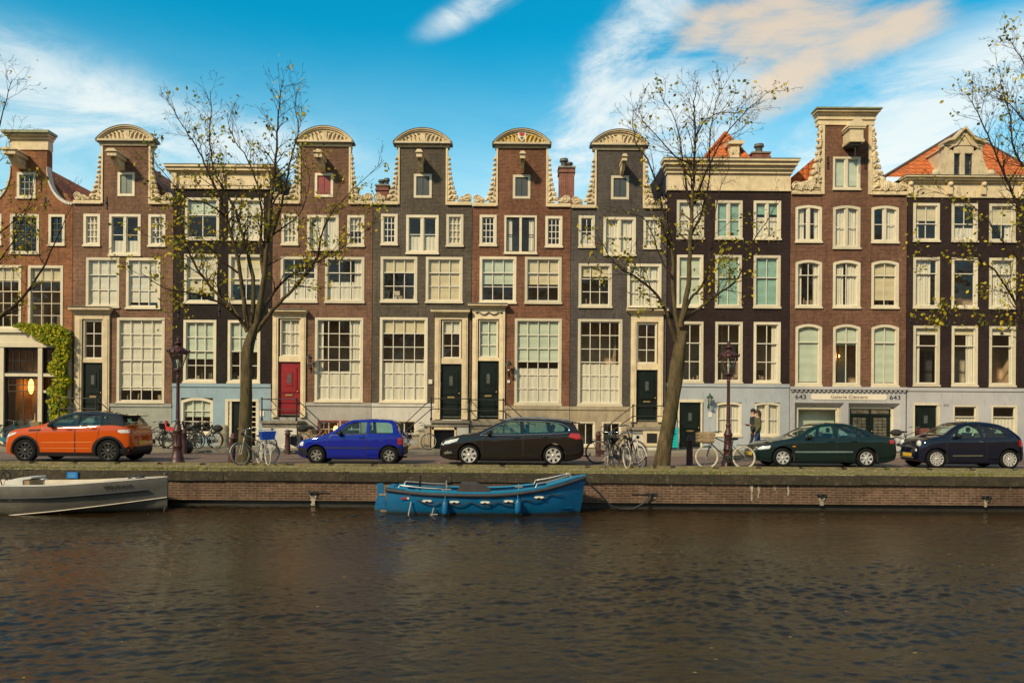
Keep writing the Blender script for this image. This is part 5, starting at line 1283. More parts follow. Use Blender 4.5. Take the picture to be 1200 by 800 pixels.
    # seats, dashboard, steering wheel
    m = MB(); xs0 = (ws[1]+.25, ws[1]+1.1); zf = BL(ws[1])-.42
    for i, sx_ in enumerate(xs0):
        if sx_ > rear[1]-.5: continue
        for sy in (-.36, .36):
            m.box(sx_-.25, sx_+.25, sy-.24, sy+.24, zf-.05, zf+.1); m.prism([(sx_+.18, zf+.08), (sx_+.33, zf+.08), (sx_+.45, zf+.58), (sx_+.34, zf+.58)], sy-.22, sy+.22)
            m.ball((sx_+.43, sy, zf+.68), (.05,.13,.09), 8, 6)
    m.box(ws[0]+.35, ws[0]+.75, -W/2+.2, W/2-.2, BL(ws[0]+.5)-.2, BL(ws[0]+.5)-.03); m.build('seats', SEATG, root)
    m = MB(); m.ring((ws[1]-.28, -.36, BL(ws[1])-.05), .17, .014, axis='x', n=18); m.build('steering_wheel', INTER, root)
    # mirrors
    for s_ in (-1, 1):
        x_ = side_wins[0][0][0]+.22; z_ = BL(x_)+.08; y_ = s_*(side(x_, BL(x_))+.10); m = MB(); m.ball((x_, y_, z_), (.085,.11,.075), 10, 7); m.box(x_-.02, x_+.05, y_-s_*.12, y_, z_-.06, z_-.03)
        m.build('mirror', roofmat or PLAST, root)
    # shared small panels
    root['_'] = 0; del root['_']
    class K_: pass
    k_ = K_(); k_.root = root; k_.sheet = sheet; k_.side = side; k_.endx = endx; k_.T = T; k_.BL = BL; k_.L = L_; k_.W = W; k_.r = r; k_.wheels = wheels; k_.rx = rx; k_.patch = patch; k_.BO = BO
    # plates
    for bk in (False, True):
        z_ = .42 if not bk else (.62 if L_ < 4.65 else .80); x_ = endx(0, z_, bk); m = MB(); q = .012 if bk else -.012
        m.box(x_+q*.2, x_+q*1.8, -.26, .26, z_-.055, z_+.055); pl_ = m.build('number_plate', PLATEY, root)
        m = MB()
        for i, c_ in enumerate((-.2,-.15,-.06,-.01,.04,.13,.18)): m.box(x_+q*1.8, x_+q*1.9, c_-.018, c_+.018, z_-.03, z_+.03)
    # underside and exhaust
    m = MB(); m.box(.5, L_-.5, -W/2+.3, W/2-.3, gc-.02, gc+.03); m.tube([(L_-.5, W*.3, gc+.02), (L_-.02, W*.3, gc+.03)], .03, 8); m.build('underbody', PLAST, root)
    return k_

def _n(): pass
def arch_ring(k, w=.06, off=.008, mt=PLAST):
    for s_ in (-1, 1):
        for wx in k.wheels:
            m = MB()
            R = k.r+.05; n = 22; inner = []; outer = []
            for i in range(n+1):
                a = pi*(-.06+1.12*i/n); inner.append((wx+R*cos(a), k.r+R*sin(a))); outer.append((wx+(R+w)*cos(a), k.r+(R+w)*sin(a)))
            vs = []
            for (x, z), (x2, z2) in zip(inner, outer): vs += [(x, s_*(k.side(x, max(z, k.BO(x)+.03))+off), z), (x2, s_*(k.side(x2, max(z2, k.BO(x2)+.03))+off+.004), z2)]
            m.add(vs, [(2*i, 2*i+1, 2*i+3, 2*i+2) for i in range(n)], smooth=True); m.build('arch_trim', mt, k.root)

ORANGE = carpaint('paint_orange', (.52,.075,.004)); BLUE = carpaint('paint_blue', (.006,.014,.26)); CHAR = carpaint('paint_charcoal', (.012,.009,.008)); GREEN = carpaint('paint_dark_green', (.003,.014,.013)); NAVY = carpaint('paint_midnight', (.005,.006,.018))
ROOFK = carpaint('paint_roof_black', (.02,.02,.021))

def gx(px, Y): return G(px, Y).x
# orange SUV (front to the left)
YC = 25.0
W_ = 1.93; x0 = gx(28, YC)-.75
k = make_car('parked_car', 'orange compact SUV with a black roof and black wheels, parked at the left end', (x0, YC+W_/2, 0), ORANGE, 4.36, W_,
  [(0,.60),(.02,.78),(.12,.93),(.45,1.03),(1.0,1.12),(1.35,1.19),(1.95,1.52),(2.35,1.61),(2.8,1.625),(3.4,1.58),(3.85,1.52),(4.0,1.36),(4.16,1.13),(4.28,1.07),(4.34,.95),(4.36,.7)],
  [(0,.7),(.3,.93),(1.2,1.07),(2.5,1.12),(3.6,1.18),(4.36,1.1)], (.87,3.50), .365,
  [[(1.50,1.09),(1.72,1.26),(2.02,1.43),(2.28,1.49),(2.42,1.50),(2.42,1.125)], [(2.52,1.13),(2.52,1.505),(2.85,1.51),(3.10,1.495),(3.18,1.16)], [(3.26,1.165),(3.2,1.48),(3.42,1.45),(3.62,1.22),(3.6,1.19)]],
  (1.32,2.15,.58,.46), (3.9,4.18,.44,.54), 1, 10, [[(1.30,.33),(1.26,.9),(1.45,1.10),(2.45,1.14),(2.45,.33)], [(2.49,.33),(2.49,1.14),(3.22,1.17),(3.18,.80),(3.02,.55),(2.98,.33)]], gc=.2, rimr=.70, roofmat=ROOFK, rimmat=mat('rim_dark',(.035,.034,.033),.35,.2,5), fs=.12, rs=.20, tumble=.56)
arch_ring(k, .07)
k.sheet('sill_trim', [[(1.25,.20),(1.25,.31),(3.1,.31),(3.1,.20)]], .012, PLAST); k.sheet('rear_bumper', [[(-.75,.24),(-.75,.5),(.75,.5),(.75,.24)]], .012, PLAST, endcap='b'); k.sheet('rear_bumper_corner', [[(3.95,.26),(3.95,.42),(4.3,.52),(4.34,.36),(4.2,.26)]], .012, PLAST)
k.sheet('tail_light', [([(3.86,.98),(3.88,1.05),(4.28,1.05),(4.30,.95),(4.0,.93)],0),([(3.80,.97),(3.86,1.06),(4.30,1.065),(4.31,1.05),(3.88,1.04)],1)], .008, [mat('tail_light_clear',(.7,.66,.6),.1,.2,20,coat=1), REDL]); k.sheet('tail_light', [[(-.8,.93),(-.8,1.06),(-.5,1.06),(-.5,.95)],[(.8,.93),(.8,1.06),(.5,1.06),(.5,.95)]], .008, REDL, endcap='b')
k.sheet('headlight', [[(.1,.78),(.15,.88),(.55,.955),(.5,.90),(.25,.80)]], .006, LENS); k.sheet('headlight', [[(-.75,.76),(-.75,.86),(-.45,.84),(-.45,.76)],[(.75,.76),(.75,.86),(.45,.84),(.45,.76)]], .006, LENS, endcap='f'); k.sheet('grille', [[(-.5,.55),(-.5,.74),(.5,.74),(.5,.55)]], .006, PLAST, endcap='f')
k.sheet('side_vent', [[(.98,.98),(1.0,1.03),(1.38,1.05),(1.38,1.0)]], .008, PLAST)
k.sheet('crease_highlight', [[(1.4,.62),(1.4,.635),(3.0,.66),(3.0,.645)],[(1.4,.45),(1.4,.462),(2.95,.462),(2.95,.45)]], .011, mat('paint_orange_highlight', (.75,.3,.1), .3))  # paler orange strips paint the light caught along the door creases
m = MB(); m.prism([(3.58,1.55),(3.92,1.50),(3.94,1.475),(3.6,1.49)], -.62, .62); m.build('spoiler', ROOFK, k.root)

# small blue hatchback
W_ = 1.5; x0 = gx(370, YC)-.63
k = make_car('parked_car', 'small bright blue three door hatchback parked left of the charcoal estate', (x0, YC+W_/2, 0), BLUE, 3.5, W_,
  [(0,.52),(.03,.64),(.15,.75),(.5,.84),(.88,.93),(1.05,1.0),(1.5,1.32),(1.75,1.405),(2.3,1.43),(2.9,1.41),(3.15,1.33),(3.32,1.02),(3.42,.92),(3.48,.82),(3.5,.6)],
  [(0,.6),(.4,.80),(1.2,.90),(2.5,.93),(3.5,.92)], (.63,2.93), .285,
  [[(1.18,.95),(1.62,1.28),(1.76,1.325),(2.2,1.335),(2.2,.965)], [(2.3,.975),(2.3,1.335),(2.85,1.325),(3.0,1.28),(3.08,1.0),(3.02,.975)]],
  (1.0,1.6,.52,.44), (3.1,3.36,.42,.50), 1, 6, [[(1.0,.27),(.98,.7),(1.10,.92),(2.22,.955),(2.24,.27)]], gc=.17, rimr=.6, rimmat=mat('steel_wheel',(.20,.19,.17),.5,.2,8), rs=.14)
k.sheet('side_moulding', [[(.92,.50),(.92,.55),(2.62,.55),(2.62,.50)]], .012, mat('dark_blue_trim',(.01,.012,.05),.5))
k.sheet('front_bumper', [[(.03,.28),(.03,.53),(.30,.53),(.36,.28)]], .010, PLAST); k.sheet('front_bumper', [[(-.55,.28),(-.55,.52),(.55,.52),(.55,.28)]], .01, PLAST, endcap='f')
k.sheet('rear_bumper', [[(3.22,.28),(3.26,.56),(3.47,.56),(3.47,.30)]], .010, PLAST); k.sheet('rear_bumper', [[(-.6,.3),(-.6,.56),(.6,.56),(.6,.3)]], .01, PLAST, endcap='b')
k.sheet('headlight', [[(.04,.58),(.05,.70),(.22,.72),(.2,.58)]], .006, LENS); k.sheet('headlight', [[(-.52,.57),(-.52,.69),(-.3,.69),(-.3,.57)],[(.52,.57),(.52,.69),(.3,.69),(.3,.57)]], .006, LENS, endcap='f')
k.sheet('tail_light', [[(3.28,.64),(3.28,.84),(3.44,.84),(3.47,.64)]], .008, REDL); k.sheet('tail_light', [[(-.62,.64),(-.62,.84),(-.48,.84),(-.48,.64)],[(.62,.64),(.62,.84),(.48,.84),(.48,.64)]], .008, REDL, endcap='b')

# charcoal estate
W_ = 1.80; x0 = gx(549.5, YC)-.94
k = make_car('parked_car', 'charcoal estate car with chrome window line and roof rails, parked above the blue boat', (x0, YC+W_/2, 0), CHAR, 4.68, W_,
  [(0,.50),(.03,.66),(.15,.78),(.5,.90),(1.0,1.0),(1.2,1.04),(1.75,1.30),(2.15,1.44),(2.6,1.49),(3.4,1.48),(4.1,1.40),(4.32,1.34),(4.5,1.08),(4.6,1.0),(4.66,.86),(4.68,.6)],
  [(0,.6),(.4,.82),(1.4,.94),(2.8,.98),(3.9,1.04),(4.68,1.02)], (.94,3.60), .325,
  [[(1.36,.975),(1.95,1.28),(2.2,1.365),(2.55,1.385),(2.58,.995)], [(2.68,1.0),(2.66,1.39),(3.2,1.385),(3.42,1.37),(3.5,1.03)], [(3.58,1.035),(3.50,1.365),(3.85,1.32),(4.08,1.20),(4.12,1.11),(4.05,1.06)]],
  (1.15,2.1,.6,.5), (4.28,4.53,.48,.56), 1, 7, [[(1.38,.30),(1.34,.8),(1.46,.96),(2.60,.985),(2.62,.30)], [(2.66,.30),(2.66,.99),(3.5,1.015),(3.42,.72),(3.22,.50),(3.15,.30)]], gc=.16, rimr=.72, rs=.10)
def chromeline(k, pts, w=.022):
    for s_ in (-1, 1):
        m = MB(); m.tube([(k.rx(x), s_*(k.side(k.rx(x), z)+.004), z) for x, z in pts], w/2, 5); m.build('chrome_trim', CHROME, k.root)
chromeline(k, [(1.28,.955),(1.6,1.13),(1.95,1.30),(2.2,1.39),(2.6,1.412),(3.2,1.405),(3.5,1.385),(3.88,1.335),(4.12,1.21),(4.17,1.12),(4.08,1.045),(3.5,1.012),(2.6,.975),(1.28,.955)])
for s_ in (-1, 1):
    m = MB(); m.tube([(2.0, s_*.60, 1.43), (2.3, s_*.6, 1.50), (3.2, s_*.6, 1.52), (4.0, s_*.58, 1.46), (4.2, s_*.57, 1.40)], .018, 6); m.build('roof_rail', CHROME, k.root)
k.sheet('headlight', [[(.12,.66),(.18,.76),(.62,.86),(.55,.76),(.3,.68)]], .006, LENS); k.sheet('headlight', [[(-.75,.62),(-.75,.74),(-.45,.70),(-.45,.62)],[(.75,.62),(.75,.74),(.45,.70),(.45,.62)]], .006, LENS, endcap='f')
k.sheet('grille', [[(-.4,.52),(-.4,.66),(.4,.66),(.4,.52)],[(-.55,.26),(-.55,.38),(.55,.38),(.55,.26)]], .006, BLACKP, endcap='f'); k.sheet('fog_light', [[(.12,.34),(.16,.42),(.38,.44),(.40,.38)]], .006, CHROME)
k.sheet('tail_light', [[(4.12,.92),(4.2,1.04),(4.5,1.03),(4.6,.86),(4.4,.84)]], .008, REDL); k.sheet('tail_light', [[(-.76,.84),(-.76,1.0),(-.5,1.0),(-.5,.86)],[(.76,.84),(.76,1.0),(.5,1.0),(.5,.86)]], .008, REDL, endcap='b')
m = MB(); m.tube([(4.55,0,.30),(4.78,0,.28),(4.84,0,.30),(4.84,0,.38)], .025, 6); m.build('tow_bar', PLAST, k.root)
m = MB(); m.prism([(4.18,1.40),(4.46,1.37),(4.47,1.345),(4.2,1.35)], -.55, .55); m.build('spoiler', CHAR, k.root)

# dark green hatchback
W_ = 1.71; x0 = gx(918, YC)-.81
k = make_car('parked_car', 'dark green five door hatchback saloon parked behind the crate bicycle', (x0, YC+W_/2, 0), GREEN, 4.59, W_,
  [(0,.46),(.03,.58),(.15,.68),(.55,.80),(1.15,.92),(1.35,.97),(1.9,1.27),(2.15,1.37),(2.5,1.42),(3.0,1.40),(3.5,1.25),(3.95,1.05),(4.15,1.00),(4.45,.97),(4.55,.88),(4.59,.6)],
  [(0,.55),(.4,.74),(1.3,.88),(2.8,.93),(3.9,.96),(4.59,.95)], (.93,3.57), .31,
  [[(1.52,.925),(1.98,1.20),(2.2,1.285),(2.52,1.315),(2.56,.945)], [(2.65,.95),(2.62,1.32),(2.98,1.305),(3.14,1.265),(3.30,.975)], [(3.35,.98),(3.20,1.25),(3.45,1.15),(3.70,1.00)]],
  (1.3,2.12,.56,.46), (3.15,4.0,.44,.56), 1, 7, [[(1.42,.27),(1.38,.75),(1.55,.91),(2.58,.935),(2.60,.27)], [(2.64,.27),(2.64,.94),(3.32,.955),(3.3,.70),(3.2,.50),(3.12,.27)]], gc=.15, rimr=.64, rimmat=mat('wheel_cover',(.50,.50,.48),.4,.1,8,metal=.2), fs=.12)
k.sheet('side_moulding', [[(1.30,.475),(1.30,.525),(3.12,.54),(3.12,.49)]], .012, mat('moulding_grey_green',(.13,.17,.16),.4))
k.sheet('headlight', [[(.06,.56),(.10,.65),(.5,.70),(.45,.60)]], .006, LENS); k.sheet('headlight', [[(-.72,.54),(-.72,.64),(-.35,.64),(-.35,.54)],[(.72,.54),(.72,.64),(.35,.64),(.35,.54)]], .006, LENS, endcap='f')
k.sheet('grille', [[(-.3,.52),(-.3,.62),(.3,.62),(.3,.52)],[(-.5,.26),(-.5,.36),(.5,.36),(.5,.26)]], .006, BLACKP, endcap='f'); k.sheet('indicator', [[(1.22,.66),(1.22,.69),(1.32,.69),(1.32,.66)]], .006, AMB)
k.sheet('tail_light', [[(4.32,.78),(4.30,.90),(4.54,.90),(4.56,.78)]], .008, REDL); k.sheet('tail_light', [[(-.72,.76),(-.72,.90),(-.35,.90),(-.35,.76)],[(.72,.76),(.72,.90),(.35,.90),(.35,.76)]], .008, REDL, endcap='b')

# small retro hatchback
W_ = 1.62; x0 = gx(1098.8, YC)-.55
k = make_car('parked_car', 'small rounded midnight blue hatchback with round lamps, parked at the right end', (x0, YC+W_/2, 0), NAVY, 3.55, W_,
  [(0,.50),(.03,.68),(.14,.83),(.4,.94),(.75,1.01),(.92,1.06),(1.4,1.36),(1.65,1.455),(2.1,1.49),(2.6,1.45),(3.0,1.32),(3.3,1.08),(3.46,.92),(3.53,.75),(3.55,.5)],
  [(0,.6),(.3,.84),(1.0,.95),(2.0,.97),(3.0,1.0),(3.55,.95)], (.68,2.98), .305,
  [[(1.08,.985),(1.5,1.27),(1.68,1.345),(2.05,1.375),(2.08,.995)], [(2.16,1.0),(2.14,1.375),(2.45,1.345),(2.75,1.22),(2.92,1.04),(2.88,1.015)]],
  (.88,1.62,.56,.46), (2.95,3.32,.44,.50), 1, 12, [[(1.02,.27),(.98,.75),(1.12,.965),(2.10,.985),(2.22,.75),(2.24,.27)]], gc=.16, rimr=.70, fs=.13,
  plan=[(0,.62),(.05,.74),(.18,.86),(.5,.95),(1.0,.985),(1.8,1),(2.8,.985),(3.2,.94),(3.45,.82),(3.55,.66)])
m = MB()
for s_ in (-1, 1):
    m = MB(); x_ = k.endx(.52, .78); c_ = Vector((x_+.02, s_*.54, .78)); m.ball(c_, (.06,.115,.115), 14, 8); m.build('headlight', LENS, k.root)
    m = MB(); x_ = k.endx(.5, .58); m.ball((x_+.01, s_*.5, .57), (.03,.06,.06), 10, 6); m.build('fog_light', LENS, k.root)
k.sheet('chrome_trim', [[(-.2,.69),(-.2,.715),(.2,.715),(.2,.69)],[(-.4,.32),(-.4,.345),(.4,.345),(.4,.32)]], .01, CHROME, endcap='f'); k.sheet('grille', [[(-.42,.25),(-.42,.31),(.42,.31),(.42,.25)]], .008, BLACKP, endcap='f')
k.sheet('side_moulding', [[(1.15,.40),(1.15,.43),(2.1,.44),(2.1,.41)]], .012, CHROME)
for s_ in (-1,1): m = MB(); m.tube([(1.83, s_*(k.side(1.83,.86)+.025), .86),(1.98, s_*(k.side(1.98,.86)+.025), .862)], .012, 6); m.build('handle', CHROME, k.root)
k.sheet('tail_light', [[(3.28,.72),(3.26,.92),(3.40,.92),(3.47,.72)]], .008, REDL); k.sheet('tail_light', [[(-.66,.70),(-.66,.92),(-.54,.92),(-.54,.70)],[(.66,.70),(.66,.92),(.54,.92),(.54,.70)]], .008, REDL, endcap='b')
# ------------------------------------------------------------------ trees
BARK = None
def barkmat():
    t = NT('bark'); co = t.coord((1,1,.3)); a = t.mr(t.noise(co, 7, 8, .7), .3, .7); c = t.mix(a, (.030,.022,.014), (.17,.125,.065))
    g = t.mr(t.noise(t.coord(), 1.7, 6, .7), .48, .65, 0, .6); c = t.mix(g, c, (.085,.085,.03))
    t.L.new(c, t.b.inputs['Base Color']); t.b.inputs['Roughness'].default_value = .95; t.b.inputs['Specular IOR Level'].default_value = .15
    t.L.new(t.bump(t.noise(co, 16, 6, .7), .8, .03), t.b.inputs['Normal']); return t.mat
BARK = barkmat(); TWIG = mat('twig_bark', (.045,.03,.02), .9, .3, 5, spec=.1)
def leafm(name, c):
    t = NT(name); t.set(t.b, 'Base Color', t.mix(t.mr(t.noise(t.coord(), 9, 3), .3, .7), dk(c, .55), dk(c, 1.35)))
    t.b.inputs['Roughness'].default_value = .6; t.b.inputs['Specular IOR Level'].default_value = .2
    tr = t.n('ShaderNodeBsdfTranslucent'); tr.inputs[0].default_value = (*c, 1); mx = t.n('ShaderNodeMixShader'); mx.inputs[0].default_value = .35
    t.L.new(t.b.outputs[0], mx.inputs[1]); t.L.new(tr.outputs[0], mx.inputs[2]); t.L.new(mx.outputs[0], t.out.inputs[0]); return t.mat
LF1 = leafm('leaf_yellow', (.58,.45,.03)); LF2 = leafm('leaf_green', (.20,.21,.02)); LF3 = leafm('leaf_brown', (.20,.11,.03))

def tree(label, bx, Y, trunk, limbs, seed, leafy, minx=-1e9, maxx=1e9, tw=1.0, cat='tree'):
    """trunk and limbs: pixel polylines with radii in px, at depth Y (+ their own offset)"""
    r = random.Random(seed); root = empty('street_tree', label, cat, (bx, Y, 0), group='street trees along the canal'); off = (bx, Y, 0)
    sc = F/Y
    T_ = MB(); Bm = MB(); LV = MB(); T_.smooth = Bm.smooth = True
    def densify(pts, rad, n=3, jit=.0):
        out, rr = [], []
        for i in range(len(pts)-1):
            p0 = pts[max(i-1,0)]; p1 = pts[i]; p2 = pts[i+1]; p3 = pts[min(i+2, len(pts)-1)]
            for k in range(n):
                t = k/n; q = .5*((2*p1)+(p2-p0)*t+(2*p0-5*p1+4*p2-p3)*t*t+(3*p1-p0-3*p2+p3)*t**3)
                out.append(q+Vector((r.gauss(0,jit), r.gauss(0,jit), r.gauss(0,jit)))); rr.append(rad[i]*(1-t)+rad[i+1]*t)
        out.append(pts[-1]); rr.append(rad[-1]); return out, rr
    tp = [P(x, y, Y) for x, y, _ in trunk]; tr = [q[2]/sc for q in trunk]
    tp[0].z = -.05
    tp, tr = densify(tp, tr, 5)
    # ribbed trunk with a flared foot
    n = 14; vs = []
    for i, (p, q) in enumerate(zip(tp, tr)):
        for k in range(n):
            a = 2*pi*k/n; w = q*(1+.07*sin(a*3+p.z*1.3)+.05*sin(a*5-p.z*3)+r.gauss(0,.018)); vs.append((p.x+cos(a)*w, p.y+sin(a)*w, p.z))
    T_.add(vs, [(i*n+k, i*n+(k+1)%n, (i+1)*n+(k+1)%n, (i+1)*n+k) for i in range(len(tp)-1) for k in range(n)])
    def leaves(p, d, cnt, spread=.16):
        for _ in range(cnt):
            q = p+Vector((r.gauss(0,spread), r.gauss(0,spread), r.gauss(0,spread)-.03)); s_ = r.uniform(.038, .075)
            a = Vector((r.gauss(0,1), r.gauss(0,1), r.gauss(0,1))).normalized(); b_ = a.cross(Vector((r.gauss(0,1), r.gauss(0,1), r.gauss(0,1)))).normalized()
            t = r.random(); LV.i = 0 if t < .55 else (1 if t < .88 else 2)
            LV.add([q+a*s_*1.2, q+b_*s_*.7, q-a*s_, q-b_*s_*.7], [(0,1,2,3)], smooth=False)
    def twig(p, d, L0, rad, lev):
        n_ = max(3, int(L0/.16)); pts = [p]; cur = p; dd = d.normalized()
        for i in range(n_):
            dd = (dd+Vector((r.gauss(0,.13), r.gauss(0,.13), r.gauss(0,.11)+.05))).normalized(); cur = cur+dd*(L0/n_); pts.append(cur)
        rs = [max(.0035, rad*(1-.82*i/n_)) for i in range(n_+1)]
        Bm.tube(pts, rs, 5 if rad > .02 else 3, cap=False)
        lf = leafy(pts[-1])
        if lev >= 1 and r.random() < lf*.30: leaves(pts[-1], dd, r.randint(2, 6), .11)
        if lev < 3:
            k = max(2, int(L0*(4.6 if lev == 0 else 6.0)))
            for j in range(k):
                t = .2+.8*(j+r.random())/k; i = min(n_-1, int(t*n_)); q = pts[i].lerp(pts[i+1], t*n_-i)
                ax = Vector((r.gauss(0,1), r.gauss(0,1), r.gauss(0,1))); nd = (pts[i+1]-pts[i]).normalized()
                side = nd.cross(ax).normalized(); ang = r.uniform(.45, 1.0)
                twig(q, nd*cos(ang)+side*sin(ang), L0*r.uniform(.32, .62)*(1-.3*t), rs[i]*.6, lev+1)
        elif r.random() < lf*.22: leaves(pts[n_//2], dd, 1)
    for li, (yo, pts, dens) in enumerate(limbs):
        m_ = len(pts); ps = []
        for i, q in enumerate(pts):
            t = i/(m_-1); ps.append(P(q[0], q[1], Y+yo*t**.8))
        rad = [q[2]*.55/sc for q in pts]
        ps, rs = densify(ps, rad, 4, .012)
        # thick part of a limb belongs to the trunk, thin part to the branches
        cut = next((i for i, q in enumerate(rs) if q < .045), len(rs)-1)
        if cut > 0: T_.tube(ps[:cut+1], rs[:cut+1], 9, cap=False)
        Bm.tube(ps[max(cut-1,0):], rs[max(cut-1,0):], 6, cap=False)
        tot = sum((ps[i+1]-ps[i]).length for i in range(len(ps)-1)); k = int(tot*dens*tw*1.15); 
        for j in range(k):
            t = .22+.78*(j+r.random())/k; i = min(len(ps)-2, int(t*(len(ps)-1))); q = ps[i]
            nd = (ps[i+1]-ps[i]).normalized(); ax = Vector((r.gauss(0,1), r.gauss(0,1), r.gauss(0,1))); side = nd.cross(ax).normalized(); ang = r.uniform(.5, 1.0)
            d = nd*cos(ang)+side*sin(ang)+Vector((0,0,.12)); Ln = r.uniform(.4, 1.05)*(.6+.6*(1-abs(t-.5)))
            twig(q, d, Ln, max(.008, min(.03, rs[i]*.55)), 0 if Ln > .8 else 1)
    for _ in range(0): pass
    T_.build('trunk', BARK, root, off); Bm.build('branches', TWIG, root, off)
    if LV.v: LV.build('leaves', [LF1, LF2, LF3], root, off)
    return root
def zz_(pts, ox, oy, s_, r0, r1):
    n = len(pts); return [(ox+x/s_, oy+y/s_, r0+(r1-r0)*(i/(n-1))**.7) for i, (x, y) in enumerate(pts)]
A_ = lambda pts, r0, r1: zz_(pts, 170, 80, 2.5, r0, r1)
YT = 24.7
limbsL = [
 (.8, A_([(300,770),(262,710),(215,665),(160,600),(130,540),(108,470),(80,400),(60,370)], 5.0, .6), 3.4),
 (-.9, A_([(302,760),(285,650),(272,560),(250,480),(228,400),(195,330),(165,260),(130,200),(105,160),(80,115)], 5.4, .5), 3.8),
 (.5, A_([(312,760),(318,640),(300,540),(280,470),(258,400),(225,345),(200,290),(190,200),(195,130),(190,65)], 5.4, .5), 3.8),
 (-.4, A_([(325,760),(342,650),(352,560),(362,460),(372,360),(384,260),(388,170),(395,90),(402,35)], 7.5, .5), 4.4),
 (1.2, A_([(348,620),(338,520),(342,420),(322,320),(290,250),(255,200),(240,130)], 4.2, .5), 3.8),
 (-1.1, A_([(330,770),(380,700),(430,650),(470,600),(505,550),(520,480),(550,420),(605,360),(700,270)], 4.8, .4), 3.0),
 (1.4, A_([(335,740),(380,650),(440,600),(520,560),(600,510),(685,445)], 3.8, .4), 3.0),
 (1.0, A_([(358,520),(390,440),(410,350),(425,270),(450,180),(440,120),(445,70)], 3.4, .4), 4.0),
 (-1.5, A_([(305,770),(240,700),(150,662),(60,645),(-10,600)], 3.6, .5), 2.6),
 (-.6, A_([(278,600),(230,570),(180,520),(100,500),(30,500)], 2.6, .4), 3.2),
 (.6, A_([(355,500),(400,470),(450,430),(480,350),(470,260)], 2.8, .4), 3.4),
 (-1.6, A_([(240,440),(190,400),(120,380),(50,300),(20,270)], 2.2, .35), 3.4),
]
def leafL(p): 
    t = max(0, min(1, (11.5-p.z)/5.0)); return .06+.6*t
p0 = G(286, YT)
tree('bare street tree with a straight mossy trunk beside the left lamp post', p0.x, YT, [(285,549,10.5),(285.5,540,8.8),(286.5,520,7.6),(288,480,6.8),(289,440,6.7),(290.5,412,6.9),(294,396,6.0),(300,380,4.8)], limbsL, 5, leafL)
R_ = lambda pts, r0, r1: zz_(pts, 700, 70, 2.424, r0, r1)
limbsR = [
 (-.8, R_([(222,800),(198,725),(165,665),(115,620),(62,590),(22,540),(0,495)], 4.6, .5), 3.2),
 (.9, R_([(232,780),(215,660),(214,560),(200,480),(180,400),(150,300),(112,240),(100,180),(105,140)], 4.8, .45), 3.8),
 (-.3, R_([(235,760),(258,640),(264,520),(270,400),(276,300),(277,200),(276,120),(285,60)], 7.0, .5), 4.4),
 (-1.2, R_([(236,760),(265,680),(300,640),(318,560),(330,480),(345,380),(380,300)], 3.6, .4), 3.2),
 (.8, R_([(240,740),(300,700),(350,660),(400,620),(440,520),(480,460),(530,385)], 4.2, .35), 3.0),
 (1.3, R_([(270,430),(248,340),(238,240),(215,160),(182,110)], 3.0, .4), 4.2),
 (-1.4, R_([(275,410),(310,320),(360,220),(425,145),(492,85)], 3.2, .35), 4.4),
 (.3, R_([(266,500),(298,430),(318,330),(322,200),(340,120),(368,55)], 3.2, .35), 4.4),
 (-1.0, R_([(276,300),(230,280),(180,230),(130,170),(110,120)], 2.2, .35), 4.2),
 (1.0, R_([(277,240),(300,180),(350,150),(400,150),(470,120)], 2.0, .35), 4.2),
 (.2, R_([(215,620),(180,560),(140,460),(100,440),(40,430)], 2.2, .35), 3.0),
]
def leafR(p):
    t = max(0, min(1, (9.0-p.z)/3.5)); return .09+.5*t
p0 = G(776, YT)
tree('bare street tree with a trunk leaning right beside the crate bicycle', p0.x, YT, [(775,553,11.5),(776,543,9.8),(779,520,8.8),(784,490,8.3),(790,455,8.0),(794,425,8.2),(797,405,7.2),(801,388,5.4)], limbsR, 12, leafR)
Q_ = lambda pts, r0, r1: zz_(pts, 1050, 30, 2.162, r0, r1)
limbsF = [
 (.5, Q_([(440,900),(370,800),(320,740),(290,680),(235,605),(180,590),(110,592),(60,580)], 4.5, .4), 3.4),
 (-.6, Q_([(430,800),(380,600),(330,500),(285,400),(255,330),(225,260),(200,210),(178,170)], 5, .4), 4.2),
 (.7, Q_([(430,700),(400,500),(350,400),(300,320),(290,230),(270,160),(262,110)], 4.5, .4), 4.4),
 (-.9, Q_([(440,640),(400,420),(370,300),(330,250),(290,200),(240,180)], 4, .4), 4.6),
 (.2, Q_([(450,600),(430,400),(400,260),(350,160),(320,90),(290,40)], 4.5, .4), 4.6),
 (-.3, Q_([(450,600),(470,400),(440,240),(400,130),(370,60),(360,0)], 4.5, .4), 4.4),
 (1.0, Q_([(400,640),(340,620),(280,560),(220,480),(160,440),(90,420)], 3, .4), 3.6),
 (-1.2, Q_([(440,860),(360,760),(280,740),(200,720),(120,740)], 3, .4), 3.4),
 (.6, Q_([(450,560),(520,400),(560,250),(580,120)], 5, .4), 3.0),
 (-.6, Q_([(450,700),(540,600),(620,500),(700,420)], 5, .4), 3.0),
]
p0 = G(1262, YT)
tree('street tree at the right edge whose bare branches reach in over the end house', p0.x, YT, [(1262,555,15),(1261,530,12),(1260,490,10),(1258,450,9),(1256,400,8),(1257,340,7)], limbsF, 31, lambda p: .10+.38*max(0, min(1, (9.8-p.z)/4)))
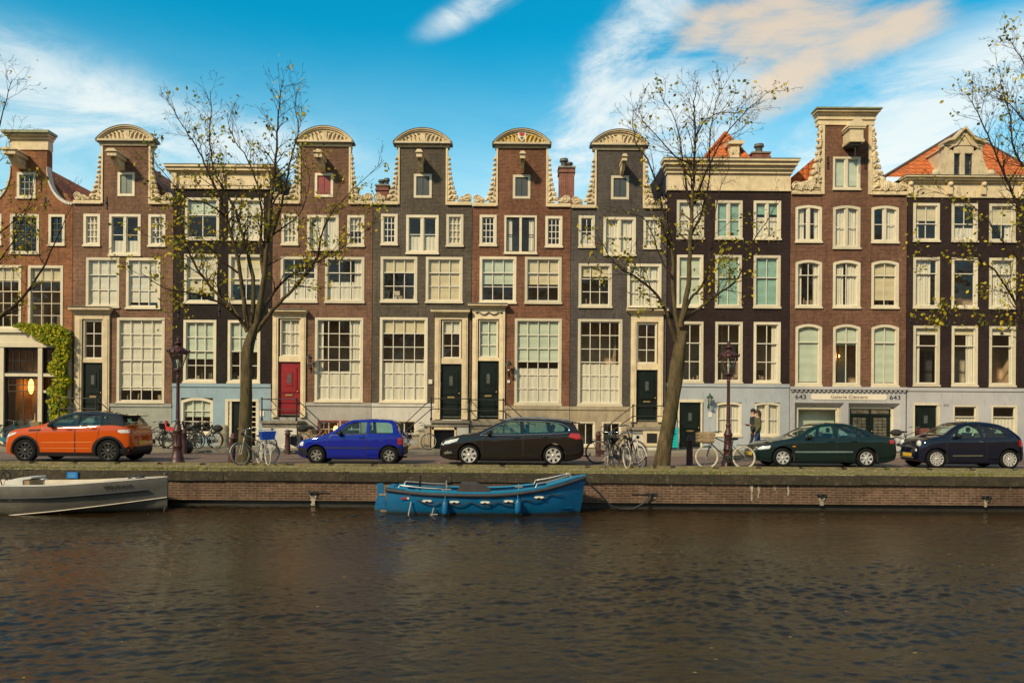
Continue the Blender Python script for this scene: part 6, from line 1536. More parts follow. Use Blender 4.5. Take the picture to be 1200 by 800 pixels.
limbsE = [
 (.3, [(-55,440,5),(-30,395,4),(0,370,3.3),(25,350,2.6),(48,318,2),(62,288,1.3),(75,262,.8),(84,240,.4)], 1.6),
 (-.6, [(-58,420,5),(-40,330,4),(-25,260,3),(-12,200,2),(4,130,1),(14,92,.4)], 2.8),
 (.9, [(-55,430,4),(-30,360,3),(-10,320,2),(14,285,1.2),(34,240,.7),(42,205,.3)], 2.4),
 (-.9, [(-55,400,4),(-45,300,3),(-18,290,2),(12,262,1),(38,240,.5)], 2.0),
 (.4, [(-58,400,5),(-70,300,4),(-80,200,2.5),(-70,100,.6)], 3.0),
 (-.4, [(-58,400,5),(-100,330,4),(-140,260,2.5),(-170,180,.6)], 3.0),
]
p0 = G(-60, YT)
tree('street tree at the left edge whose thin branch crosses the orange brick house', p0.x, YT, [(-60,550,15),(-60,530,12),(-59,490,10),(-58,450,9),(-57,420,8),(-57,400,7)], limbsE, 44, lambda p: .10+.3*max(0, min(1, (10.5-p.z)/4)))

# ------------------------------------------------------------------ climbing plant on the shop corner
def climber():
    r = random.Random(9); root = empty('climbing_plant', 'bright yellow-green climbing plant trained over the shop front corner', 'climbing plant', (HXw(73), FY-.3, .1)); off = (HXw(73), FY-.3, .1)
    st = MB(); lv = MB()
    Zp = lambda py: EYE-((py-HOR)-K*(33-600))*S
    path = [(76,512),(77,480),(74,450),(76,420),(77,398),(74,386)]
    for j in range(3):
        st.tube([(HXw(x+j*2-2+r.uniform(-1,1)), FY-.18-.05*j, Zp(y)) for x, y in path], [.045,.04,.035,.03,.025,.02], 6)
    st.tube([(HXw(x), FY-.3, Zp(y)) for x, y in ((77,398),(66,388),(50,387),(32,384))], [.03,.025,.02,.01], 5)
    def clump(px, py, rx, ry, n):
        for _ in range(n):
            a = r.uniform(0, 2*pi); q = sqrt(r.random()); x = HXw(px+rx*q*cos(a)); z = Zp(py+ry*q*sin(a)); y = FY-.16-r.random()*.42
            s_ = r.uniform(.045,.085); u = Vector((r.gauss(0,1), r.gauss(0,.5), r.gauss(0,.8)-.5)).normalized(); v = u.cross(Vector((r.gauss(0,.5), -1, r.gauss(0,.5)+.3))).normalized()
            c = Vector((x, y, z)); lv.i = 0 if r.random() < .6 else 1
            lv.add([c+u*s_*1.3, c+v*s_*.65+u*s_*.2, c-u*s_, c-v*s_*.65+u*s_*.2], [(0,1,2,3)])
    for px, py, rx, ry, n in ((32,383,9,3.5,110),(43,386,10,6,200),(55,391,10,8,300),(66,390,13,10,460),(76,396,12,12,480),(60,399,7,5,140),(78,415,9,12,420),(74,432,9,10,330),(69,430,6,6,120),(78,447,9,9,300),(72,458,10,7,270),(76,470,9,9,280),(68,472,6,5,100),(73,485,10,7,240),(70,495,6,7,110),(68,505,4,5,50),(81,488,5,6,80)): clump(px, py, rx, ry, n)
    st.build('stem', BARK, root, off); lv.build('leaves', [leafm('vine_leaf_yellow', (.46,.42,.02)), leafm('vine_leaf_green', (.19,.27,.015))], root, off)
def HXw(px, py=440): return ((px-600)+K*(py-HOR))*S
climber()
# ------------------------------------------------------------------ street lamps
LAMPM = mat('lamp_post_brown', (.055,.016,.016), .45, .3, 7, bump=.2)
def street_lamp(px, Y, label, top_py):
    g = G(px, Y); H = P(px, top_py, Y).z; root = empty('street_lamp', label, 'street lamp', g, group='old lanterns along the kerb')
    k = H/4.1
    prof = [(.30,0),(.30,.10),(.26,.13),(.27,.2),(.24,.25),(.19,.42),(.17,.55),(.20,.57),(.20,.62),(.165,.66),(.15,.80),(.14,1.0),(.16,1.03),(.19,1.07),(.19,1.12),(.15,1.16),(.13,1.22),(.10,1.25),(.09,1.35),(.115,1.40),(.08,1.45),(.062,1.5),(.058,2.0),(.07,2.03),(.055,2.06),(.05,2.8),(.065,2.84),(.05,2.88),(.05,2.96),(.08,3.0),(.06,3.05),(.03,3.1)]
    m = MB(); m.lathe([(r_*(.74 if r_ > .065 else .95), z*k) for r_, z in prof], (0,0,0), 14)
    for i in range(8):
        a = 2*pi*i/8; m.tube([(cos(a)*.122, sin(a)*.122, .62*k), (cos(a)*.105, sin(a)*.105, 1.0*k)], .014, 5)
    for i in range(4):
        a = 2*pi*i/4+pi/4; m.tube([(cos(a)*.04, sin(a)*.04, 2.95*k), (cos(a)*.12, sin(a)*.12, 3.02*k), (cos(a)*.13, sin(a)*.13, 3.12*k), (cos(a)*.1, sin(a)*.1, 3.2*k)], .014, 5)
    m.build('post', LAMPM, root)
    m = MB(); zb, zt = 3.1*k, 3.62*k; rb, rt = .12, .27; n = 6
    for i in range(n):
        a = 2*pi*i/n; m.tube([(rb*cos(a), rb*sin(a), zb), (rt*cos(a), rt*sin(a), zt)], .012, 5)
    m.lathe([(.13,zb-.03),(.14,zb),(.12,zb+.02)], (0,0,0), 12); m.lathe([(.02,zb-.1),(.07,zb-.06),(.03,zb-.02)], (0,0,0), 10)
    m.lathe([(rt+.02,zt-.01),(rt+.05,zt+.02),(rt+.04,zt+.06),(rt*.75,zt+.16),(rt*.35,zt+.22),(.1,zt+.23),(.1,zt+.30),(.13,zt+.31),(.12,zt+.34),(.05,zt+.37),(.04,zt+.40),(.065,zt+.43),(.04,zt+.47),(.01,zt+.52)], (0,0,0), 12)
    for i in range(12):
        a = 2*pi*i/12; m.ball(((rt+.06)*cos(a), (rt+.06)*sin(a), zt+.08), (.025,.025,.045), 6, 4)
    ln = m.build('lantern', LAMPM, root)
    m = MB(); vs = []
    for i in range(n): a = 2*pi*i/n; vs += [(rb*.95*cos(a), rb*.95*sin(a), zb+.02), (rt*.95*cos(a), rt*.95*sin(a), zt)]
    m.add(vs, [(2*i, 2*((i+1)%n), 2*((i+1)%n)+1, 2*i+1) for i in range(n)]); m.build('lantern_glass', LAMPGLASS, ln)
    m = MB(); m.lathe([(.03,zb+.02),(.03,zb+.12),(.05,zb+.2),(.06,zb+.26),(.03,zb+.32)], (0,0,0), 10); m.build('bulb', WHITE, ln)
    return root
street_lamp(208, 24.55, 'dark red iron lamp post with six sided lantern, right of the orange car', 397)
street_lamp(853, 24.75, 'dark red iron lamp post with six sided lantern, crate bicycle leaning on it', 402)

# ------------------------------------------------------------------ bollards
BOLL = mat('bollard_brown', (.065,.022,.020), .6, .3, 7, bump=.3)
def bollard(px, Y, label, hh=.92, lean=0, leany=0):
    g = G(px, Y, .0 if Y < 31.7 else .1); m = MB(); m.lathe([(.11,0),(.105,.5*hh),(.09,.80*hh),(.12,.82*hh),(.12,.87*hh),(.085,.88*hh),(.095,.95*hh),(.06,hh),(.01,hh*1.02)], (0,0,0), 12)
    o = m.build('bollard', BOLL); o.location = g; o.rotation_euler = (leany, lean, 0); tag(o, label, 'bollard', 'iron bollards along the street')
bollard(344, 24.9, 'brown iron bollard leaning slightly, just right of the left lamp post and near the tree', .95, .06) if False else None
bollard(271, 25.1, 'brown iron bollard tilted towards the left tree trunk', .95, .07)
bollard(337, 31.0, 'brown iron bollard beside the white framed bicycle', .95)
bollard(216, 30.9, 'brown iron bollard half hidden behind the left lamp post', .95)
bollard(701, 31.0, 'brown iron bollard in front of the bicycles by the sandstone plinth', .98)
bollard(808, 26.0, 'brown iron bollard in front of the black door, left of the crate bicycle', .95)
bollard(737, 24.9, 'brown iron bollard between the bicycles left of the leaning tree', .92, .02)
def stonepost(px, Y, label, w=.15, hh=1.0):
    g = G(px, Y, .1); m = MB(); m.lathe([(w*1.25,0),(w*1.15,.3),(w,hh*.9),(w*.7,hh*.98),(w*.2,hh)], (0,0,0), 10)
    o = m.build('stone_post', mat('stone_post', (.30,.26,.18), .9, .3, 5, bump=.5)); o.location = g; tag(o, label, 'stone post', 'stone posts along the house fronts')
stonepost(262, 34.6, 'squat weathered stone post left of the blue house door', .22, .98)
stonepost(203.5, 34.4, 'stone post behind the parked bicycles at the grey-green plinth', .12); stonepost(226, 34.4, 'stone post between the bicycles at the blue house window', .12)

# ------------------------------------------------------------------ bicycles
def bicycle(label, loc, heading, frame_col=(.02,.02,.022), tyre_col=None, rim_col=None, lean=0, basket=None, seat=None, bags=False, step=False, fork_turn=.15, k=1.0, cover=False, guard=True):
    root = empty('bicycle', label, 'bicycle', loc, heading, group='bicycles parked along the canal street')
    root.rotation_euler = (lean, 0, heading); root.scale = (k,k,k)
    FM = mat('bike_frame_%d_%d_%d' % tuple(int(c*1000) for c in frame_col), frame_col, .4, .3, 9); TM = tyre_col or RUB; RM = rim_col or ALLOY
    R = .345; fx, rx = .55, -.55; m = MB()
    hd = Vector((.36, 0, .90)); bb = Vector((-.06, 0, .29)); st = Vector((-.20, 0, .72)); ht = Vector((.32,0,.98)); hb_ = Vector((.40,0,.74))
    if step: m.tube([hb_, (.15,0,.48), bb], .019, 8); m.tube([ht-Vector((0,0,.06)), (.10,0,.62), (-.12,0,.48)], .016, 8)
    else: m.tube([hb_, bb], .018, 8); m.tube([ht-Vector((0,0,.04)), st-Vector((0,0,.02))], .016, 8)
    m.tube([bb, st, st+Vector((-.04,0,.16))], .017, 8); m.tube([ht+Vector((-.005,0,.03)), hb_], .021, 8)
    for s_ in (-1, 1):
        m.tube([bb+Vector((0,s_*.02,0)), (rx, s_*.06, R)], .010, 6); m.tube([st, (rx, s_*.06, R)], .009, 6); m.tube([hb_, (.47, s_*.05, .62), (fx, s_*.055, R)], .012, 6)
    m.lathe([(.095,-.006),(.095,.006)], (bb.x, -.05, bb.z), 18, axis='y'); m.tube([bb+Vector((0,-.06,0)), bb+Vector((.10,-.07,-.14))], .010, 6); m.box(bb.x+.06, bb.x+.15, -.13, -.06, bb.z-.16, bb.z-.14)
    m.tube([bb+Vector((0,.06,0)), bb+Vector((-.10,.07,.14))], .010, 6); m.box(bb.x-.14, bb.x-.05, .06, .13, bb.z+.13, bb.z+.15)
    if guard: m.prism([(bb.x+.11,bb.z-.08),(bb.x+.12,bb.z+.06),(bb.x+.03,bb.z+.11),(rx,R+.06),(rx-.05,R),(rx,R-.06)], -.06, -.035)
    m.build('frame', FM, root)
    for x_ in (fx, rx):
        m = MB(); m.ring((x_, 0, R), R-.02, .021, n=30, k=6); ty = m.build('wheel', TM, root)
        m = MB(); m.ring((x_, 0, R), R-.045, .012, n=30, k=5)
        for i in range(14):
            a = 2*pi*i/14; m.tube([(x_, .015*(-1)**i, R), (x_+cos(a)*(R-.05), 0, R+sin(a)*(R-.05))], .0022, 3, cap=False)
        m.tube([(x_, -.05, R), (x_, .05, R)], .022, 8); m.build('rim', RM, ty)
    m = MB()
    for x_, a0, a1 in ((fx, .15, 2.2), (rx, .5, 3.6)):
        pts = [(x_+cos(a0+(a1-a0)*i/14)*(R+.025), R+sin(a0+(a1-a0)*i/14)*(R+.025)) for i in range(15)]
        m.add([(x, s_*.027, z) for x, z in pts for s_ in (-1, 1)], [(2*i, 2*i+1, 2*i+3, 2*i+2) for i in range(14)])
    m.build('mudguard', FM, root)
    m = MB(); sp = st+Vector((-.04,0,.18)); m.ball((sp.x-.03, 0, sp.z), (.13,.08,.04), 12, 6); m.ball((sp.x+.10, 0, sp.z), (.09,.03,.025), 8, 5); m.build('saddle', PLAST, root)
    m = MB(); hc = ht+Vector((-.01,0,.10)); m.tube([ht, hc], .012, 6); m.tube([(hc.x-.16,-.28,hc.z+.02),(hc.x-.04,-.27,hc.z+.04),(hc.x+.04,-.14,hc.z+.02),(hc.x+.02,0,hc.z),(hc.x+.04,.14,hc.z+.02),(hc.x-.04,.27,hc.z+.04),(hc.x-.16,.28,hc.z+.02)], .011, 6)
    for s_ in (-1, 1): m.tube([(hc.x-.17,s_*.28,hc.z+.02),(hc.x-.06,s_*.275,hc.z+.038)], .017, 6, 1)
    m.lathe([(.03,-.03),(.055,.03),(.055,.045)], (hc.x+.1, 0, hc.z-.12), 10, axis='x', mi=1); m.build('handlebar', [CHROME, PLAST], root)
    m = MB()
    for s_ in (-1, 1): m.tube([(rx+.22, s_*.06, .72), (rx-.25, s_*.07, .72)], .007, 5); m.tube([(rx-.15, s_*.07, .72), (rx, s_*.065, R)], .006, 5)
    for i in range(4): x_ = rx+.18-i*.12; m.tube([(x_, -.07, .72), (x_, .07, .72)], .006, 5)
    m.build('luggage_rack', FM, root)
    if basket:
        kind, c_ = basket; m = MB(); bx_ = .56; bz = .80 if kind != 'crate' else .78
        if kind == 'crate':
            m.box(bx_-.20, bx_+.26, -.20, .20, bz, bz+.02)
            for i in range(3):
                z_ = bz+.03+i*.10; m.box(bx_-.22, bx_+.28, -.225, -.205, z_, z_+.08); m.box(bx_-.22, bx_+.28, .205, .225, z_, z_+.08); m.box(bx_-.22, bx_-.2, -.205, .205, z_, z_+.08); m.box(bx_+.26, bx_+.28, -.205, .205, z_, z_+.08)
            for x_ in (bx_-.2, bx_+.24):
                for y_ in (-.2, .18): m.box(x_, x_+.02, y_, y_+.02, bz, bz+.31)
        else:
            a_, b_ = .15, .19
            pts = lambda q, z: [(bx_-q*1.0, -q*1.15, z), (bx_+q, -q*1.15, z), (bx_+q, q*1.15, z), (bx_-q, q*1.15, z)]
            m.add(pts(a_, bz)+pts(b_, bz+.25)+pts(b_-.012, bz+.25)+pts(a_-.012, bz+.012), [(3,2,1,0)]+[(i, (i+1)%4, 4+(i+1)%4, 4+i) for i in range(4)]+[(4+i, 4+(i+1)%4, 8+(i+1)%4, 8+i) for i in range(4)]+[(8+i, 8+(i+1)%4, 12+(i+1)%4, 12+i) for i in range(4)]+[(12,13,14,15)])
        m.build('crate' if kind == 'crate' else 'basket', c_, root)
        m = MB(); m.tube([(bx_-.1,-.08,bz), (fx,-.06,R)], .007, 5); m.tube([(bx_-.1,.08,bz), (fx,.06,R)], .007, 5); m.tube([(bx_+.1,0,bz-.01), (bx_-.18,0,bz-.01)], .01, 5); m.build('front_carrier', FM, root)
    if seat:
        m = MB(); m.prism([(rx+.20,.74),(rx-.12,.74),(rx-.22,1.12),(rx-.17,1.16),(rx-.08,.84),(rx+.18,.84)], -.13, .13); m.prism([(rx+.2,.74),(rx-.1,.74),(rx-.12,.92),(rx+.2,.86)], -.155, -.13); m.prism([(rx+.2,.74),(rx-.1,.74),(rx-.12,.92),(rx+.2,.86)], .13, .155); m.build('child_seat', seat, root)
    if bags:
        m = MB()
        for s_ in (-1, 1): m.prism([(rx+.20,.70),(rx-.20,.70),(rx-.22,.40),(rx-.16,.33),(rx+.14,.33),(rx+.20,.40)], s_*.08, s_*.20)
        m.box(rx-.2, rx+.2, -.12, .12, .725, .75); m.build('pannier', mat('pannier_black', (.03,.03,.033), .7, .3, 8) if bags is True else bags, root)
    if cover:
        m = MB(); m.ball((rx-.02, 0, .86), (.26,.17,.15), 12, 8); m.build('luggage', mat('dark_bundle', (.03,.028,.024), .9, .4, 9), root)
    return root
CT = mat('tyre_cream', (.55,.49,.36), .7, .2, 9); GRIM = mat('rim_grey', (.40,.40,.37), .45, .2, 8, metal=.3); CRATE = mat('crate_wood', (.27,.19,.10), .8, .35, 7); BLUEC = mat('crate_blue', (.008,.06,.42), .45, .15, 5)
REDS = mat('child_seat_red', (.55,.03,.04), .45, .1, 5); TEALF = (.01,.13,.17)
g = lambda px, Y, z=0: G(px, Y, z)
# near row on the verge (faces of the wheels between trees and lamps)
bicycle('black cargo bicycle with cream tyres and wooden crate, leaning on the right lamp post', g(850, 24.25), pi-.06, (.02,.02,.02), CT, GRIM, .06, ('crate', CRATE), k=1.02)
bicycle('silver city bicycle turned towards the canal at the left tree trunk', g(300, 24.15, .03), -pi/2-.62, (.32,.31,.28), mat('tyre_grey', (.20,.19,.16), .8, .2, 9), GRIM, .10, k=.98)
bicycle('city bicycle with a blue crate, right of the silver one at the tree', g(309, 24.05, .03), -pi/2+.55, (.42,.40,.36), CT, GRIM, .04, ('basket', BLUEC), k=.98)
bicycle('dark bicycle with cream tyre facing the canal, leftmost of three left of the leaning tree', g(713, 24.6), -pi/2-.25, (.03,.03,.03), mat('tyre_pale_brown', (.34,.26,.18), .8, .2, 9), GRIM, -.05, cover=True)
bicycle('black bicycle with white edged tyre, middle of three left of the leaning tree', g(728, 24.4), -pi/2+.20, (.03,.03,.035), CT, GRIM, .04)
bicycle('black bicycle with a white fork facing the canal, nearest the leaning tree', g(743, 24.5), -pi/2+.30, (.45,.43,.4), RUB, ALLOY, .10)
bicycle('dark bicycle with a big rear wheel seen side on behind the three upright ones', g(722, 26.3), .0, (.05,.02,.02), mat('tyre_dark_red', (.06,.025,.022), .8), GRIM, -.05, k=1.15, bags=False)
bicycle('white step-through bicycle with black panniers near the red door stoop', g(331, 31.4), pi, (.72,.70,.62), RUB, GRIM, .05, step=True, bags=True)
bicycle('orange-brown bicycle with a dark saddle cover behind the white one', g(370, 33.2, .1), 0, (.42,.17,.04), RUB, GRIM, -.05, cover=True, step=True)
bicycle('silver bicycle tipped against the stoop with a grey bag on its rack', g(487, 33.6, .1), 0, (.3,.29,.26), RUB, GRIM, -.22, bags=mat('pannier_grey', (.10,.10,.095), .7, .3, 8), cover=False)
bicycle('teal bicycle at the left edge in front of the shop window', g(6, 33.6, .1), 0, TEALF, RUB, GRIM, -.06, step=True)
bicycle('second teal bicycle standing close to the shop window posts', g(24, 34.3, .1), .35, TEALF, RUB, GRIM, -.05, basket=('basket', mat('wicker', (.35,.25,.13), .9, .3, 20)))
bicycle('black bicycle with loaded rack behind the tail of the orange car', g(180, 33.0, .1), .9, (.02,.02,.02), RUB, GRIM, -.05, cover=True)
bicycle('black bicycle turned edge on, between the orange car and the red child seat', g(192, 33.4, .1), -1.2, (.02,.02,.02), RUB, ALLOY, -.04, basket=('basket', PLAST))
bicycle('black bicycle with a red child seat behind the left lamp post', g(215, 32.8, .1), 0, (.03,.03,.03), RUB, GRIM, -.04, seat=REDS)
bicycle('black bicycle with a dark child seat in front of the blue house window', g(236, 33.4, .1), .5, (.02,.02,.02), RUB, GRIM, -.05, seat=PLAST)
bicycle('dark bicycle with pale rimmed wheel nearest the blue house door', g(243, 33.0, .1), 2.6, (.04,.04,.04), RUB, mat('rim_pale', (.6,.58,.5), .5), .06, cover=True)
bicycle('black bicycle with a tall dark bundle, right of the stone post by the blue wall', g(229, 34.1, .1), -.9, (.02,.02,.02), RUB, GRIM, .05, cover=True)
bicycle('dark grey bicycle leaning on the grey-green plinth right of the orange car', g(199, 34.6, .1), .2, (.05,.05,.05), RUB, GRIM, -.08)
bicycle('black bicycle parked between the green and the small dark blue cars', g(1066, 34.0, .1), 0, (.02,.02,.02), RUB, GRIM, -.04, basket=('basket', mat('crate_reddish', (.22,.07,.06), .7, .3, 7)), cover=True)

# rubbish bag by the lamp, board by the stoop
m = MB(); p = g(220, 31.2); m.ball((0,0,.24), (.22,.2,.26), 10, 8); m.tube([(0,0,.46),(.03,0,.56)], [.05,.02], 6); o = m.build('rubbish_bag', mat('black_bag', (.012,.012,.012), .35, .3, 9, bump=.5, bsc=12)); o.location = p; tag(o, 'small black rubbish bag on the kerb right of the left lamp post', 'rubbish bag')
m = MB(); p = G(785, 35.0, .1); m.box(-.36, .36, 0, .06, .12, .98); root = empty('notice_board', 'turquoise notice board with dark writing at the foot of the stoop behind the leaning tree', 'notice board', p); m.build('board', mat('turquoise', (.0,.42,.42), .5, .08), root)
m = MB(); r = random.Random(2)
for i in range(6):
    x_ = -.26; 
    while x_ < .22:
        w = r.uniform(.04,.12); m.box(x_, x_+w, -.004, -.001, .83-i*.12, .855-i*.12); x_ += w+.03
m.build('lettering', mat('board_ink', (.0,.12,.14), .6), root); m = MB(); m.box(-.38,-.36,-.01,.07,0,1.0); m.box(.36,.38,-.01,.07,0,1.0); m.build('stand', GREYMETAL, root)

# ------------------------------------------------------------------ wall lanterns (fixed to the walls)
def wall_lamp(px, py, label, colr, s_=1.0, out=-1):
    Y = FY-.35; p = P(px, py, Y); root = empty('wall_lamp', label, 'wall lamp', p, group='lanterns on the house fronts'); m = MB()
    m.tube([(0, .33, -.25*s_), (0, .12, -.30*s_), (0, 0, -.22*s_)], .018, 6); m.ball((0,.33,-.25*s_), (.05,.04,.09), 8, 5); m.tube([(0,.33,-.1*s_),(0,.33,-.45*s_)], .02, 6)
    for i in range(4):
        a = pi/2*i+pi/4; m.tube([(.06*s_*cos(a), .06*s_*sin(a), -.17*s_), (.13*s_*cos(a), .13*s_*sin(a), .15*s_)], .012, 5)
    m.lathe([(.07*s_,-.2*s_),(.08*s_,-.17*s_),(.05*s_,-.16*s_)], (0,0,0), 8); m.lathe([(.16*s_,.15*s_),(.17*s_,.18*s_),(.08*s_,.27*s_),(.03*s_,.29*s_),(.045*s_,.34*s_),(.01*s_,.39*s_)], (0,0,0), 8); m.build('lantern', colr, root)
    m = MB(); m.lathe([(.055*s_,-.15*s_),(.12*s_,.15*s_)], (0,0,0), 4); m.build('lantern_glass', LAMPGLASS, root)
wall_lamp(362, 424, 'black wall lantern between the red door and the big window', IRON)
wall_lamp(596, 431, 'black wall lantern on red-brown brick right of the dark door', IRON)
wall_lamp(832, 470, 'dark green wall lantern on the blue-grey wall right of the black door', mat('lantern_green', (.01,.05,.035), .5), .95)

# ------------------------------------------------------------------ boats
def loft_hull(stations, n=9):
    """stations: (x, half beam, sheer z, keel z, fullness) -> rows of section points port side to starboard"""
    rows = []
    for x, hbm, zs, zk, fl in stations:
        row = []
        for s_ in (-1, 1):
            seg = []
            for i in range(n+1):
                t = i/n; a = t*pi/2; y = hbm*(sin(a)**fl)*(.90+.10*t); z = zk+(zs-zk)*(1-cos(a))**.9 if fl < 1 else zk+(zs-zk)*t
                seg.append((x, s_*y, z))
            row += seg[::-1] if s_ < 0 else seg[1:]
        rows.append(row)
    return rows
def hull_mesh(m, rows, mi=0, flip=False):
    n = len(rows[0]); fs = [(i*n+k, (i+1)*n+k, (i+1)*n+k+1, i*n+k+1) for i in range(len(rows)-1) for k in range(n-1)]
    if flip: fs = [f[::-1] for f in fs]
    m.add([p for r_ in rows for p in r_], fs, mi, True)
def boatpaint(name, c, slime_z):
    t = NT(name); co = t.coord(); sp = t.n('ShaderNodeSeparateXYZ'); t.L.new(co, sp.inputs[0])
    f = t.mr(t.noise(co, 2.2, 7, .65), .3, .7); k = t.mix(f, dk(c, .8), dk(c, 1.15))
    sc_ = t.mr(t.noise(t.coord((.5,1,5)), 9, 7, .75), .60, .70, 0, .55); k = t.mix(sc_, k, tuple(min(1, x*.6+.12) for x in c))       # scuffs along the side
    z = t.math('ADD', sp.outputs[2], t.math('MULTIPLY', t.noise(t.coord((1,1,.4)), 6, 5, .7), -.10))
    k = t.mix(t.mr(z, slime_z-.05, slime_z+.02, .85, 0), k, (.030,.032,.014))                                               # weed at the waterline
    run = t.mr(t.noise(t.coord((5,5,.35)), 3.2, 6, .7), .58, .72, 0, .35); k = t.mix(run, k, dk(c, .45))
    t.L.new(k, t.b.inputs['Base Color']); t.b.inputs['Roughness'].default_value = .42; t.L.new(t.mr(t.noise(co, 4, 6), .3, .7, .3, .6), t.b.inputs['Roughness'])
    t.L.new(t.bump(t.noise(co, 3, 4), .25, .02), t.b.inputs['Normal']); t.b.inputs['Coat Weight'].default_value = .25; return t.mat
BOATB = boatpaint('boat_blue', (.0,.115,.27), .03); BOATB2 = mat('boat_blue_light', (.005,.19,.34), .45, .15, 3); RUBR = mat('rubbing_strake', (.035,.035,.04), .7, .25, 6)
bY = 20.75; bl = P(456, 580, bY); br = P(686, 560, bY); L0 = br.x-bl.x; root = empty('blue_boat', 'bright blue open sloop with dark rubber strake, moored against the quay wall', 'boat', (bl.x, bY, WZ)); off = None
sheer = spl([(0,.66),(L0*.25,.57),(L0*.5,.56),(L0*.75,.67),(L0,.97)]); beam = spl([(0,.55),(L0*.15,.74),(L0*.4,.86),(L0*.65,.80),(L0*.85,.50),(L0*.95,.22),(L0,.03)])
st_ = [L0*i/30 for i in range(31)]
rows = loft_hull([(x+(.0 if x < L0*.8 else 0), beam(x), sheer(x), -.30 if x < L0*.85 else -.30+.25*(x-L0*.85)/(L0*.15), .62) for x in st_])
for r_ in rows:      # raked stem
    x = r_[0][0]
    if x > L0*.8: r_[:] = [(a-(x-L0*.8)/(L0*.2)*.16*max(0, (sheer(x)-c)/1.2), b_, c) for a, b_, c in r_]
m = MB(); hull_mesh(m, rows); m.add(rows[0], [tuple(range(len(rows[0])))])
hull = m.build('hull', BOATB, root)
m = MB(); irows = [[(a, b_*.93, max(c+.04, .12)) for a, b_, c in r_] for r_ in rows[1:-1]]; hull_mesh(m, irows, 0, True); m.add([(a, b_, c) for a, b_, c in irows[0]], [tuple(range(len(irows[0])))[::-1]])
def_floor = [(x, s_*beam(x)*.8, .15) for x in st_[1:-2] for s_ in (-1, 1)]; m.add(def_floor, [(2*i, 2*i+2, 2*i+3, 2*i+1) for i in range(len(def_floor)//2-1)])
m.build('inner_hull', BOATB2, root)
m = MB()          # side decks between outer and inner hull
for s_ in (0, -1):
    o_ = [r_[s_] for r_ in rows]; i_ = [(a, b_*.80, c+.01) for a, b_, c in o_]; m.add([p for q in zip(o_, i_) for p in q], [(2*i, 2*i+2, 2*i+3, 2*i+1) for i in range(len(o_)-1)])
m.add([(x, s_*beam(x), sheer(x)+.015+(0 if s_ else .03)) for x in st_[24:] for s_ in (-1, 0, 1)], [(3*i+k, 3*i+3+k, 3*i+4+k, 3*i+1+k) for i in range(6) for k in range(2)])
m.add([(x, s_*beam(x), sheer(x)+.015) for x in st_[:4] for s_ in (-1, 0, 1)], [(3*i+k, 3*i+3+k, 3*i+4+k, 3*i+1+k) for i in range(3) for k in range(2)])
for x in (L0*.32, L0*.62): m.box(x-.14, x+.14, -beam(x)*.85, beam(x)*.85, .40, .44)
m.build('deck', BOATB2, root)
for s_ in (-1, 1):
    m = MB(); m.tube([(x, s_*(beam(x)+.02), sheer(x)-.045) for x in st_], .048, 8); m.build('rubber_strake', RUBR, root)
m = MB()
for x in (1.15, ): pass
def fender(x, L_=.42):
    m = MB(); y = -(beam(x)+.085); z = sheer(x)-.16; m.lathe([(.015,0),(.05,-.04),(.075,-.1),(.08,-.3),(.07,-L_+.04),(.02,-L_)], (x, y, z), 12); m.tube([(x, y+.05, z+.12), (x, y, z)], .012, 5); m.build('fender', BOATB, root)
fender(L0*.30, .40); fender(L0*.655, .40)
m = MB(); pts = []
for i in range(61):
    t = i/60; x = L0*(.16+.72*t); y = -(beam(x)*1.0+.012); z = sheer(x)-.20-.09*abs(sin(t*pi*5.5)); pts.append((x, y, z))
m.tube(pts, .013, 5); m.build('grab_rope', RUBR, root)
m = MB()
for x in (L0*.21, L0*.345, L0*.495, L0*.61, L0*.76):
    y = -(beam(x)*.99+.028); z = sheer(x)-.22; m.prism([(x-.13, z+.0), (x-.09, z+.035), (x+.09, z+.035), (x+.13, z), (x+.05, z-.02), (x, z+.01), (x-.06, z-.02)], y-.006, y+.02)
m.build('white_mark', WHITE, root)
m = MB(); x = L0*.10; y = -(beam(x)*.99+.03); z = sheer(x)-.20; m.box(x-.11, x+.05, y, y+.03, z-.02, z+.025, 0); m.box(x+.05, x+.10, y, y+.03, z-.02, z+.02, 1); m.build('flag_sticker', [REDP, WHITE], root)
STEEL = mat('handrail_steel', (.42,.41,.38), .3, .1, 6, metal=.5)
for (x0_, x1_, hh) in ((L0*.06, L0*.29, .10), (L0*.74, L0*.93, .13)):
    for s_ in (-1, 1):
        m = MB(); n = 8; pts = [(x0_, s_*beam(x0_)*.86, sheer(x0_))]+[(x0_+.05+(x1_-x0_-.1)*i/n, s_*beam(x0_+(x1_-x0_)*i/n)*.86, sheer(x0_+(x1_-x0_)*i/n)+hh) for i in range(n+1)]+[(x1_, s_*beam(x1_)*.86, sheer(x1_))]
        m.tube(pts, .018, 6); m.build('handrail', STEEL, root)
m = MB()     # rudder with its hinges
m.prism([(-.36,-.3),(-.38,.1),(-.30,.45),(-.32,.72),(-.16,.74),(-.14,.5),(-.10,.3),(-.06,-.3)], -.025, .025, 0); m.box(-.26, .02, -.04, .04, .42, .46, 1); m.box(-.22, .06, -.04, .04, -.0, .04, 1); m.tube([(-.05,0,.66),(.02,0,.1),(.05,0,-.1)], .022, 6, 1); m.build('rudder', [BOATB, CRATE], root)
m = MB()
for x in (.62, 1.2): m.tube([(x+.05, -.72-.06*(x > 1), .33 if x < 1 else .2), (x-.03, -.80, -.1)], .018, 6)
m.tube([(1.15,-.8,.02),(1.35,-.8,.03)], .015, 6); m.build('boarding_ladder', STEEL, root)
m = MB(); x = L0*.30
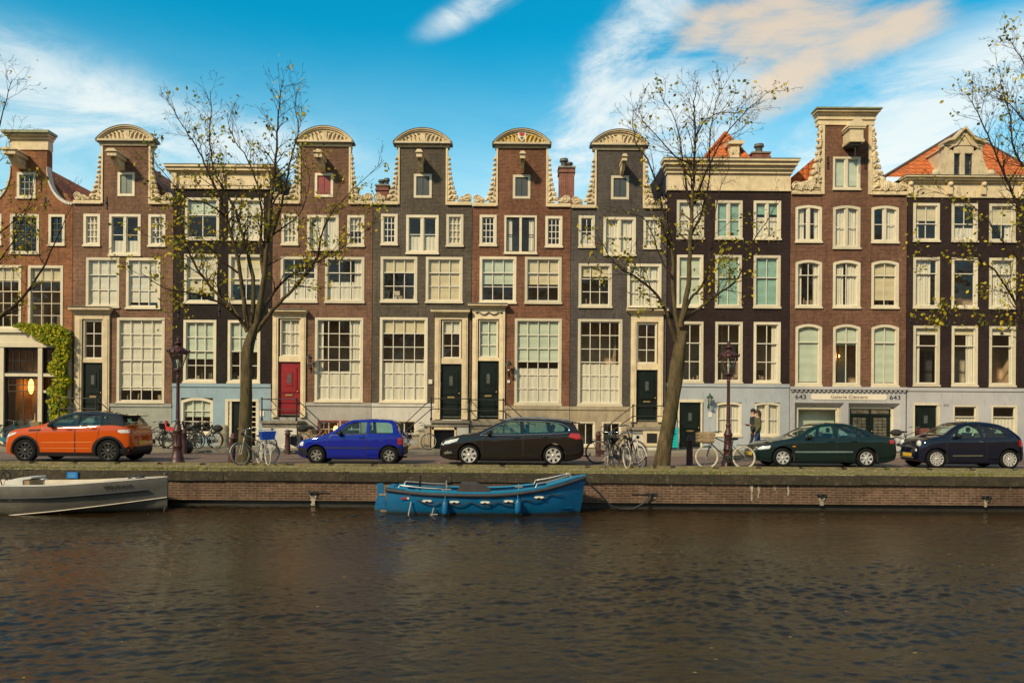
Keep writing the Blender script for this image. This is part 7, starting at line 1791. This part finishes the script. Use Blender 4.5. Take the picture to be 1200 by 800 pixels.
m.tube([(x,-.5,.5),(x,-.5,.86)], .018, 6, 0); m.box(x-.12, x+.12, -.52, -.48, .62, .65, 0); m.build('mooring_post', STEEL, root); m = MB(); m.tube([(L0*.66,-.5,.5),(L0*.66,-.5,.78)], .018, 6, 0); m.box(L0*.66-.1, L0*.66+.1, -.52, -.48, .70, .73, 0); m.build('mooring_post', STEEL, root)
m = MB(); x = L0*.37; m.prism([(x-.1,.56),(x+.0,.78),(x+.38,.76),(x+.75,.60),(x+.75,.42),(x-.1,.42)], -.55, .25); m.build('engine_cover', mat('canvas_brown', (.05,.04,.038), .85, .25, 5, bump=.4), root)
m = MB(); m.tube([(L0*.16,-.1,.3),(L0*.16,-.1,.80)], .03, 8); m.ring((L0*.16,-.1,.80), .16, .012, axis='x', n=16); m.build('steering_column', PLAST, root)
m = MB(); pts = [P(685, 562, bY), P(700, 575, 20.9), P(715, 592, 21.1), P(728, 597.5, 21.3), P(742, 596.5, 21.4), P(755, 589, 21.5), P(763, 581, QY-.08)]
for q in pts: q.z = max(q.z, WZ+.03)
m.tube(pts, .026, 7); tag(m.build('mooring_rope', RUBR), 'dark slack mooring rope running from the blue bow to the wall', 'mooring rope')

ALU = boatpaint('aluminium_grey', (.115,.105,.088), .02); CREAMD = mat('boat_deck_cream', (.60,.53,.42), .6, .15, 3)
gY = 20.45; x1 = P(196.5, 560, gY).x; x0 = x1-7.0; root = empty('grey_boat', 'long grey aluminium sloop with pale deck, its bow by the left lamp post', 'boat', (x0, gY, WZ)); L1 = 7.0
sheer = spl([(0,.72),(L1*.4,.68),(L1*.62,.70),(L1*.8,.77),(L1,.87)]); beam = spl([(0,.9),(L1*.2,1.06),(L1*.55,1.08),(L1*.75,.86),(L1*.9,.42),(L1*.97,.15),(L1,.03)])
st_ = [L1*i/36 for i in range(37)]; chine = spl([(0,-.05),(L1*.42,-.04),(L1*.6,.05),(L1*.8,.20),(L1,.36)])
rows = []
for x in st_:
    b_ = beam(x); zs, zc = sheer(x), chine(x); half = [(b_, zs), (b_*1.0+.015, zs-.12), (b_*.99, zs-.24), (b_*.96, (zs+zc)/2-.05), (b_*.90, zc+.01), (b_*.88, zc-.01), (b_*.60, zc-.18), (0, min(-.25, zc-.35) if x < L1*.9 else -.25+.18*(x-L1*.9)/(L1*.1))]
    rows.append([(x, -y, z) for y, z in half]+[(x, y, z) for y, z in half[-2::-1]])
m = MB(); hull_mesh(m, rows, 0, True); m.add(rows[0], [tuple(range(len(rows[0])))]); m.build('hull', ALU, root)
for s_ in (-1, 1):
    m = MB(); m.tube([(x, s_*(beam(x)+.035), sheer(x)-.27) for x in st_ if x < L1*.945], .028, 7); m.build('rubber_strake', RUBR, root)
    m = MB(); m.tube([(x, s_*(beam(x)*.89+.012), chine(x)) for x in st_], .014, 5); m.build('chine_rail', CREAMD, root)
m = MB()
for s_ in (-1, 1):
    o_ = [(x, s_*beam(x), sheer(x)+.012) for x in st_]; i_ = [(x, s_*beam(x)*.74, sheer(x)+.03) for x in st_]; j_ = [(x, s_*beam(x)*.74, sheer(x)-.35) for x in st_]
    n = len(st_)
    m.add(o_+i_+j_, [(i, i+1, n+i+1, n+i) for i in range(n-1)]+[(n+i, n+i+1, 2*n+i+1, 2*n+i) for i in range(n-1)])
m.add([(x, s_*beam(x)*.76, .33) for x in st_ for s_ in (-1, 1)], [(2*i, 2*i+2, 2*i+3, 2*i+1) for i in range(len(st_)-1)])
m.add([(x, s_*beam(x)*.8, sheer(x)+.035) for x in st_[29:] for s_ in (-1, 1)], [(2*i, 2*i+2, 2*i+3, 2*i+1) for i in range(7)])
m.build('deck', CREAMD, root)
m = MB(); xb = L1-.03; m.tube([(xb, 0, sheer(L1)-.02), (xb+.01, 0, .3), (xb-.06, 0, -.05), (xb-.2, 0, -.25)], .022, 6); m.lathe([(.03,0),(.03,.06),(.055,.08),(.05,.12)], (xb-.03, 0, sheer(L1)), 8); m.build('stem_fitting', ALU, root)
xn = P(132, 567, gY-.9).x-x0; INKB = mat('boat_ink', (.02,.02,.018), .5); lx = xn-.30
for ch, w_ in (('W', .135), ('y', .10), ('k', .10), ('e', .10), ('i', .05), ('n', .10)):
    lx += w_/2; text_mb(ch, .17, INKB, 'letter', root, (lx, -beam(lx)-.030, sheer(lx)-.12), .003, rot=(pi/2, -.10, atan2(beam(lx-.1)-beam(lx+.1), .2)), sx=1.1); lx += w_/2
m = MB(); cx_ = P(30, 562, gY).x-x0
m.prism([(cx_-.38,.55),(cx_-.30,.78),(cx_+.05,.86),(cx_+.35,.88),(cx_+.36,.84),(cx_+.14,.80),(cx_+.14,.50)], -.35, .3, 0); m.box(cx_+.13, cx_+.3, -.33, .28, .4, .80, 1); m.build('console', [mat('console_white', (.62,.60,.54), .5), CRATE], root)
m = MB(); m.ring((cx_-.48, -.05, .80), .2, .014, axis='x', n=18); m.tube([(cx_-.48,-.05,.80),(cx_-.3,-.05,.7)], .015, 5)
for i in range(3): a = 2*pi*i/3; m.tube([(cx_-.48,-.05,.80),(cx_-.48,-.05+.2*cos(a),.80+.2*sin(a))], .009, 4)
m.build('steering_wheel', PLAST, root)
m = MB(); xx = P(64, 560, gY-.3).x-x0; m.tube([(xx,-.75,.7),(xx,-.75,.84)], .014, 6); m.lathe([(.03,.84),(.09,.86),(.09,.875),(.03,.89)], (xx,-.75,0), 10); m.build('deck_light', STEEL, root)
m = MB(); xx = P(153, 557, gY-.4).x-x0; m.lathe([(.1,0),(.12,.05),(.05,.07)], (xx+.1,-.1,sheer(xx)+.03), 10); m.tube([(xx-.15,-.2,sheer(xx)+.04),(xx,-.15,sheer(xx)+.12),(xx+.12,-.1,sheer(xx)+.1)], .03, 6); m.build('mooring_cleat', RUBR, root)
p = P(85, 556.5, QY-.1); m = MB(); m.box(-.15, .15, -.02, .02, -.085, .085, 0)
for i in range(3): m.box(-.10, .10, -.0225, -.0201, .045-i*.045, .058-i*.045, 1)
o = m.build('mooring_sign', [mat('sign_blue', (.005,.13,.40), .4, .05), mat('sign_blue_pale', (.15,.4,.62), .4)]); o.location = p; tag(o, 'small blue mooring sign fixed to the quay stone above the grey boat', 'sign')

# ------------------------------------------------------------------ two people walking
def person(label, loc, heading, joints, radii, edges, mats_, height, hair, k=1.0):
    root = empty('person', label, 'person', loc, heading)
    me = bpy.data.meshes.new('body'); me.from_pydata(joints, edges, []); o = bpy.data.objects.new('body', me); C.objects.link(o)
    md = o.modifiers.new('s', 'SKIN'); 
    for v, r_ in zip(me.skin_vertices[0].data, radii): v.radius = (r_, r_) if not isinstance(r_, tuple) else r_
    me.skin_vertices[0].data[0].use_root = True
    ms = o.modifiers.new('u', 'SUBSURF'); ms.levels = 2; ms.render_levels = 2
    bpy.context.view_layer.update(); dg = bpy.context.evaluated_depsgraph_get(); m2 = bpy.data.meshes.new_from_object(o.evaluated_get(dg)); o.modifiers.clear(); o.data = m2
    for q in mats_: m2.materials.append(q)
    for p_ in m2.polygons:
        z = p_.center.z; y = abs(p_.center.y); x = p_.center.x
        p_.material_index = 2 if z > 1.46 else (0 if z > .90 or (y > .2 and z > .82) else 1 if z > .09 else 3)
        if .72 < z <= .84 and y > .19: p_.material_index = 2
        p_.use_smooth = True
    o.parent = root; o.name = 'body'; return root
SKIN = mat('skin', (.48,.27,.18), .55, .08); HAIRB = mat('hair_brown', (.055,.03,.018), .8, .3, 20); JACKO = mat('jacket_olive', (.12,.115,.05), .85, .2, 6); JACKD = mat('jacket_dark', (.025,.025,.032), .85, .2, 6); JEAN = mat('jeans_blue', (.02,.045,.13), .85, .25, 6); TRO = mat('trousers_dark', (.02,.025,.045), .85, .2, 6); SHOE = mat('shoes_black', (.02,.018,.016), .6)
def walker(label, px, Y, heading, top, leg, hair, long=False, k=1.0, phase=1):
    J = [(0,0,.95),(.01,0,1.12),(.02,0,1.30),(.02,0,1.43),(.035,0,1.52),(.05,0,1.62),(.055,0,1.70),
         (.0,.09,.90),(.12*phase,.10,.50),(.22*phase-.03,.10,.09),(.22*phase+.13,.11,.045),
         (.0,-.09,.90),(-.04*phase,-.10,.50),(-.24*phase-.03,-.10,.11),(-.24*phase+.11,-.11,.05),
         (.02,.18,1.39),(-.04,.23,1.13),(.10,.22,.93),(.16,.205,.84),
         (.02,-.18,1.39),(.0,-.23,1.12),(.20,-.20,1.10),(.28,-.15,1.13)]
    E = [(0,1),(1,2),(2,3),(3,4),(4,5),(5,6),(0,7),(7,8),(8,9),(9,10),(0,11),(11,12),(12,13),(13,14),(3,15),(15,16),(16,17),(17,18),(3,19),(19,20),(20,21),(21,22)]
    Rr = [(.13,.16),(.12,.145),(.13,.175),(.08,.11),(.055,.055),(.085,.078),(.07,.065),.095,.068,.05,.04,.095,.068,.05,.04,.065,.052,.042,.035,.065,.052,.042,.035]
    root = person(label, G(px, Y, .0 if Y < 31.7 else .1), heading, J, Rr, E, [top, leg, SKIN, SHOE], 1.75, hair, k); root.scale = (k,k,k)
    m = MB(); m.ball((.025,0,1.70), (.115,.095,.10), 12, 8)
    if long: m.ball((-.035,0,1.60), (.085,.09,.16), 10, 8); m.ball((-.05,0,1.48), (.06,.085,.10), 8, 6)
    else: m.ball((-.01,0,1.66), (.09,.09,.08), 10, 6)
    m.build('hair', hair, root)
    m = MB(); m.prism([(.125,1.64),(.162,1.60),(.125,1.588)], -.014, .014, 0); m.box(.126,.136,-.025,.025,1.555,1.565,1)
    for s_ in (-1, 1): m.ball((.122, s_*.032, 1.645), (.012,.014,.009), 6, 4, 2); m.ball((.04, s_*.088, 1.625), (.02,.01,.03), 6, 4, 0)
    m.build('face', [SKIN, mat('lips', (.3,.1,.08), .6), HAIRB], root)
    for (hx, hy, hz, ox, oz) in ((.165,.205,.82,.03,-.07), (.30,-.145,1.14,.07,.02)):
        m = MB(); m.ball((hx, hy, hz), (.032,.018,.038), 8, 6)      # palm, four fingers and a thumb
        for f in range(4): m.tube([(hx+ox*.3, hy+(f-1.5)*.012, hz+oz*.3), (hx+ox*(1.0-.08*abs(f-1)), hy+(f-1.5)*.014, hz+oz*(1.0-.08*abs(f-1))), (hx+ox*1.25+.008, hy+(f-1.5)*.013, hz+oz*1.3)], [.009,.008,.006], 5)
        m.tube([(hx, hy-.02, hz), (hx+ox*.5+.02, hy-.035, hz+oz*.5+.01)], [.011,.008], 5)
        m.build('hand', SKIN, root)
    return root
walker('woman in an olive jacket and blue jeans with long brown hair walking left', 888.5, 33.0, pi-.15, JACKO, JEAN, HAIRB, True, 1.0)
walker('man in a dark jacket and dark trousers walking beside the woman', 883, 33.7, pi, JACKD, TRO, mat('hair_dark', (.02,.014,.01), .8, .3, 20), False, 1.03, -1)
